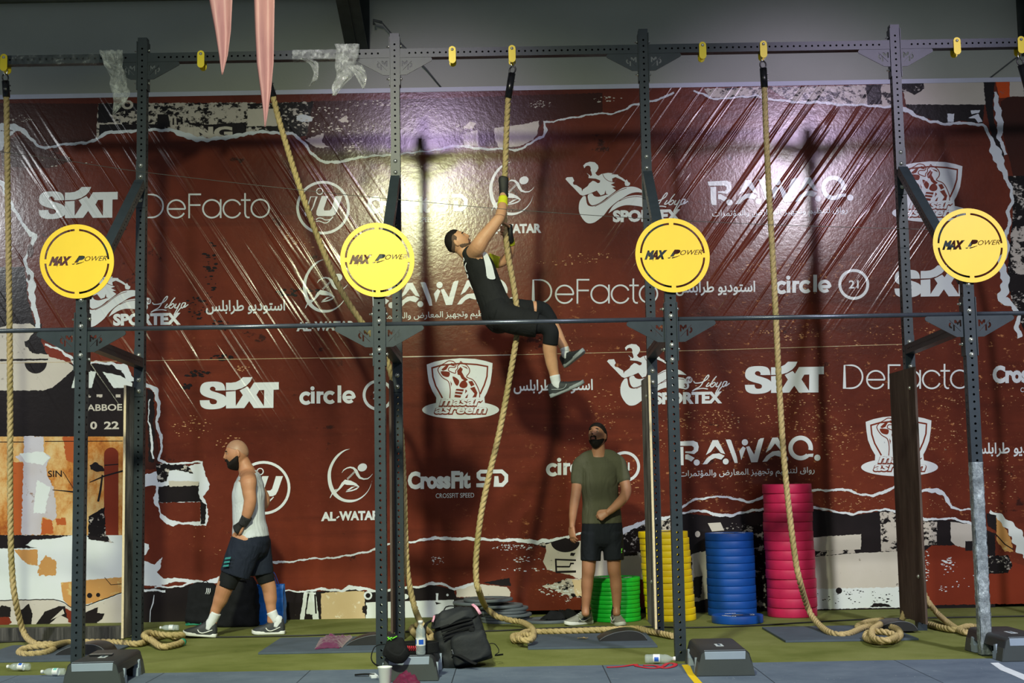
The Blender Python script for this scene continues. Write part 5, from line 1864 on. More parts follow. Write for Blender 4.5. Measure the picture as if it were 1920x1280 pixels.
for i, (px, py, lb) in enumerate(((172, 1291, 'step platform with a phone on it, below the first target'),
                                  (767, 1278.5, 'step platform piled with cap, belt and bottle'),
                                  (1361, 1268.5, 'empty step platform in full view beside the yellow tape'),
                                  (0, 0, 'step platform cut by the right edge beside the film-wrapped post'))):
    if i == 3:
        p = onz(1826, 1229)
        c = Vector((p.x + 0.25, p.y - LST + 0.32, 0))
    else:
        c = onz(px, py)
    st = empty('step_platform', (c.x, c.y + .004, 0.0045), R((3, 0, -3, 2)[i]) if i != 2 else R(-1))
    tag(st, 'grey and black ' + lb, 'exercise step', 'aerobic steps at the front posts')
    step_parts(st)
    if i == 0:
        S1 = st
    if i == 1:
        S2 = st


def loc_on(root, x, y, z):
    return Matrix.LocRotScale(root.location, root.rotation_euler, None) @ Vector((x, y, z))


# ================================================================== bottles
def mat_clear(name, c=(235, 245, 250), alpha=0.28, rough=0.05):
    t = NT(name)
    m = t.out(lin(c), rough, 0, None, 0.7, alpha=alpha)
    return m


M_PET = mat_clear('clear_bottle', (214, 228, 236), 0.30, 0.08)
M_CAPW = simple('white_cap', (232, 234, 238), 0.4, var=0.02)
M_BLUEL = simple('blue_label', (36, 92, 200), 0.4, var=0.05)
M_TEALL = simple('teal_label', (120, 196, 190), 0.4, var=0.05)
M_CAPC = simple('clear_cap', (208, 220, 226), 0.3, var=0.02)


def bottle(loc, rot, label, lab_mat, h=0.21):
    k = h / 0.21
    o_bm = bmesh.new()
    prof = [(0, 0.004), (0.020, 0.0), (0.029, 0.004), (0.031, 0.02), (0.0295, 0.03), (0.031, 0.045), (0.0305, 0.06), (0.0305, 0.10), (0.031, 0.115), (0.0285, 0.125), (0.031, 0.137), (0.027, 0.158), (0.017, 0.178), (0.0125, 0.186), (0.0125, 0.196)]
    lathe_bm(o_bm, [(r * k, z * k) for r, z in prof], 22)
    root = empty('water_bottle', loc)
    root.rotation_euler = rot
    b = link('bottle_body', bm_mesh(o_bm), M_PET, None)
    b.parent = root
    bm = bmesh.new()
    lathe_bm(bm, [(0, 0.212 * k), (0.0145 * k, 0.211 * k), (0.0155 * k, 0.209 * k), (0.0155 * k, 0.194 * k), (0, 0.194 * k)], 18)
    cp_ = link('cap', bm_mesh(bm), M_CAPW, None)
    cp_.parent = root
    bm = bmesh.new()
    lathe_bm(bm, [(0.0314 * k, 0.058 * k), (0.0314 * k, 0.104 * k)], 22)
    wb = link('paper_band', bm_mesh(bm), M_CAPW, None)
    wb.parent = root
    bm = bmesh.new()
    V, T = fill([[(-.6, 0.066), (.6, 0.066), (.6, .096), (-.6, .096)]], [[(-.25, .096), (.25, .096), (0, .084)]])
    for s_ in (0, 1, 2):
        pass
    n_ = 10
    for a0 in (R(-90), R(60), R(180)):
        rr = 0.0317 * k
        for i in range(n_):
            a, b_ = a0 - .5 + i / n_, a0 - .5 + (i + 1) / n_
            bm.faces.new([bm.verts.new((rr * math.cos(q), rr * math.sin(q), z * k)) for q, z in ((a, .066), (b_, .066), (b_, .096), (a, .096))])
    bmesh.ops.remove_doubles(bm, verts=bm.verts[:], dist=1e-5)
    lb = link('band_print', bm_mesh(bm), lab_mat, None)
    lb.parent = wb
    tag(root, label, 'bottle', 'plastic water bottles')
    return root


c = loc_on(S2, .075, .02, .1640)
bottle(c, (0, 0, R(10)), 'clear water bottle with white cap standing upright on the cluttered step', M_BLUEL, 0.215)
c = onz(1209, 1234.5, .033)
bottle(c, (R(90), 0, R(82)), 'clear water bottle lying on the turf near the red strap', M_BLUEL, .21)
c = onz(56, 1249.5, .033)
bottle(c, (R(90), 0, R(-98)), 'clear water bottle with blue label lying at the left edge of the turf', M_BLUEL, .17)
c = onz(122, 1259, .033)
bottle(c, (R(90), 0, R(-97)), 'clear water bottle with pale teal label lying before the first step', M_TEALL, .17)
c = onz(335, 1176, .033)
bottle(c, (R(90), 0, R(-95)), 'empty clear bottle lying behind the rope pile, by the walking man\'s foot', M_CAPC, .17)
bm = bmesh.new()
cc = onz(341, 1170, .022)
tube_bm(bm, [Vector((0.07 * math.cos(a), 0.05 * math.sin(a), .004 * math.sin(3 * a))) for a in [i * 2 * math.pi / 24 for i in range(24)]], 0.007, 8, closed=True, up=(0, 0, 1))
o = link('teal_band', bm_mesh(bm), M_GREENTAPE)
o.location = cc + Vector((0.08, .12, -.012))
tag(o, 'small teal band lying on the turf by the empty bottle', 'strap')

# ================================================================== cloth, bags and small things
M_BLACKC = simple('black_cloth', (24, 25, 28), 0.9, var=0.3, scale=12, bump=0.5, bscale=90, spec=0.2)
M_BLACKN = simple('black_nylon', (30, 33, 38), 0.7, var=0.25, scale=10, bump=0.4, bscale=60, spec=0.35)
M_PURPLE = simple('purple_cloth', (92, 26, 70), 0.9, var=0.15, scale=14, bump=0.5, bscale=120, sheen=0.3)
M_PLUM = simple('plum_film', (106, 34, 66), 0.35, var=0.3, scale=18, bump=0.8, bscale=40)
M_BLUEB = simple('blue_tote', (8, 104, 206), 0.5, var=0.1, scale=4, bump=0.15, bscale=20)
M_RED = simple('red_strap', (190, 34, 54), 0.6, var=0.1)
M_YTAPE = simple('yellow_tape', (238, 200, 20), 0.6, var=0.08)
M_WTAPE = simple('white_tape', (218, 224, 236), 0.6, var=0.06)


def crumple(name, outline, z0, hgt, mat, label, cat, cell=0.02, seed=0, sharp=1.0):
    """a crumpled cloth: outline in metres on the ground, folds up to hgt"""
    P_ = np.array([(p.x, p.y) for p in outline])
    x0, y0 = P_.min(0)
    x1, y1 = P_.max(0)
    nx, ny = max(4, int((x1 - x0) / cell)), max(4, int((y1 - y0) / cell))
    bm = bmesh.new()
    G = {}
    for i in range(nx + 1):
        for j in range(ny + 1):
            q = np.array([[x0 + (x1 - x0) * i / nx, y0 + (y1 - y0) * j / ny]])
            if _wind(q, P_)[0] == 0:
                continue
            d = min(math.hypot(*(q[0] - (a + (b - a) * max(0, min(1, np.dot(q[0] - a, b - a) / max(1e-9, np.dot(b - a, b - a))))))) for a, b in zip(P_, np.roll(P_, -1, 0)))
            n = mnoise.noise(Vector((q[0][0] * 14, q[0][1] * 14, seed))) + 0.5 * mnoise.noise(Vector((q[0][0] * 34, q[0][1] * 30, seed + 5)))
            z = z0 + hgt * min(1.0, d / (0.05 * sharp + .01)) * (0.55 + 0.6 * abs(n))
            G[(i, j)] = bm.verts.new((q[0][0], q[0][1], z))
    for (i, j), v in list(G.items()):
        if all(k in G for k in ((i + 1, j), (i + 1, j + 1), (i, j + 1))):
            f = bm.faces.new((v, G[(i + 1, j)], G[(i + 1, j + 1)], G[(i, j + 1)]))
            f.smooth = True
    # close below
    r = bmesh.ops.extrude_face_region(bm, geom=bm.faces[:])
    for v in [e for e in r['geom'] if isinstance(e, bmesh.types.BMVert)]:
        v.co.z = z0
    bmesh.ops.recalc_face_normals(bm, faces=bm.faces[:])
    lo = [v for v in bm.verts if not v.link_faces]
    bmesh.ops.delete(bm, geom=lo, context='VERTS')
    c = Vector(((x0 + x1) / 2, (y0 + y1) / 2, z0))
    bmesh.ops.translate(bm, vec=-c, verts=bm.verts[:])
    o = link(name, bm_mesh(bm), mat)
    o.location = c
    tag(o, label, cat)
    return o


crumple('cloth', [onz(px, py, .0165) for px, py in ((588, 1218), (600, 1196), (612, 1199), (640, 1199), (655, 1192), (662, 1194), (652, 1206), (638, 1216), (620, 1215))], .0166, .06, M_PURPLE, 'crumpled purple cloth on the mat behind the second front post', 'cloth', .012, 3)
crumple('jacket', [Vector((a_.x, YPL + (a_.y - 12.2) * .35, 0)) for a_ in (at(1012, 1160, 12.0), at(1030, 1150, 12.4), at(1052, 1142, 12.8), at(1090, 1140, 12.7), at(1092, 1158, 12.1), at(1060, 1164, 11.9), at(1030, 1164, 11.9))], tg + .002, .09, M_BLACKC, 'crumpled black jacket lying on a grey plate beside the standing man', 'jacket', .016, 9)


def bag_mesh(w, h, d, taper=0.85, seed=0, amp=0.016, nx=22, nz=24, top_round=0.25):
    """soft rucksack body: superellipse sections swept up, dented"""
    bm = bmesh.new()
    rings = []
    seg = 40
    for j in range(nz + 1):
        t = j / nz
        k = 1.0 - (1 - taper) * t
        e = 1.0
        if t > 1 - top_round:
            u = (t - (1 - top_round)) / top_round
            e = math.sqrt(max(0.02, 1 - u * u * 0.9))
        if t < 0.08:
            e = 0.86 + 0.14 * math.sin(t / 0.08 * math.pi / 2)
        ring_ = []
        for i in range(seg):
            a = 2 * math.pi * i / seg
            ca, sa = math.cos(a), math.sin(a)
            x = w / 2 * k * (e ** .5) * math.copysign(abs(ca) ** .55, ca)
            y = d / 2 * k * e * math.copysign(abs(sa) ** .55, sa)
            z = h * t
            n = mnoise.noise(Vector((x * 9, y * 9, z * 9 + seed))) + .6 * mnoise.noise(Vector((x * 22, y * 22, z * 22 + seed)))
            s = 1 + amp * 6 * n * min(1, t * 8)
            ring_.append(bm.verts.new((x * (1 + (s - 1) * .5), y * s, z + (amp * n if 0 < j < nz else 0))))
        rings.append(ring_)
    for a, b in zip(rings, rings[1:]):
        for i in range(seg):
            bm.faces.new((a[i], a[(i + 1) % seg], b[(i + 1) % seg], b[i])).smooth = True
    bm.faces.new(rings[0][::-1])
    bm.faces.new(rings[-1])
    return bm


def strap_bm(pts, w, t, up):
    bm = bmesh.new()
    P_ = spline(pts, .015)
    tube_bm(bm, P_, [(w / 2, t / 2)] * len(P_), 8, up)
    return bm


# big black rucksack leaning beside the cluttered step
c = onz(874, 1253)
rk = empty('rucksack', (c.x, c.y + .13, 0.006))
rk.rotation_euler = (R(-8), R(-13), R(12))
tag(rk, 'big black rucksack leaning back beside the cluttered step', 'bag')


def kid(name, bm, mat, parent, label=None):
    o = link(name, bm_mesh(bm), mat, None)
    o.parent = parent
    if label:
        o['label'] = label
    return o


kid('main_body', bag_mesh(.38, .345, .26, .86, 2, .024), M_BLACKN, rk)
bm = bag_mesh(.27, .20, .10, .9, 7, .02)
bmesh.ops.translate(bm, vec=(.03, -.155, .02), verts=bm.verts[:])
kid('front_pocket', bm, M_BLACKN, rk)
bm = bag_mesh(.34, .10, .21, .75, 11, .024, top_round=.6)
bmesh.ops.translate(bm, vec=(-.01, -.03, .30), verts=bm.verts[:])
kid('top_flap', bm, M_BLACKN, rk)
for i in range(4):
    z_ = .215 + .026 * i
    kid('webbing', strap_bm([(-.13, -.135 + .004 * i, z_), (0, -.142 + .006 * i, z_ + .004), (.1, -.135 + .005 * i, z_)], .016, .006, (0, 0, 1)), M_BLACKC, rk)
kid('shoulder_strap', strap_bm([(-.13, .02, .36), (-.21, -.03, .34), (-.245, -.07, .25), (-.22, -.07, .16), (-.17, -.08, .08)], .045, .014, (0, 1, 0)), M_BLACKC, rk)
kid('carry_handle', strap_bm([(-.07, .02, .38), (-.04, .0, .42), (.02, .0, .41), (.05, .02, .37)], .022, .008, (0, 1, 0)), M_BLACKC, rk)
kid('waist_strap', strap_bm([(-.10, -.15, .10), (-.06, -.21, .08), (.0, -.235, .02), (.03, -.26, -.003)], .03, .006, (1, 0, 0)), M_BLACKC, rk)
kid('waist_strap', strap_bm([(.17, -.02, .10), (.22, -.03, .09), (.24, -.03, .03), (.20, -.03, .015), (.26, -.04, .004)], .02, .006, (0, 1, 0)), M_BLACKC, rk)
bm = bmesh.new()
box_bm(bm, (.07, -.172, .225), (.036, .014, .026), Matrix.Rotation(R(30), 3, 'Y'), bevel=.004)
kid('buckle', bm, M_BLACKC, rk)
bm = bmesh.new()
box_bm(bm, (-.085, -.175, .115), (.03, .008, .03), bevel=.003)
kid('metal_ring', bm, M_CHROME, rk)
M_PINKF = simple('pink_white_tag', (214, 150, 176), 0.5, var=0.4, scale=60)
kid('luggage_tag', strap_bm([(.13, -.10, .39), (.145, -.14, .36), (.16, -.15, .31)], .024, .004, (1, 0, 0)), M_PINKF, rk, 'pink and white tag')
kid('luggage_tag', strap_bm([(-.14, -.06, .385), (-.155, -.10, .365), (-.17, -.11, .345)], .016, .004, (1, 0, 0)), M_PINKF, rk, 'pink and white tag')

# lifting belt and cap on the step
bm = bmesh.new()
n_ = 40
for i in range(n_):
    pass
ring_o, ring_i = [], []
for j, z in enumerate((0.0, .006, .064, .07)):
    ring_o.append([bm.verts.new((.125 * math.cos(2 * math.pi * i / n_), .08 * math.sin(2 * math.pi * i / n_), z)) for i in range(n_)])
    ring_i.append([bm.verts.new((.117 * math.cos(2 * math.pi * i / n_), .072 * math.sin(2 * math.pi * i / n_), z)) for i in range(n_)])
for rr, sg in ((ring_o, 1), (ring_i, -1)):
    for a, b in zip(rr, rr[1:]):
        for i in range(n_):
            q = (a[i], a[(i + 1) % n_], b[(i + 1) % n_], b[i])
            bm.faces.new(q if sg > 0 else q[::-1]).smooth = True
for k in (0, -1):
    for i in range(n_):
        q = (ring_o[k][i], ring_o[k][(i + 1) % n_], ring_i[k][(i + 1) % n_], ring_i[k][i])
        bm.faces.new(q if k else q[::-1])
o = link('lifting_belt', bm_mesh(bm), M_BLACKC)
o.location = loc_on(S2, .06, .14, .1635)
tag(o, 'black lifting belt with a red emblem rolled in a loop on the step', 'belt')
bm = bmesh.new()
for a in range(-8, 6, 2):
    an = R(-100 + a * 3.2)
    tube_bm(bm, [(.1262 * math.cos(an), .0812 * math.sin(an), .02), (.1262 * math.cos(an + .05), .0812 * math.sin(an + .05), .036), (.1262 * math.cos(an - .02), .0812 * math.sin(an - .02), .052)], .004, 6)
kid('emblem', bm, M_RED, o, 'red emblem')

cap = empty('baseball_cap', loc_on(S2, -.085, .03, .1635))
tag(cap, 'black cap with a neon green mark hanging over the front of the step', 'cap')
bm = bag_mesh(.17, .11, .19, .75, 21, .02, top_round=.7)
kid('crown', bm, M_BLACKC, cap)
bm = bmesh.new()
tube_bm(bm, spline([(-.06, -.07, .03), (-.02, -.105, .0), (.04, -.108, -.012), (.08, -.08, .03)], .012), [(.032, .007)] * len(spline([(-.06, -.07, .03), (-.02, -.105, .0), (.04, -.108, -.012), (.08, -.08, .03)], .012)), 8, (0, 0, 1))
kid('peak', bm, M_BLACKC, cap)
kid('strap', strap_bm([(-.07, 0, .07), (-.13, -.02, .06), (-.155, -.04, .0), (-.14, -.06, -.04), (-.10, -.07, -.06)], .012, .007, (0, 1, 0)), M_BLACKC, cap)
M_NEON = simple('neon_green', (120, 226, 60), 0.5)
bm = bmesh.new()
for p, q in (((-.05, -.04, .098), (-.02, -.05, .118)), ((-.05, -.04, .118), (-.025, -.045, .098)), ((-.02, -.045, .108), (.01, -.03, .122))):
    tube_bm(bm, [p, q], .004, 6)
kid('mark', bm, M_NEON, cap, 'neon green mark')

# phone and tag on the first step
bm = bmesh.new()
box_bm(bm, (0, 0, .0045), (.15, .075, .009), bevel=.003)
o = link('phone', bm_mesh(bm), simple('phone_black', (30, 32, 36), 0.2, var=0.05))
o.location = loc_on(S1, -.03, .36, .1622)
o.rotation_euler = (0, 0, R(6))
tag(o, 'dark phone lying on the first step platform', 'phone')

# plum plastic bag with a white cup, beside the step
c = onz(722, 1296)
cup = empty('plastic_cup', (c.x, c.y, .0045))
tag(cup, 'white plastic cup standing in front of the cluttered step', 'cup')
bm = bmesh.new()
lathe_bm(bm, [(0, .004), (.030, 0.0), (.032, .004), (.042, .135), (.045, .140), (.045, .146), (.040, .146), (.031, .012), (0, .010)], 28)
kid('cup_wall', bm, simple('milky_cup', (224, 228, 230), 0.35, var=0.03), cup)
bm = bmesh.new()
lathe_bm(bm, [(0, .07), (.0348, .07)], 24)
kid('drink', bm, simple('milky_drink', (226, 222, 206), 0.3, var=0.04), cup)
crumple('plastic_bag', [onz(px, py, .005) for px, py in ((732, 1284), (742, 1272), (760, 1272), (785, 1278), (800, 1292), (790, 1306), (745, 1308), (735, 1300))], .0048, .085, M_PLUM, 'crumpled plum plastic bag on the floor before the cluttered step', 'bag', .012, 17)
bm = bmesh.new()
box_bm(bm, (0, 0, .006), (.05, .16, .012), Matrix.Rotation(R(14), 3, 'Z'))
o = link('paper_strip', bm_mesh(bm), M_WTAPE)
o.location = onz(700, 1268, .0045)
tag(o, 'white folded paper on the floor left of the plastic cup', 'paper')
c = onz(690, 1268.5, .0045)
bm = strap_bm([(-.07, .0, .01), (0, 0, .014), (.06, -.004, .01)], .03, .012, (0, 1, 0))
o = link('wrist_strap', bm_mesh(bm), M_BLACKC)
o.location = c + Vector((-.02, .03, 0))
tag(o, 'short black strap lying on the floor left of the white paper', 'strap')

# red strap, tape lines, scrap
rp = [onz(px, py, .008) for px, py in ((1138, 1250.5), (1165, 1249), (1192, 1245), (1194, 1248), (1220, 1252), (1240, 1250), (1252, 1243), (1266, 1244), (1262, 1249), (1245, 1252), (1228, 1247), (1206, 1247))]
b0 = rp[0].copy()
bm = bmesh.new()
P_ = spline([p - b0 for p in rp], .02)
tube_bm(bm, P_, [(.016, .003)] * len(P_), 8, (0, 1, 0))
o = link('red_strap', bm_mesh(bm), M_RED)
o.location = b0
tag(o, 'thin red strap lying along the edge of the turf', 'strap')


def tape(pxs, mat, label, z=.0046):
    pts = [onz(px, py, z) for px, py in pxs]
    c0 = pts[0].copy()
    bm = bmesh.new()
    V, T = fill([[(p.x - c0.x, p.y - c0.y) for p in pts]])
    slab_bm(bm, V, T, lambda x, y, d: (x, y, d), .0012)
    bmesh.ops.recalc_face_normals(bm, faces=bm.faces[:])
    o = link('floor_tape', bm_mesh(bm), mat)
    o.location = c0
    tag(o, label, 'floor tape')


tape([(1278, 1246), (1293, 1245.5), (1300, 1262), (1326, 1290), (1310, 1290), (1290, 1266)], M_YTAPE, 'yellow tape line on the dark floor beside the empty step')
tape([(1857, 1242.5), (1872, 1242), (1885, 1250), (1940, 1272), (1940, 1284), (1896, 1264), (1876, 1256)], M_WTAPE, 'white tape line on the dark floor by the film-wrapped post')
bm = bmesh.new()
V, T = fill([jag(circ(0, 0, .045, 14, .022), .006, .01)])
slab_bm(bm, V, T, lambda x, y, d: (x, y, d + .006 + .01 * mnoise.noise(Vector((x * 60, y * 60, 0)))), .002)
o = link('leaf_scrap', bm_mesh(bm), simple('dry_scrap', (150, 128, 90), 0.9, var=0.3, scale=40))
o.location = onz(1093, 1197, .0185)
tag(o, 'dry brown scrap lying on the mat before the standing man', 'scrap')

# ---- bags along the wall behind the walking man
c = onz(377, 1170)
bp = empty('backpack', (c.x * 13.1 / c.y, 13.1, 0.002))
tag(bp, 'black backpack with three pale stripes standing against the banner', 'bag')
bp.rotation_euler = (R(-5), R(4), R(-6))
kid('main_body', bag_mesh(.30, .38, .18, .92, 31, .02), M_BLACKC, bp)
bm = bmesh.new()
for i in range(3):
    tube_bm(bm, [(.045 + .016 * i, -.096, .275), (.055 + .016 * i, -.098, .30), (.052 + .016 * i, -.094, .33)], [(.004, .002)] * 3, 6, (1, 0, 0))
kid('stripe_mark', bm, M_WPRINT, bp, 'three pale curved stripes')
kid('carry_handle', strap_bm([(-.04, 0, .36), (0, 0, .395), (.05, 0, .36)], .02, .007, (0, 1, 0)), M_BLACKC, bp)
c = onz(440, 1177)
db = empty('duffel_bag', (c.x, c.y + .15, 0.002))
tag(db, 'tall black bag standing between the striped backpack and the blue tote', 'bag')
kid('main_body', bag_mesh(.40, .44, .22, .84, 44, .024), M_BLACKC, db)
kid('carry_handle', strap_bm([(-.08, -.05, .38), (-.03, -.10, .43), (.05, -.10, .43), (.09, -.05, .38)], .025, .008, (0, 1, 0)), M_BLACKC, db)

# blue tote
cl, cR = onz(472, 1173), onz(537, 1168)
tt = empty('tote_bag', ((cl.x + cR.x) / 2 - .02, cl.y + .13, 0.002))
tag(tt, 'bright blue shopping tote standing against the banner behind the walking man', 'bag')
bm = bmesh.new()
wd_, hg_, dp_ = .33, .36, .16
rings = []
for j in range(10):
    t_ = j / 9
    ring_ = []
    for (sx, sy) in ((-1, -1), (-.5, -1), (0, -1), (.5, -1), (1, -1), (1, 0), (1, 1), (.5, 1), (0, 1), (-.5, 1), (-1, 1), (-1, 0)):
        k = 1 - .10 * t_
        dy = sy * dp_ / 2 * (1 - .35 * t_) * (1 - (.25 * t_ if abs(sx) == 1 and sy == 0 else 0))
        dx = sx * wd_ / 2 * k - (0.03 * t_ * (sy == 0) * sx)
        n = .012 * mnoise.noise(Vector((dx * 9, dy * 9, t_ * 4)))
        ring_.append(bm.verts.new((dx + n, dy + n, hg_ * t_)))
    rings.append(ring_)
for a, b in zip(rings, rings[1:]):
    for i in range(12):
        bm.faces.new((a[i], a[(i + 1) % 12], b[(i + 1) % 12], b[i]))
bm.faces.new(rings[0][::-1])
o = kid('bag_body', bm, M_BLUEB, tt)
sd = o.modifiers.new('thickness', 'SOLIDIFY')
sd.thickness = .003
for y_ in (-.05, .05):
    kid('handle', strap_bm([(-.07, y_, .345), (-.055, y_ - .01, .46), (.0, y_ - .01, .49), (.055, y_ - .01, .46), (.10, y_, .345)], .026, .005, (0, 1, 0)), M_BLUEB, tt)

# dark timber lying along the foot of the banner, far left
M_TIMB = mat_board('timber_dark', (36, 36, 36), (104, 100, 98), -.02)
a, b = onz(-60, 1204), onz(229, 1199)
bm = bmesh.new()
box_bm(bm, ((b.x - a.x) / 2, .05, .055), (b.x - a.x, .09, .105), bevel=.004)
o = link('timber_beam', bm_mesh(bm), M_TIMB)
o.location = (a.x, a.y, .002)
tag(o, 'dark timber beam lying at the foot of the banner behind the first posts', 'beam')

# ================================================================== clear film left on the rig, pennants
def mat_film(name, stops, sc=14, base=(0.80, 0.84, 0.86)):
    t = NT(name)
    o = t.n('ShaderNodeTexCoord').outputs['Object']
    f = t.noise(o, sc, 5, 0.7)
    g = t.noise(t.mapped((60, 60, 14), src=o), 1.0, 3)
    t.b.inputs['Base Color'].default_value = (*base, 1)
    al = t.ramp(f, stops)
    t.l(al, t.b.inputs['Alpha'])
    return t.out(None, 0.12, 0, t.bump(t.math('ADD', f, g), 0.9, 0.02), 0.8)


M_FILM = mat_film('cling_film', [(0.35, 0.10), (0.52, 0.28), (0.66, 0.75)])
M_WRAP = mat_film('stretch_wrap', [(0.35, 0.18), (0.52, 0.38), (0.68, 0.80)], 11, (0.70, 0.80, 0.88))
M_FILMC = mat_film('clear_sleeve', [(0.38, 0.03), (0.58, 0.10), (0.72, 0.45)], 16)


def film_sheet(name, path, widths, Y, seed, label, parent=None):
    """a hanging crumpled strip of film along pixel path"""
    bm = bmesh.new()
    rows = []
    P_ = qspline(path, 5)
    Wd = np.interp(np.linspace(0, len(path) - 1, len(P_)), range(len(path)), widths)
    nx = 12
    c0 = at(path[0][0], path[0][1], Y)
    for j, ((x, y), w) in enumerate(zip(P_, Wd)):
        row = []
        for i in range(nx + 1):
            u = (i / nx - .5)
            n1 = mnoise.noise(Vector((i * .55, j * .30, seed)))
            n2 = mnoise.noise(Vector((i * .3, j * .22, seed + 9)))
            row.append(bm.verts.new(at(x + w * (u + .10 * n2), y + 5 * n1 * (j > 0), Y) + Vector((0, -.05 * n1 - .03 * n2, 0)) - c0))
        rows.append(row)
    for a, b in zip(rows, rows[1:]):
        for i in range(nx):
            bm.faces.new((a[i], a[i + 1], b[i + 1], b[i])).smooth = True
    o = link(name, bm_mesh(bm), M_FILM)
    o.location = c0
    s_ = o.modifiers.new('thickness', 'SOLIDIFY')
    s_.thickness = .0012
    if label:
        tag(o, label, 'plastic film', 'clear film left on the rig')
    return o


def film_sleeve(x0, x1, zc, yc, label, seed):
    bm = bmesh.new()
    n = int((x1 - x0) / .012)
    rings = []
    for i in range(n + 1):
        x = x0 + (x1 - x0) * i / n
        ring_ = []
        for k in range(24):
            a = 2 * math.pi * k / 24
            ca, sa = math.cos(a), math.sin(a)
            r = .043 / max(abs(ca), abs(sa)) * (1 + .05 * mnoise.noise(Vector((x * 30, ca * 3, sa * 3 + seed))))
            ring_.append(bm.verts.new((x - x0, r * ca, r * sa)))
        rings.append(ring_)
    for a, b in zip(rings, rings[1:]):
        for k in range(24):
            bm.faces.new((a[k], a[(k + 1) % 24], b[(k + 1) % 24], b[k])).smooth = True
    o = link('film_wrap', bm_mesh(bm), M_FILMC if seed == 1 else M_FILM)
    o.location = (x0, yc, zc)
    if label:
        tag(o, label, 'plastic film', 'clear film left on the rig')
    return o


film_sleeve(at(22, 100, YB).x, at(186, 100, YB).x, ZBEAM, YB + W / 2, 'clear film still wrapped round the top beam left of the first back post', 1)
film_sleeve(at(548, 97, YB).x, at(632, 97, YB).x, ZBEAM, YB + W / 2, 'clear film wrapped round the top beam right of the pink pennants', 4)
film_sheet('film_scrap', [(208, 94), (212, 118), (220, 140), (222, 160), (228, 178), (222, 196), (212, 214)], [44, 36, 30, 32, 34, 18, 3], YB - .04, 3, 'torn clear film hanging down left of the first back post')
film_sheet('film_scrap', [(650, 82), (652, 100), (646, 122), (648, 140), (634, 160), (626, 180)], [46, 42, 36, 34, 22, 6], YB - .05, 8, 'biggest torn clear film scrap hanging from the top beam')
film_sheet('film_scrap', [(664, 122), (676, 138), (680, 156), (682, 166)], [30, 24, 12, 3], YB - .03, 12, 'small film tatter hanging right of the biggest scrap')
film_sheet('film_scrap', [(566, 110), (586, 116), (592, 134), (590, 150), (580, 162)], [30, 18, 10, 10, 2], YB - .04, 15, 'thin film tatter hanging under the wrapped middle of the beam')
# wrap on the last front post
bm = bmesh.new()
zt_ = at(1830, 866, YF).z
n = 90
rings = []
for i in range(n + 1):
    z = .01 + (zt_ - .01) * i / n
    ring_ = []
    for k in range(28):
        a = 2 * math.pi * k / 28
        ca, sa = math.cos(a), math.sin(a)
        r = .0415 / max(abs(ca), abs(sa)) ** .9 * (1 + .16 * abs(mnoise.noise(Vector((z * 16, ca * 2.2, sa * 2.2)))) + .05 * mnoise.noise(Vector((z * 60, ca * 5, sa * 5))))
        ring_.append(bm.verts.new((r * ca, r * sa, z)))
    rings.append(ring_)
for a, b in zip(rings, rings[1:]):
    for k in range(28):
        bm.faces.new((a[k], a[(k + 1) % 28], b[(k + 1) % 28], b[k])).smooth = True
o = link('film_wrap', bm_mesh(bm), M_WRAP)
o.location = (FX[3], YF + W / 2, 0)
tag(o, 'clear film wrapped round the lower part of the last front post', 'plastic film', 'clear film left on the rig')

M_PENN = NT('pink_satin')
_f = M_PENN.noise(M_PENN.mapped((30, 1, 3)), 1.0, 4)
M_PENN = M_PENN.out(M_PENN.ramp(_f, [(0.3, lin((132, 92, 100))), (0.7, lin((150, 110, 114)))]), 0.5, 0, None, 0.2, alpha=1.0)


def pennant(path, Y, label):
    """path: rows of (left px, right px, py)"""
    bm = bmesh.new()
    c0 = at((path[0][0] + path[0][1]) / 2, path[0][2], Y)
    rows = []
    for k in range(len(path) - 1):
        for s_ in range(6):
            t = s_ / 6
            l_, r_, y_ = (path[k][i] + (path[k + 1][i] - path[k][i]) * t for i in range(3))
            rows.append((l_, r_, y_))
    rows.append(path[-1])
    vv = []
    for j, (l_, r_, y_) in enumerate(rows):
        row = []
        for i in range(9):
            u = i / 8
            dz = -.02 * math.sin(u * math.pi * 2.2 + .3) * min(1, (r_ - l_) / 30)
            row.append(bm.verts.new(at(l_ + (r_ - l_) * u, y_, Y) + Vector((0, dz, 0)) - c0))
        vv.append(row)
    for a, b in zip(vv, vv[1:]):
        for i in range(8):
            bm.faces.new((a[i], a[i + 1], b[i + 1], b[i])).smooth = True
    o = link('pennant', bm_mesh(bm), M_PENN)
    o.location = c0
    s_ = o.modifiers.new('thickness', 'SOLIDIFY')
    s_.thickness = .002
    tag(o, label, 'pennant', 'pink pennants')


pennant([(372, 442, -90), (393, 437, 0), (404, 434, 60), (411, 428, 104), (416, 418, 140)], 8.2, 'shorter pink pennant hanging from above, left of the longer one')
pennant([(474, 522, -110), (477, 516, 0), (479, 515, 60), (482, 514, 120), (489, 509, 170), (494, 503, 210), (496.5, 498, 238)], 8.2, 'longer pink pennant hanging in front of the slanting rope')
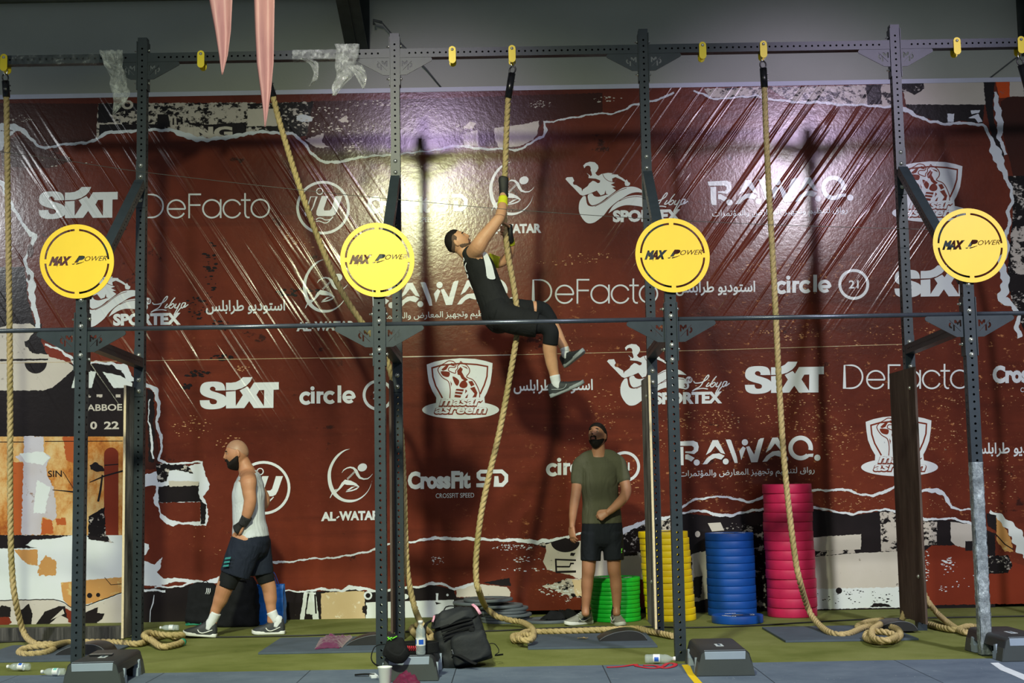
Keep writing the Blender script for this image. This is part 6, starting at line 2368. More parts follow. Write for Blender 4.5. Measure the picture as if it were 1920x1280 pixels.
# bracing rods against the wall
M_ROD = simple('brace_rod', (92, 96, 96), 0.6, 0.3)
for pp, lb in ((((700, 38, 13.5), (716, 42, 13.5), (735, 64, 13.55), (800, 130, 13.58), (840, 180, 13.632)), 'thin grey brace rod slanting down right from the rafter foot'), (((1930, 92, 13.63), (1900, 112, 13.635), (1846, 154, 13.632)), 'thin grey brace rod slanting at the top right corner')):
    q = [at(*p) for p in pp]
    bm = bmesh.new()
    tube_bm(bm, [p - q[0] for p in q], .007, 8)
    if len(q) > 3:
        tube_bm(bm, [at(702, 46, 13.5) - q[0], q[0] - q[0], q[1] - q[0]], .016, 8)
    o = link('brace_rod', bm_mesh(bm), M_ROD)
    o.location = q[0]
    tag(o, lb, 'rod')
# ================================================================== people
def mat_skin(name, c):
    t = NT(name)
    o = t.n('ShaderNodeTexCoord').outputs['Object']
    f = t.noise(o, 9, 4)
    cl = lin(c)
    col = t.ramp(f, [(0.35, tuple(v * k for v, k in zip(cl, (.86, .82, .8)))), (0.68, cl)])
    t.b.inputs['Subsurface Weight'].default_value = 0.08
    t.b.inputs['Subsurface Radius'].default_value = (0.02, 0.008, 0.004)
    return t.out(col, 0.48, 0, t.bump(t.noise(o, 160, 3), 0.08, 0.002), 0.4)


SK_A, SK_B, SK_C = mat_skin('skin_climber', (216, 164, 128)), mat_skin('skin_standing', (176, 126, 98)), mat_skin('skin_walking', (194, 140, 108))
M_HAIR = simple('dark_hair', (26, 21, 20), 0.75, var=0.3, scale=60, bump=0.6, bscale=400, spec=0.25)
M_FADE = simple('clipped_hair', (96, 74, 62), 0.8, var=0.2, scale=80)
M_SHAVEN = simple('shaven_scalp', (168, 128, 104), 0.45, var=0.06, scale=40)
M_EYEW = simple('eye_white', (214, 208, 200), 0.3, var=0.03)
M_IRIS = simple('eye_iris', (34, 22, 18), 0.2, var=0.05)
M_LIP = simple('lips', (150, 88, 80), 0.5, var=0.08)


def cloth(name, c, var=0.16, fold=0.5, rough=0.85, sc=7.0):
    t = NT(name)
    o = t.n('ShaderNodeTexCoord').outputs['Object']
    a = t.noise(o, 5, 4)
    cl = lin(c)
    col = t.ramp(a, [(0.3, tuple(v * (1 - var) for v in cl)), (0.7, tuple(min(1, v * (1 + var)) for v in cl))])
    w = t.n('ShaderNodeTexNoise')
    w.inputs['Scale'].default_value = sc
    w.inputs['Detail'].default_value = 3
    w.inputs['Distortion'].default_value = 1.2
    t.l(t.mapped((1.0, 1.0, 0.45), src=o), w.inputs['Vector'])
    n1 = t.bump(w.outputs['Fac'], fold, 0.05)
    n2 = t.bump(t.noise(o, 500, 2), 0.15, 0.001, n1)
    return t.out(col, rough, 0, n2, 0.25)


C_TANK = cloth('black_jersey', (34, 35, 36))
C_SHORTK = cloth('black_shorts', (28, 29, 31))
C_SLEEVEK = cloth('black_neoprene', (26, 28, 32), fold=.25)
C_WHITE = cloth('white_jersey', (206, 212, 222), .04, .55)
C_NAVY = cloth('navy_shorts', (30, 36, 52), .12, .6)
C_OLIVE = cloth('olive_shirt', (82, 82, 66), .08, .55)
C_NIGHT = cloth('midnight_shorts', (24, 28, 36), .12, .5)
C_SOCK = cloth('white_sock', (216, 220, 226), .04, .2)
C_DSOCK = cloth('dark_sock', (30, 32, 42), .08, .2)
M_PANELW = simple('white_panel', (224, 228, 232), 0.7, var=0.03)
M_YBAND = simple('yellow_band', (222, 226, 40), 0.7, var=0.06)
M_GLOVE = simple('black_glove', (26, 27, 28), 0.6, var=0.2, scale=20, bump=0.3, bscale=200)
M_SHOEK = simple('shoe_black', (40, 44, 50), 0.6, var=0.25, scale=30, bump=0.3, bscale=200)
M_SHOEG = simple('shoe_grey', (140, 140, 132), 0.6, var=0.12, scale=20)
M_SHOEN = simple('shoe_navy', (52, 58, 72), 0.6, var=0.1, scale=20)
M_SOLEW = simple('sole_white', (220, 222, 222), 0.55, var=0.04)
M_SOLEG = simple('sole_grey', (150, 158, 164), 0.55, var=0.06)
M_TEALP = simple('teal_print', (44, 128, 130), 0.7, var=0.04)
M_BANDP = simple('patterned_wrap', (40, 40, 44), 0.7, var=0.9, scale=90)


def V3(px, py, Y):
    return at(px, py, Y)


def limb(bm, pts, up=(0, 1, 0), seg=18, step=.018, round_ends=True):
    """pts: (Vector, ra, rb): smooth tapered sweep with rounded ends; ra is along up"""
    Ps = [p[0] for p in pts]
    Rs = [(p[1], p[2] if len(p) > 2 else p[1]) for p in pts]
    cum = [0]
    for a, b in zip(Ps, Ps[1:]):
        cum.append(cum[-1] + (b - a).length)
    L = cum[-1]
    n = max(6, int(L / step))
    d0 = (Ps[0] - Ps[1]).normalized()
    d1 = (Ps[-1] - Ps[-2]).normalized()
    E = [Ps[0] * 2 - Ps[1]] + Ps + [Ps[-1] * 2 - Ps[-2]]
    out = []
    for k in range(n + 1):
        s = L * k / n
        i = 0
        while i < len(cum) - 2 and s > cum[i + 1]:
            i += 1
        t = (s - cum[i]) / max(1e-9, cum[i + 1] - cum[i])
        p0, p1, p2, p3 = E[i], E[i + 1], E[i + 2], E[i + 3]
        p = 0.5 * ((2 * p1) + (p2 - p0) * t + (2 * p0 - 5 * p1 + 4 * p2 - p3) * t * t + (3 * p1 - p0 - 3 * p2 + p3) * t ** 3)
        e = t * t * (3 - 2 * t)
        out.append((p, tuple(Rs[i][j] + (Rs[i + 1][j] - Rs[i][j]) * e for j in (0, 1))))
    if round_ends:
        r0, r1 = min(out[0][1]), min(out[-1][1])
        pre = [(out[0][0] + d0 * (r0 * .8 * math.sin(a)), tuple(r * math.cos(a) for r in out[0][1])) for a in (1.45, 1.1, .7, .35)]
        post = [(out[-1][0] + d1 * (r1 * .8 * math.sin(a)), tuple(r * math.cos(a) for r in out[-1][1])) for a in (.35, .7, 1.1, 1.45)]
        out = pre + out + post
    return tube_bm(bm, [o[0] for o in out], [o[1] for o in out], seg, up)


def remesh(bm, voxel, smooth=3, name='body'):
    me = bm_mesh(bm)
    o = bpy.data.objects.new('tmp', me)
    COL.objects.link(o)
    m = o.modifiers.new('r', 'REMESH')
    m.mode = 'VOXEL'
    m.voxel_size = voxel
    s = o.modifiers.new('s', 'SMOOTH')
    s.factor = 0.5
    s.iterations = smooth
    dg = bpy.context.evaluated_depsgraph_get()
    dg.update()
    out = bpy.data.meshes.new_from_object(o.evaluated_get(dg))
    bpy.data.objects.remove(o)
    bpy.data.meshes.remove(me)
    out.polygons.foreach_set('use_smooth', [True] * len(out.polygons))
    return out


def hd(x, y, z, k=1.0, grow_=0.0):
    """point of the head surface in the direction (x right, y forward, z up)"""
    X, Y, Z_ = .076 * x, .097 * y, .117 * z
    if z < 0:
        X *= 1 - .26 * (-z) ** 1.4
        if y < 0:
            Y *= 1 - .42 * (-z) ** 1.2
    if y > 0:
        def g(cx, cz, sx, sz):
            return math.exp(-((x - cx) / sx) ** 2 - ((z - cz) / sz) ** 2)
        Y += .004 * g(0, .22, .6, .12)                       # brow
        for s in (-1, 1):
            Y -= .010 * g(.40 * s, .06, .20, .11)            # eye sockets
            Y += .004 * g(.5 * s, -.22, .2, .16)             # cheek bones
            Y -= .003 * g(.62 * s, -.55, .2, .2)
        br = max(0.0, min(1.0, (.14 - z) / .36))
        if z > -.34:
            Y += (.006 + .020 * br) * math.exp(-(x / (.10 + .07 * br)) ** 2) * (1 if z < .14 else math.exp(-((z - .14) / .08) ** 2)) * (1 if z > -.26 else max(0, (z + .34) / .08))
        Y += .006 * g(0, -.47, .26, .06) + .006 * g(0, -.57, .24, .05)
        Y += .010 * g(0, -.84, .30, .14)
        Y += .006 * max(0, -z - .3) * y
    v = Vector((X, Y, Z_))
    if grow_:
        v += Vector((X / .076, Y / .097, Z_ / .117)).normalized() * grow_
    return v * k


def head_grid(nu=44, nv=32):
    G = []
    for j in range(1, nv):
        ph = math.pi * j / nv
        G.append([(math.sin(ph) * math.sin(2 * math.pi * i / nu), math.sin(ph) * math.cos(2 * math.pi * i / nu), math.cos(ph)) for i in range(nu)])
    return G


class Head:
    def __init__(self, c, fwd, up, k=1.0):
        self.c = Vector(c)
        f = Vector(fwd).normalized()
        u = Vector(up)
        u = (u - f * u.dot(f)).normalized()
        r = f.cross(u)
        self.M = Matrix((r, f, u)).transposed()
        self.k = k

    def w(self, v):
        return self.c + self.M @ v

    def add(self, bm):
        G = head_grid()
        vs = [[bm.verts.new(self.w(hd(*d, self.k))) for d in row] for row in G]
        t, b = bm.verts.new(self.w(hd(0, 0, 1, self.k))), bm.verts.new(self.w(hd(0, 0, -1, self.k)))
        n = len(vs[0])
        for a, c in zip(vs, vs[1:]):
            for i in range(n):
                bm.faces.new((a[i], c[i], c[(i + 1) % n], a[(i + 1) % n]))
        for i in range(n):
            bm.faces.new((t, vs[0][i], vs[0][(i + 1) % n]))
            bm.faces.new((b, vs[-1][(i + 1) % n], vs[-1][i]))
        for s in (-1, 1):                                    # ears
            e = bmesh.ops.create_uvsphere(bm, u_segments=14, v_segments=10, radius=1.0)
            M_ = Matrix.Translation(self.c) @ self.M.to_4x4() @ Matrix.Translation(Vector((s * .077, -.008, .0)) * self.k) @ Matrix.Rotation(s * .35, 4, 'Z') @ Matrix.Rotation(-.15, 4, 'X') @ Matrix.Diagonal((.008, .019, .033, 1))
            bmesh.ops.transform(bm, matrix=M_, verts=e['verts'])

    def shell(self, name, region, mat, parent, thick, label=None):
        """hair or beard: the part of the head surface where region(x, y, z) > 0, raised by thick"""
        G = head_grid(88, 64)
        bm = bmesh.new()
        n = len(G[0])
        rows = []
        for row in G:
            r_ = []
            for d in row:
                s = region(*d)
                if s < -.12:
                    r_.append(None)
                    continue
                g = thick * max(0.0, min(1.0, (s + .02) / .22)) ** .6 - .004 * (s < 0.02)
                r_.append(bm.verts.new(self.w(hd(*d, self.k, g + .0015))))
            rows.append(r_)
        if region(0, 0, 1) > 0:
            tp = bm.verts.new(self.w(hd(0, 0, 1, self.k, thick)))
            for i in range(n):
                if rows[0][i] and rows[0][(i + 1) % n]:
                    bm.faces.new((tp, rows[0][i], rows[0][(i + 1) % n])).smooth = True
        for a, b in zip(rows, rows[1:]):
            for i in range(n):
                q = (a[i], b[i], b[(i + 1) % n], a[(i + 1) % n])
                if all(v is not None for v in q):
                    bm.faces.new(q).smooth = True
        lo = [v for v in bm.verts if not v.link_faces]
        bmesh.ops.delete(bm, geom=lo, context='VERTS')
        o = link(name, bm_mesh(bm), mat, parent)
        if label:
            o['label'] = label
        return o

    def face(self, parent, brow=True, mouth_open=0.0):
        for s in (-1, 1):
            p = hd(.40 * s, math.sqrt(1 - .16 - .004), .06, self.k)
            bm = bmesh.new()
            e = bmesh.ops.create_uvsphere(bm, u_segments=14, v_segments=10, radius=.0120)
            bmesh.ops.transform(bm, matrix=Matrix.Translation(self.w(p - Vector((0, .0088, 0)))), verts=e['verts'])
            eo = link('eye', bm_mesh(bm), M_EYEW, parent, smooth=True)
            bm = bmesh.new()
            e = bmesh.ops.create_uvsphere(bm, u_segments=12, v_segments=8, radius=.0062)
            bmesh.ops.transform(bm, matrix=Matrix.Translation(self.w(p + Vector((0, -.0002, .001)))), verts=e['verts'])
            link('iris', bm_mesh(bm), M_IRIS, eo, smooth=True)
            # lid
            bm = bmesh.new()
            pts = []
            for a in (-.6, -.3, 0, .3, .6):
                q = hd(.40 * s + .15 * a * 1.4, .88, .10 + .02 * (1 - a * a * 2), self.k)
                pts.append(self.w(q + Vector((0, .0035, .004))))
            if brow:
                pb = []
                for a in (-.8, -.4, 0, .4, .8):
                    x_ = .40 * s + .2 * a
                    z_ = .235 + .03 * (1 - a * a) - .02 * a * s
                    y_ = math.sqrt(max(.1, 1 - x_ * x_ - z_ * z_))
                    pb.append(self.w(hd(x_, y_, z_, self.k, .002)))
                tube_bm(bm, pb, [(.0022, .0026), (.004, .004), (.0048, .0045), (.0045, .004), (.0022, .0026)], 8)
                link('eyebrow', bm_mesh(bm), M_HAIR, parent)
            else:
                bm.free()
        bm = bmesh.new()
        for z_, r_ in ((-.465, .0042), (-.54 - .10 * mouth_open, .0050)):
            pm = []
            for a in (-1, -.5, 0, .5, 1):
                x_ = .30 * a
                zz = z_ + .03 * (a * a) * (1 if z_ < -.5 else -1)
                y_ = math.sqrt(max(.1, 1 - x_ * x_ - zz * zz))
                pm.append(self.w(hd(x_, y_, zz, self.k, -.0008)))
            tube_bm(bm, pm, [r_ * .4, r_, r_ * 1.1, r_, r_ * .4], 8)
        if mouth_open:
            pm = [self.w(hd(x_, math.sqrt(1 - x_ * x_ - .28), -.52, self.k, -.0005)) for x_ in (-.2, 0, .2)]
        link('mouth', bm_mesh(bm), M_LIP, parent)


def beard_region(full):
    def f(x, y, z):
        zb = -.60 + .52 * max(0, .75 - y) + .06 * full
        jaw = min(zb - z, (y + .10) * 1.2)
        mo = min(.075 - abs(z + .385), .34 - abs(x), y - .4) * 1.6
        gs = min(.075 - abs(abs(x) - .35), z + .68, -.36 - z, y - .3) * 1.6
        return max(jaw, mo, gs)
    return f


def hand(bm, wrist, d, n, side, k=1.0, curl=(0.3, 0.5, 0.4), spread=.06, thumb=(.6, .5)):
    """five-fingered hand: d towards the fingers, n out of the back of the hand, side: +1 / -1 where the thumb is along d x n"""
    d = Vector(d).normalized()
    n = Vector(n)
    n = (n - d * n.dot(d)).normalized()
    s = d.cross(n) * side
    w = Vector(wrist)
    limb(bm, [(w - d * .02, .026 * k, .019 * k), (w + d * .03 * k, .034 * k, .018 * k), (w + d * .075 * k, .041 * k, .0155 * k), (w + d * .092 * k, .038 * k, .013 * k)], tuple(s), 16, .01)
    for i, (o_, L) in enumerate(((.030, .070), (.0105, .078), (-.0095, .073), (-.0285, .057))):
        p = w + d * (.086 - .004 * abs(i - 1)) * k + s * o_ * k
        dd = (d + s * spread * (1.2 - i) * .6).normalized()
        pts = [(p - dd * .012, .0092 * k)]
        a = 0.0
        for j, (c_, f_) in enumerate(zip(curl, (.45, .32, .23))):
            a += c_ * (1 + .12 * i)
            q = dd * math.cos(a) - n * math.sin(a)
            p = p + q * L * f_ * k
            pts.append((p, (.0088, .0080, .0066)[j] * k))
        limb(bm, pts, tuple(s), 10, .008)
    p = w + d * .022 * k + s * .030 * k
    q = (d * math.cos(thumb[0]) + s * math.sin(thumb[0]) - n * .15).normalized()
    p2 = p + q * .042 * k
    q2 = (d * math.cos(thumb[0] - thumb[1]) + s * math.sin(thumb[0] - thumb[1]) - n * .35).normalized()
    limb(bm, [(p - q * .012, .0135 * k), (p + q * .018 * k, .0125 * k), (p2, .0102 * k), (p2 + q2 * .03 * k, .0078 * k)], tuple(n), 10, .008)


def shoe(parent, heel, toe, up, upper, sole, w=.098, hgt=.075, tick=None, side=1, accent=None, collar_h=.10, ticklabel=None):
    """sports shoe from heel to toe; up is the direction of the ankle"""
    heel, toe, up = Vector(heel), Vector(toe), Vector(up)
    d = toe - heel
    L = d.length
    d.normalize()
    up = (up - d * up.dot(d)).normalized()
    s = d.cross(up)

    def P(t, x, z):
        return heel + d * (t * L) + s * x + up * z
    # sole
    so = [(0.0, .022), (.02, .030), (.10, .036), (.30, .034), (.45, .035), (.62, .044), (.78, .047), (.90, .038), (.97, .022), (1.0, .006)]
    so = [(t, x * w / .094) for t, x in so]
    bm = bmesh.new()
    rows = []
    for z, g, lift in ((0.0, .94, 0.0), (.008, 1.0, 0), (.022, 1.02, 0), (.030, .96, 0)):
        ring_ = []
        for t, x in so:
            ring_.append((t, x * g, z + (.012 * max(0, (t - .8) / .2) ** 2)))
        for t, x in so[::-1]:
            ring_.append((t, -x * g, z + (.012 * max(0, (t - .8) / .2) ** 2)))
        rows.append([bm.verts.new(P(*q)) for q in ring_])
    n = len(rows[0])
    for a, b in zip(rows, rows[1:]):
        for i in range(n):
            bm.faces.new((a[i], a[(i + 1) % n], b[(i + 1) % n], b[i])).smooth = True
    bm.faces.new(rows[0][::-1])
    bm.faces.new(rows[-1])
    sh = link('shoe', bm_mesh(bm), sole, parent)
    # upper: stacked rings along the length
    bm = bmesh.new()
    st = [(0.005, .024, .050, .024), (.05, .031, .092, .026), (.14, .036, .098, .026), (.28, .036, .096, .026), (.40, .036, .084, .026), (.55, .042, .066, .026), (.70, .045, .054, .026), (.85, .041, .044, .028), (.94, .028, .036, .030), (.985, .010, .028, .032)]
    rings = []
    for t, x, h, z0 in st:
        ring_ = []
        h = h * hgt / .075
        for k in range(16):
            a = math.pi * k / 15
            ca, sa = math.cos(a), math.sin(a)
            ring_.append(bm.verts.new(P(t, x * w / .094 * math.copysign(abs(ca) ** .7, ca), z0 - .006 + (h - z0 + .006) * abs(sa) ** .75)))
        rings.append(ring_)
    for a, b in zip(rings, rings[1:]):
        for k in range(15):
            bm.faces.new((a[k], a[k + 1], b[k + 1], b[k])).smooth = True
    bm.faces.new(rings[0][::-1])
    bm.faces.new(rings[-1])
    link('upper', bm_mesh(bm), upper, sh)
    if accent:
        for sx in (-1, 1):
            bm = bmesh.new()
            vs = []
            for (t, z) in ((.22, .03), (.62, .03), (.50, .052), (.36, .066), (.26, .058)):
                x = np.interp(t, [q[0] for q in st], [q[1] for q in st]) * w / .094
                h = np.interp(t, [q[0] for q in st], [q[2] for q in st]) * hgt / .075
                vs.append(bm.verts.new(P(t, sx * (x * max(.2, 1 - (z / h) ** 2.2) ** .5 + .004), z)))
            bm.faces.new(vs)
            link('side_overlay', bm_mesh(bm), accent, sh)
    if tick:
        for sx in (-1, 1):
            bm = bmesh.new()
            pts = []
            for (t, z) in ((.55, .058), (.50, .040), (.42, .032), (.32, .038), (.12, .062)):
                x = np.interp(t, [q[0] for q in st], [q[1] for q in st]) * w / .094
                h = np.interp(t, [q[0] for q in st], [q[2] for q in st]) * hgt / .075
                pts.append(P(t, sx * (x * max(.2, 1 - (min(z, h * .9) / h) ** 2.2) ** .5 + .0065), z))
            tube_bm(bm, spline(pts, .006), .0035 if tick is not M_SOLEW else .0045, 6)
            link('side_mark', bm_mesh(bm), tick, sh)['label'] = 'white curved tick'
    # laces
    bm = bmesh.new()
    for t in (.40, .47, .54):
        x = np.interp(t, [q[0] for q in st], [q[1] for q in st]) * w / .094 * .55
        h = np.interp(t, [q[0] for q in st], [q[2] for q in st]) * hgt / .075
        tube_bm(bm, [P(t, -x, h * .93), P(t + .01, 0, h + .002), P(t, x, h * .93)], .003, 6)
    link('lace', bm_mesh(bm), C_SOCK if accent else upper, sh)
    return sh


def foot(parent, top, ankle, heel, toe, up, sockmat, r, upper, sole, **kw):
    """sock and shoe of one foot"""
    heel, toe, up = Vector(heel), Vector(toe), Vector(up).normalized()
    d = (toe - heel)
    k = kw.get('hgt', .095) / .095
    inner = heel + d * .27 + up * (.055 * k)
    mid = heel + d * .20 + up * (.105 * k)
    bm = bmesh.new()
    limb(bm, [(Vector(top), r, r), (Vector(ankle) * .55 + mid * .45, r * .92, r * .94), (mid, r * .90, r * .98), (inner, r * .86, r * .95)], (0, 1, 0), 16, .012, round_ends=False)
    link('sock', bm_mesh(bm), sockmat, parent)
    kw.setdefault('hgt', .095)
    return shoe(parent, heel, toe, up, upper, sole, **kw)


# ------------------------------------------------------------------ the man on the rope
B = YB + W / 2
pa = empty('person', V3(930, 560, B))
tag(pa, 'man in black tank top and shorts climbing the rope, looking up', 'person')
ACR = Vector((0, -1, 0))
bm = bmesh.new()
hA = Head(V3(858.5, 455, B - .02), (.72, -.10, .69), (-.70, -.05, .71), .98)
hA.add(bm)
limb(bm, [(V3(862, 462, B - .02), .052, .055), (V3(870, 470, B - .02), .054, .060), (V3(884, 480, B - .01), .07, .075)], tuple(ACR))
limb(bm, [(V3(882, 474, B - .01), .105, .075), (V3(892, 484, B - .01), .165, .098), (V3(901, 502, B), .155, .110), (V3(912, 530, B), .135, .108), (V3(924, 562, B), .135, .108), (V3(936, 588, B), .15, .112)], tuple(ACR))
# near arm up to the rope
limb(bm, [(V3(888, 474, B - .13), .060, .066), (V3(896, 463, B - .20), .060, .066), (V3(906, 447, B - .215), .054, .060), (V3(918, 432, B - .22), .050, .054), (V3(928, 419, B - .215), .044, .048), (V3(936, 409, B - .205), .043, .045), (V3(940, 398, B - .175), .044, .044), (V3(942, 386, B - .13), .036, .040), (V3(943, 374, B - .075), .030, .034), (V3(944, 364, B - .045), .030, .032)], (0, 1, 0))
# far arm, bent behind the rope
limb(bm, [(V3(895, 478, B + .13), .058, .06), (V3(908, 484, B + .20), .054, .056), (V3(922, 489, B + .22), .048, .05), (V3(938, 492, B + .215), .042, .044), (V3(952, 482, B + .18), .042, .042), (V3(958, 466, B + .12), .036, .036), (V3(957, 450, B + .06), .028, .03), (V3(956, 441, B + .045), .03, .03)], (0, 1, 0))
# legs
limb(bm, [(V3(942, 592, B - .08), .085, .09), (V3(960, 597, B - .10), .092, .098), (V3(988, 604, B - .12), .082, .088), (V3(1015, 608, B - .13), .066, .070), (V3(1030, 618, B - .135), .060, .062), (V3(1032, 634, B - .13), .056, .058), (V3(1031, 652, B - .12), .058, .060), (V3(1034, 676, B - .11), .050, .052), (V3(1039, 700, B - .10), .039, .041), (V3(1043, 718, B - .10), .036, .038), (V3(1046, 728, B - .10), .036, .04)], (0, 1, 0))
limb(bm, [(V3(944, 586, B + .08), .085, .09), (V3(970, 585, B + .10), .084, .086), (V3(1002, 580, B + .12), .070, .072), (V3(1019, 582, B + .13), .058, .060), (V3(1030, 598, B + .14), .054, .055), (V3(1042, 622, B + .15), .052, .052), (V3(1054, 644, B + .16), .040, .041), (V3(1063, 660, B + .165), .034, .036)], (0, 1, 0))


def grip(bm, z_px, zx_px, a_palm, sgn, k=1.0, tilt=0.0):
    """fingers wrapped round the rope at one height; a_palm: angle of the palm seen from above"""
    c = V3(zx_px, z_px, B)
    for i in range(4):
        z = (.030 - .021 * i) * k
        L = (3.5, 3.8, 3.6, 3.0)[i]
        pts = []
        for j in range(8):
            a = a_palm + sgn * (.25 + L * j / 7)
            r = (.040 - .006 * j / 7) * k
            pts.append((c + Vector((r * math.cos(a), r * math.sin(a), z - .004 * j / 7)), (.0098 - .002 * j / 7) * k))
        limb(bm, pts, (0, 0, 1), 10, .008)
    pts = []
    for j in range(6):
        a = a_palm - sgn * (.25 + 1.9 * j / 5)
        pts.append((c + Vector((.040 * math.cos(a), .040 * math.sin(a), .010 + .045 * j / 5)), .0118 - .003 * j / 5))
    limb(bm, pts, (0, 0, 1), 10, .008)
    # palm
    pc = c + Vector((.040 * math.cos(a_palm), .040 * math.sin(a_palm), 0))
    return pc


pc = grip(bm, 346, 946.5, R(-105), -1)
limb(bm, [(pc + Vector((0, 0, -.075)), .030, .026), (pc + Vector((0, 0, -.03)), .036, .020), (pc + Vector((0, 0, .03)), .040, .017), (pc + Vector((0, 0, .042)), .036, .015)], (1, 0, 0), 14, .01)
pc2 = grip(bm, 431, 947.5, R(20), 1)
limb(bm, [(pc2 + Vector((0.005, .02, -.07)), .030, .026), (pc2 + Vector((0, 0.0, -.03)), .034, .020), (pc2 + Vector((0, 0, .035)), .038, .017)], (0, 1, 0), 14, .01)
link('body', remesh(bm, .0055, 2), SK_A, pa)
hA.shell('hair', lambda x, y, z: min(z - (.34 * max(y, 0) + .40) + (.62 * max(0, -y)), .86 * (1.0 - .45 * y) - abs(x)), M_HAIR, pa, .007, 'short dark hair, faded at the sides')
hA.shell('faded_hair', lambda x, y, z: min(z - (.75 * max(y, 0) + .06) + (.50 * max(0, -y)), .3 - y), M_FADE, pa, .0022, 'close-clipped sides')
hA.shell('stubble', beard_region(0), M_FADE, pa, .0012, 'dark stubble')
hA.face(pa)
# clothes
bm = bmesh.new()
tank = [(V3(880, 473, B - .01), .088, .070), (V3(889, 484, B - .005), .168, .108), (V3(900, 503, B), .168, .126), (V3(911, 530, B), .150, .124), (V3(923, 560, B), .152, .128), (V3(932, 580, B), .166, .138), (V3(939, 596, B), .168, .140)]
limb(bm, tank, tuple(ACR), 24)
# straps over the shoulders
limb(bm, [(V3(876, 470, B - .075), .035, .06), (V3(886, 478, B - .09), .05, .085), (V3(896, 492, B - .09), .06, .10)], tuple(ACR))
limb(bm, [(V3(876, 470, B + .075), .035, .06), (V3(886, 478, B + .09), .05, .085), (V3(896, 492, B + .09), .06, .10)], tuple(ACR))
link('tank_top', remesh(bm, .008, 3), C_TANK, pa)
bm = bmesh.new()
pp_ = [(905, 474), (912, 473), (917, 482), (923, 497), (927, 513), (928, 523), (914, 521), (911, 504), (908, 488)]
V, T = fill([qclosed(pp_, 3)])
slab_bm(bm, V, T, lambda x, y, d: at(x, y, B - .168 + d + .0009 * (x - 905) + .00035 * abs(y - 497)), .004)
bmesh.ops.recalc_face_normals(bm, faces=bm.faces[:])
link('side_panel', bm_mesh(bm), M_PANELW, pa)['label'] = 'white side panel of the tank top'
bm = bmesh.new()
for pts in ([(866, 483), (868, 487), (866, 490)], [(872, 492), (869.5, 498), (870.5, 505), (873, 510)], [(873, 514), (875, 518), (874, 522)]):
    tube_bm(bm, spline([at(x + 2.5, y, B - .118 + .0016 * (x - 866)) for x, y in pts], .01), .004, 6)
link('back_print', bm_mesh(bm), M_PANELW, pa)['label'] = 'small white print on the back'
bm = bmesh.new()
limb(bm, [(V3(929, 574, B), .168, .134), (V3(934, 586, B), .176, .150), (V3(942, 597, B), .170, .146)], tuple(ACR), 24)
limb(bm, [(V3(934, 590, B - .08), .11, .125), (V3(960, 599, B - .10), .112, .120), (V3(990, 606, B - .12), .104, .112), (V3(1008, 609, B - .125), .100, .108)], (0, 1, 0), 24, round_ends=False)
limb(bm, [(V3(940, 584, B + .08), .110, .118), (V3(967, 584, B + .10), .106, .110), (V3(999, 583, B + .118), .092, .094)], (0, 1, 0), 24, round_ends=False)
link('shorts', remesh(bm, .008, 3), C_SHORTK, pa)
for pts in ([(V3(1006, 607, B - .125), .080, .084), (V3(1022, 611, B - .132), .070, .072), (V3(1032, 622, B - .136), .067, .068), (V3(1032.5, 636, B - .132), .064, .064), (V3(1031.5, 645, B - .125), .064, .064)],
            [(V3(1004, 579, B + .12), .072, .075), (V3(1018, 581, B + .13), .064, .067), (V3(1029, 595, B + .14), .060, .062), (V3(1036, 608, B + .145), .056, .058)]):
    bm = bmesh.new()
    limb(bm, pts, (0, 1, 0), 20, .012, round_ends=False)
    link('knee_sleeve', bm_mesh(bm), C_SLEEVEK, pa)
# gloves, wrist bands, elbow sleeve
bm = bmesh.new()
limb(bm, [(pc + Vector((0, -.004, -.105)), .040, .036), (pc + Vector((0, -.003, -.07)), .037, .030), (pc + Vector((0, -.002, -.03)), .039, .0235), (pc + Vector((0, -.002, .03)), .043, .0205), (pc + Vector((.004, -.001, .05)), .040, .019)], (1, 0, 0), 16, .01)
link('glove', bm_mesh(bm), M_GLOVE, pa)
bm = bmesh.new()
limb(bm, [(V3(942, 385, B - .125), .041, .044), (V3(943, 377, B - .09), .037, .040), (V3(943.5, 371, B - .07), .037, .039)], (0, 1, 0), 18, .008, round_ends=False)
link('wrist_band', bm_mesh(bm), M_YBAND, pa)['label'] = 'yellow wrist band'
bm = bmesh.new()
limb(bm, [(pc2 + Vector((.004, .03, -.085)), .034, .031), (pc2 + Vector((.003, 0, -.03)), .037, .0235), (pc2 + Vector((.003, 0, .035)), .041, .0205)], (0, 1, 0), 16, .01)
link('glove', bm_mesh(bm), M_GLOVE, pa)
bm = bmesh.new()
limb(bm, [(V3(958, 458, B + .09), .036, .036), (V3(957, 448, B + .06), .0335, .0335)], (0, 1, 0), 18, .008, round_ends=False)
link('wrist_band', bm_mesh(bm), M_YBAND, pa)['label'] = 'yellow wrist band'
bm = bmesh.new()
limb(bm, [(V3(914, 486, B + .215), .056, .058), (V3(926, 490, B + .225), .053, .055), (V3(937, 492, B + .22), .048, .050)], (0, 1, 0), 18, .01, round_ends=False)
link('elbow_sleeve', bm_mesh(bm), M_YBAND, pa)['label'] = 'yellow elbow sleeve'
foot(pa, V3(1040, 704, B - .10), V3(1043, 716, B - .10), V3(1033, 746, B - .09), V3(1097, 720, B - .15), Vector((-.12, -.05, .98)), C_SOCK, .043, M_SHOEK, M_SOLEG, tick=M_SOLEG, hgt=.088)
foot(pa, V3(1058, 652, B + .16), V3(1062, 661, B + .165), V3(1061, 689, B + .18), V3(1097, 660, B + .02), Vector((-.35, -.05, .93)), C_SOCK, .039, M_SHOEK, M_SOLEG, hgt=.085)

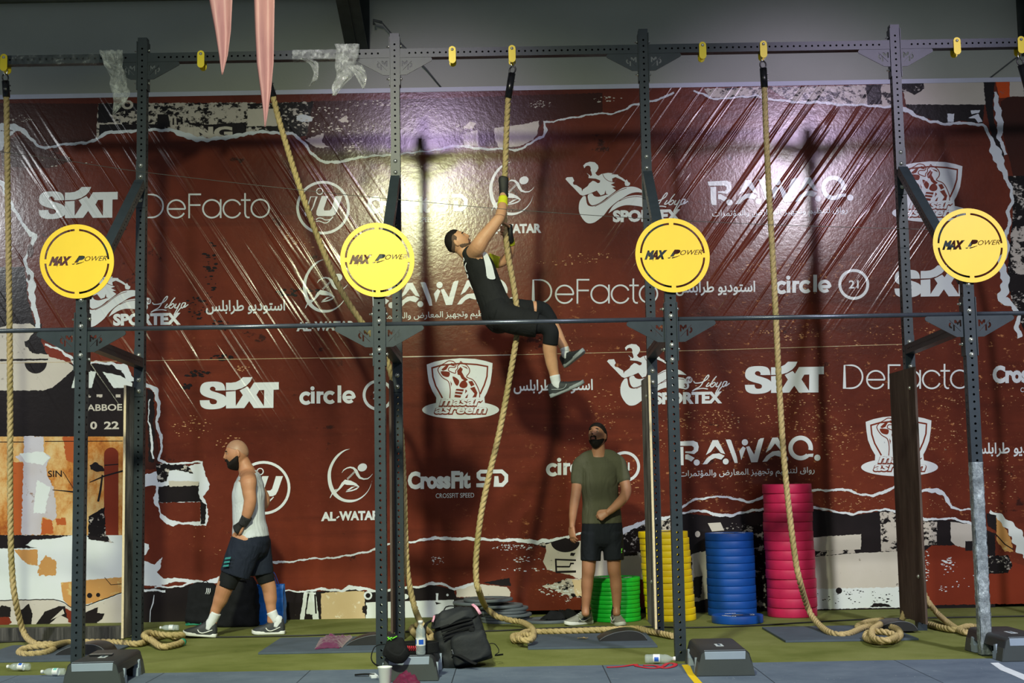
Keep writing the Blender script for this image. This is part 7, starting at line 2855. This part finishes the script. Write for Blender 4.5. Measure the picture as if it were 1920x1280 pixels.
# ------------------------------------------------------------------ the man standing in front of the green plates
Yb_ = 12.34
pb = empty('person', onz(1126, 1172))
tag(pb, 'bearded man in olive T-shirt standing before the green plates, looking up', 'person')
XR = Vector((1, 0, 0))
Q = lambda x, y, dy=0.0: V3(x, y, Yb_ + dy)
bm = bmesh.new()
hB = Head(Q(1119.5, 818, -.02), (-.40, -.80, .44), (.12, .35, .92), .98)
hB.add(bm)
limb(bm, [(Q(1121, 822, .0), .054, .056), (Q(1122, 838, 0), .058, .058), (Q(1122, 852, .01), .072, .066), (Q(1122, 862, .01), .10, .07)], tuple(XR))
limb(bm, [(Q(1122, 870, .01), .13, .075), (Q(1123, 882, .01), .160, .10), (Q(1124, 905, 0), .150, .105), (Q(1126, 940, 0), .145, .10), (Q(1128, 970, 0), .155, .105), (Q(1129, 1000, 0), .155, .11)], tuple(XR))
limb(bm, [(Q(1094, 869, .01), .050, .054), (Q(1086, 876, .01), .054, .060), (Q(1083, 900, .0), .046, .050), (Q(1080, 925, -.01), .043, .046), (Q(1077, 942, -.02), .041, .043), (Q(1074.5, 962, -.03), .034, .036), (Q(1073, 980, -.035), .028, .027), (Q(1072.5, 988, -.04), .028, .024)], (0, 1, 0))
hand(bm, Q(1072.5, 987, -.04), (.03, -.10, -1), (-.75, -.65, 0), 1, .98, (.25, .45, .35), .05, (.35, .4))
limb(bm, [(Q(1152, 868, .01), .050, .054), (Q(1161, 873, .005), .056, .06), (Q(1168, 894, -.01), .048, .052), (Q(1174, 916, -.03), .046, .047), (Q(1171, 930, -.07), .045, .045), (Q(1160, 943, -.115), .041, .042), (Q(1148, 954, -.15), .033, .034), (Q(1139, 961, -.165), .029, .027)], (0, 1, 0))
hand(bm, Q(1140, 960, -.165), (-.85, -.10, -.45), (-.15, -.95, .25), 1, .98, (.95, 1.1, .9), .02, (.5, .7))
limb(bm, [(Q(1110, 995, 0), .085, .10), (Q(1106, 1030, -.01), .080, .085), (Q(1104, 1056, -.02), .062, .064), (Q(1103.5, 1068, -.02), .060, .060), (Q(1102, 1082, -.005), .054, .054), (Q(1101, 1096, .005), .054, .057), (Q(1100, 1116, .01), .045, .047), (Q(1098, 1138, .01), .036, .038), (Q(1098, 1150, .0), .036, .04)], tuple(XR))
limb(bm, [(Q(1146, 995, 0), .085, .10), (Q(1150, 1030, -.01), .078, .084), (Q(1151, 1056, -.02), .060, .063), (Q(1151.5, 1068, -.02), .058, .060), (Q(1154, 1082, -.005), .052, .054), (Q(1155, 1096, .005), .053, .056), (Q(1156, 1116, .01), .044, .046), (Q(1156, 1138, .01), .034, .036), (Q(1156, 1150, .0), .034, .04)], tuple(XR))
link('body', remesh(bm, .0055, 2), SK_B, pb)
hB.shell('hair', lambda x, y, z: min(z - (.46 * max(y, 0) + .16) + (.52 * max(0, -y)), 1), M_HAIR, pb, .013, 'short black hair with faded sides')
hB.shell('beard', beard_region(0), M_HAIR, pb, .004, 'short black beard')
hB.face(pb, True, .5)
bm = bmesh.new()
limb(bm, [(Q(1088, 868, .01), .050, .060), (Q(1104, 859, .01), .050, .070), (Q(1122, 857, .012), .052, .074), (Q(1142, 857, .01), .050, .070), (Q(1158, 866, .01), .050, .060)], (0, 1, 0), 20)
limb(bm, [(Q(1122, 857, .01), .105, .072), (Q(1122, 866, .01), .165, .090), (Q(1123, 880, .01), .178, .116), (Q(1124, 905, 0), .165, .120), (Q(1126, 938, 0), .162, .116), (Q(1128, 966, 0), .175, .124), (Q(1128.5, 981, 0), .178, .128)], tuple(XR), 28, round_ends=False)
limb(bm, [(Q(1102, 862, .01), .058, .066), (Q(1089, 871, .01), .066, .074), (Q(1084, 888, .005), .056, .064), (Q(1083, 903, 0), .053, .060)], (0, 1, 0), 20)
limb(bm, [(Q(1142, 860, .01), .058, .066), (Q(1157, 868, .01), .068, .076), (Q(1165, 884, 0), .060, .064), (Q(1169.5, 898, -.01), .058, .062)], (0, 1, 0), 20)
link('t_shirt', remesh(bm, .008, 3), C_OLIVE, pb)
bm = bmesh.new()
limb(bm, [(Q(1128.5, 978, 0), .176, .124), (Q(1129, 992, 0), .182, .130), (Q(1129, 1010, 0), .178, .128)], tuple(XR), 28)
limb(bm, [(Q(1110, 1000, 0), .100, .122), (Q(1108, 1026, -.005), .092, .108), (Q(1107.5, 1051, -.01), .090, .102)], tuple(XR), 22, round_ends=False)
limb(bm, [(Q(1147, 1000, 0), .100, .122), (Q(1150, 1026, -.005), .092, .108), (Q(1151, 1050, -.01), .090, .102)], tuple(XR), 22, round_ends=False)
link('shorts', remesh(bm, .008, 3), C_NIGHT, pb)
bm = bmesh.new()
for pts in ([(1165, 1030), (1168, 1028), (1167, 1032), (1165, 1035)], [(1164, 1037), (1168, 1035)]):
    tube_bm(bm, [Q(x - 1.5, y, -.082) for x, y in pts], .004, 6)
link('shorts_mark', bm_mesh(bm), M_NEON, pb)['label'] = 'small neon mark on the shorts'
hl, tl = onz(1110, 1168.5, 0.002), onz(1054, 1173, 0.002)
foot(pb, Q(1098, 1136, .01), Q(1098, 1146, .01), hl, hl + (tl - hl).normalized() * .29, (0, 0, 1), C_DSOCK, .041, M_SHOEG, M_SOLEW, tick=M_SOLEW, accent=M_SHOEN)
hl, tl = onz(1151, 1168.5, 0.002), onz(1179, 1178, 0.002)
foot(pb, Q(1156, 1136, .01), Q(1156, 1146, .01), hl, hl + (tl - hl).normalized() * .28, (0, 0, 1), C_DSOCK, .039, M_SHOEG, M_SOLEW, tick=M_SOLEW, accent=M_SHOEN)

# ------------------------------------------------------------------ the man walking past on the left
Yc_ = 11.98
pc_ = empty('person', onz(440, 1192))
tag(pc_, 'bald bearded man in white tank top and navy shorts walking along the banner', 'person')
Q = lambda x, y, dy=0.0: V3(x, y, Yc_ + dy)
NR = Vector((0, -1, 0))
bm = bmesh.new()
hC = Head(Q(444.5, 850.5, -.01), (-.97, -.16, -.10), (-.10, 0, .99), 1.02)
hC.add(bm)
limb(bm, [(Q(451, 858, 0), .052, .058), (Q(458, 872, 0), .054, .062), (Q(464, 886, 0), .072, .072), (Q(467, 895, 0), .10, .085)], tuple(NR))
limb(bm, [(Q(467, 892, 0), .14, .085), (Q(467, 905, 0), .168, .112), (Q(466, 925, 0), .160, .122), (Q(466, 950, 0), .150, .116), (Q(467, 975, 0), .150, .118), (Q(470, 1003, 0), .155, .135), (Q(471, 1020, 0), .15, .13)], tuple(NR))
limb(bm, [(Q(465, 896, -.14), .060, .070), (Q(466, 904, -.20), .062, .070), (Q(467, 922, -.215), .055, .058), (Q(469, 936, -.22), .050, .054), (Q(467.5, 948, -.22), .048, .052), (Q(464, 961, -.215), .043, .047), (Q(459, 975, -.20), .034, .036), (Q(455, 982, -.19), .030, .032)], (0, 1, 0))
hand(bm, Q(456, 981, -.19), (-.80, .22, -.62), (-.35, -.85, .25), -1, 1.0, (.55, .8, .6), .03, (.5, .5))
limb(bm, [(Q(468, 896, .14), .06, .066), (Q(476, 908, .20), .056, .06), (Q(490, 924, .23), .048, .05), (Q(497, 938, .235), .044, .045), (Q(490, 952, .22), .042, .042), (Q(476, 968, .19), .034, .034), (Q(464, 980, .17), .028, .028)], (0, 1, 0))
hand(bm, Q(464, 980, .17), (-.8, -.25, -.55), (-.3, .9, .2), 1, 1.0, (.5, .7, .6), .03, (.5, .5))
limb(bm, [(Q(462, 1010, -.08), .10, .125), (Q(450, 1040, -.09), .095, .115), (Q(436, 1070, -.10), .078, .088), (Q(428, 1084, -.10), .070, .076), (Q(421, 1102, -.10), .068, .072), (Q(414, 1122, -.095), .058, .062), (Q(406, 1140, -.09), .043, .046), (Q(401, 1153, -.09), .036, .038), (Q(398, 1166, -.09), .036, .042)], (0, 1, 0))
limb(bm, [(Q(478, 1010, .08), .10, .125), (Q(486, 1040, .09), .092, .108), (Q(494, 1070, .10), .074, .082), (Q(499, 1086, .10), .064, .068), (Q(504, 1100, .10), .060, .062), (Q(507, 1120, .10), .056, .056), (Q(508, 1136, .10), .043, .044), (Q(509.5, 1150, .10), .036, .038), (Q(510, 1164, .10), .036, .042)], (0, 1, 0))
link('body', remesh(bm, .0055, 2), SK_C, pc_)
hC.shell('beard', beard_region(.8), M_HAIR, pc_, .022, 'full black beard')
hC.shell('clipped_hair', lambda x, y, z: min(z - (.40 * max(y, 0) + .20) + .55 * max(0, -y), .03), M_SHAVEN, pc_, .0004, 'shaven scalp')
hC.face(pc_)
bm = bmesh.new()
limb(bm, [(Q(465, 884, 0), .085, .075), (Q(467, 896, 0), .150, .105), (Q(467, 910, 0), .172, .128), (Q(466, 928, 0), .170, .140), (Q(466, 950, 0), .164, .136), (Q(467, 975, 0), .166, .138), (Q(469, 996, 0), .174, .152), (Q(470, 1008, 0), .176, .158)], tuple(NR), 28, round_ends=False)
link('tank_top', remesh(bm, .008, 3), C_WHITE, pc_)
bm = bmesh.new()
limb(bm, [(Q(470, 1002, 0), .170, .150), (Q(471, 1014, 0), .178, .158), (Q(471, 1026, 0), .17, .15)], tuple(NR), 28)
limb(bm, [(Q(464, 1015, -.08), .115, .145), (Q(452, 1045, -.09), .110, .138), (Q(440, 1078, -.095), .108, .130)], (0, 1, 0), 24, round_ends=False)
limb(bm, [(Q(477, 1015, .08), .115, .14), (Q(483, 1045, .09), .105, .125), (Q(487, 1077, .095), .10, .118)], (0, 1, 0), 24, round_ends=False)
link('shorts', remesh(bm, .008, 3), C_NAVY, pc_)
for pts in ([(Q(438, 1068, -.10), .086, .100), (Q(430, 1084, -.10), .078, .084), (Q(424, 1100, -.10), .074, .078)], [(Q(493, 1066, .10), .080, .09), (Q(497, 1080, .10), .072, .078), (Q(500, 1092, .10), .068, .072)]):
    bm = bmesh.new()
    limb(bm, pts, (0, 1, 0), 20, .012, round_ends=False)
    link('legging', bm_mesh(bm), C_SLEEVEK, pc_)
bm = bmesh.new()
for i in range(3):
    y_ = 1045 + 7 * i
    x_ = 421 - 1.7 * i
    vs = [bm.verts.new(Q(*q)) for q in ((x_, y_ + 3.6, -.205), (x_ + 10.5, y_ + 2.6, -.232), (x_ + 12, y_ - 1.4, -.232), (x_ + 1.8, y_ - .2, -.205))]
    bm.faces.new(vs)
link('stripe_print', bm_mesh(bm), M_TEALP, pc_)['label'] = 'three teal stripes on the shorts'
bm = bmesh.new()
limb(bm, [(Q(463.5, 968, -.212), .045, .047), (Q(459, 976, -.20), .041, .043), (Q(455, 983, -.19), .038, .040)], (0, 1, 0), 18, .008, round_ends=False)
link('wrist_wrap', bm_mesh(bm), M_BANDP, pc_)['label'] = 'black and white patterned wrist wrap'
bm = bmesh.new()
d_ = Vector((-.80, .22, -.62)).normalized()
w0 = Q(456, 981, -.19)
limb(bm, [(w0, .035, .030), (w0 + d_ * .04, .040, .023), (w0 + d_ * .085, .046, .020)], tuple(d_.cross(Vector((-.35, -.85, .25)))), 16, .01)
link('glove', bm_mesh(bm), M_GLOVE, pc_)
tA, hA_ = onz(341, 1185, .002), onz(402, 1197, .002)
d_ = (tA - hA_)
d_.y = -.01
foot(pc_, Q(405, 1148, -.09), Q(400, 1160, -.09), Vector((hA_.x, Yc_ - .09, .004)), Vector((hA_.x, Yc_ - .09, .028)) + d_.normalized() * .285, (0.08, 0, 1), C_SOCK, .045, M_SHOEK, M_SOLEW, tick=M_SOLEW, hgt=.105)
tA, hA_ = onz(469, 1193, .002), onz(533, 1189, .002)
d_ = (tA - hA_)
d_.y = 0
foot(pc_, Q(509, 1146, .10), Q(510, 1158, .10), Vector((hA_.x, Yc_ + .10, .002)), Vector((hA_.x, Yc_ + .10, .002)) + d_.normalized() * .285, (0, 0, 1), C_SOCK, .045, M_SHOEK, M_SOLEW, tick=M_SOLEW, hgt=.105)
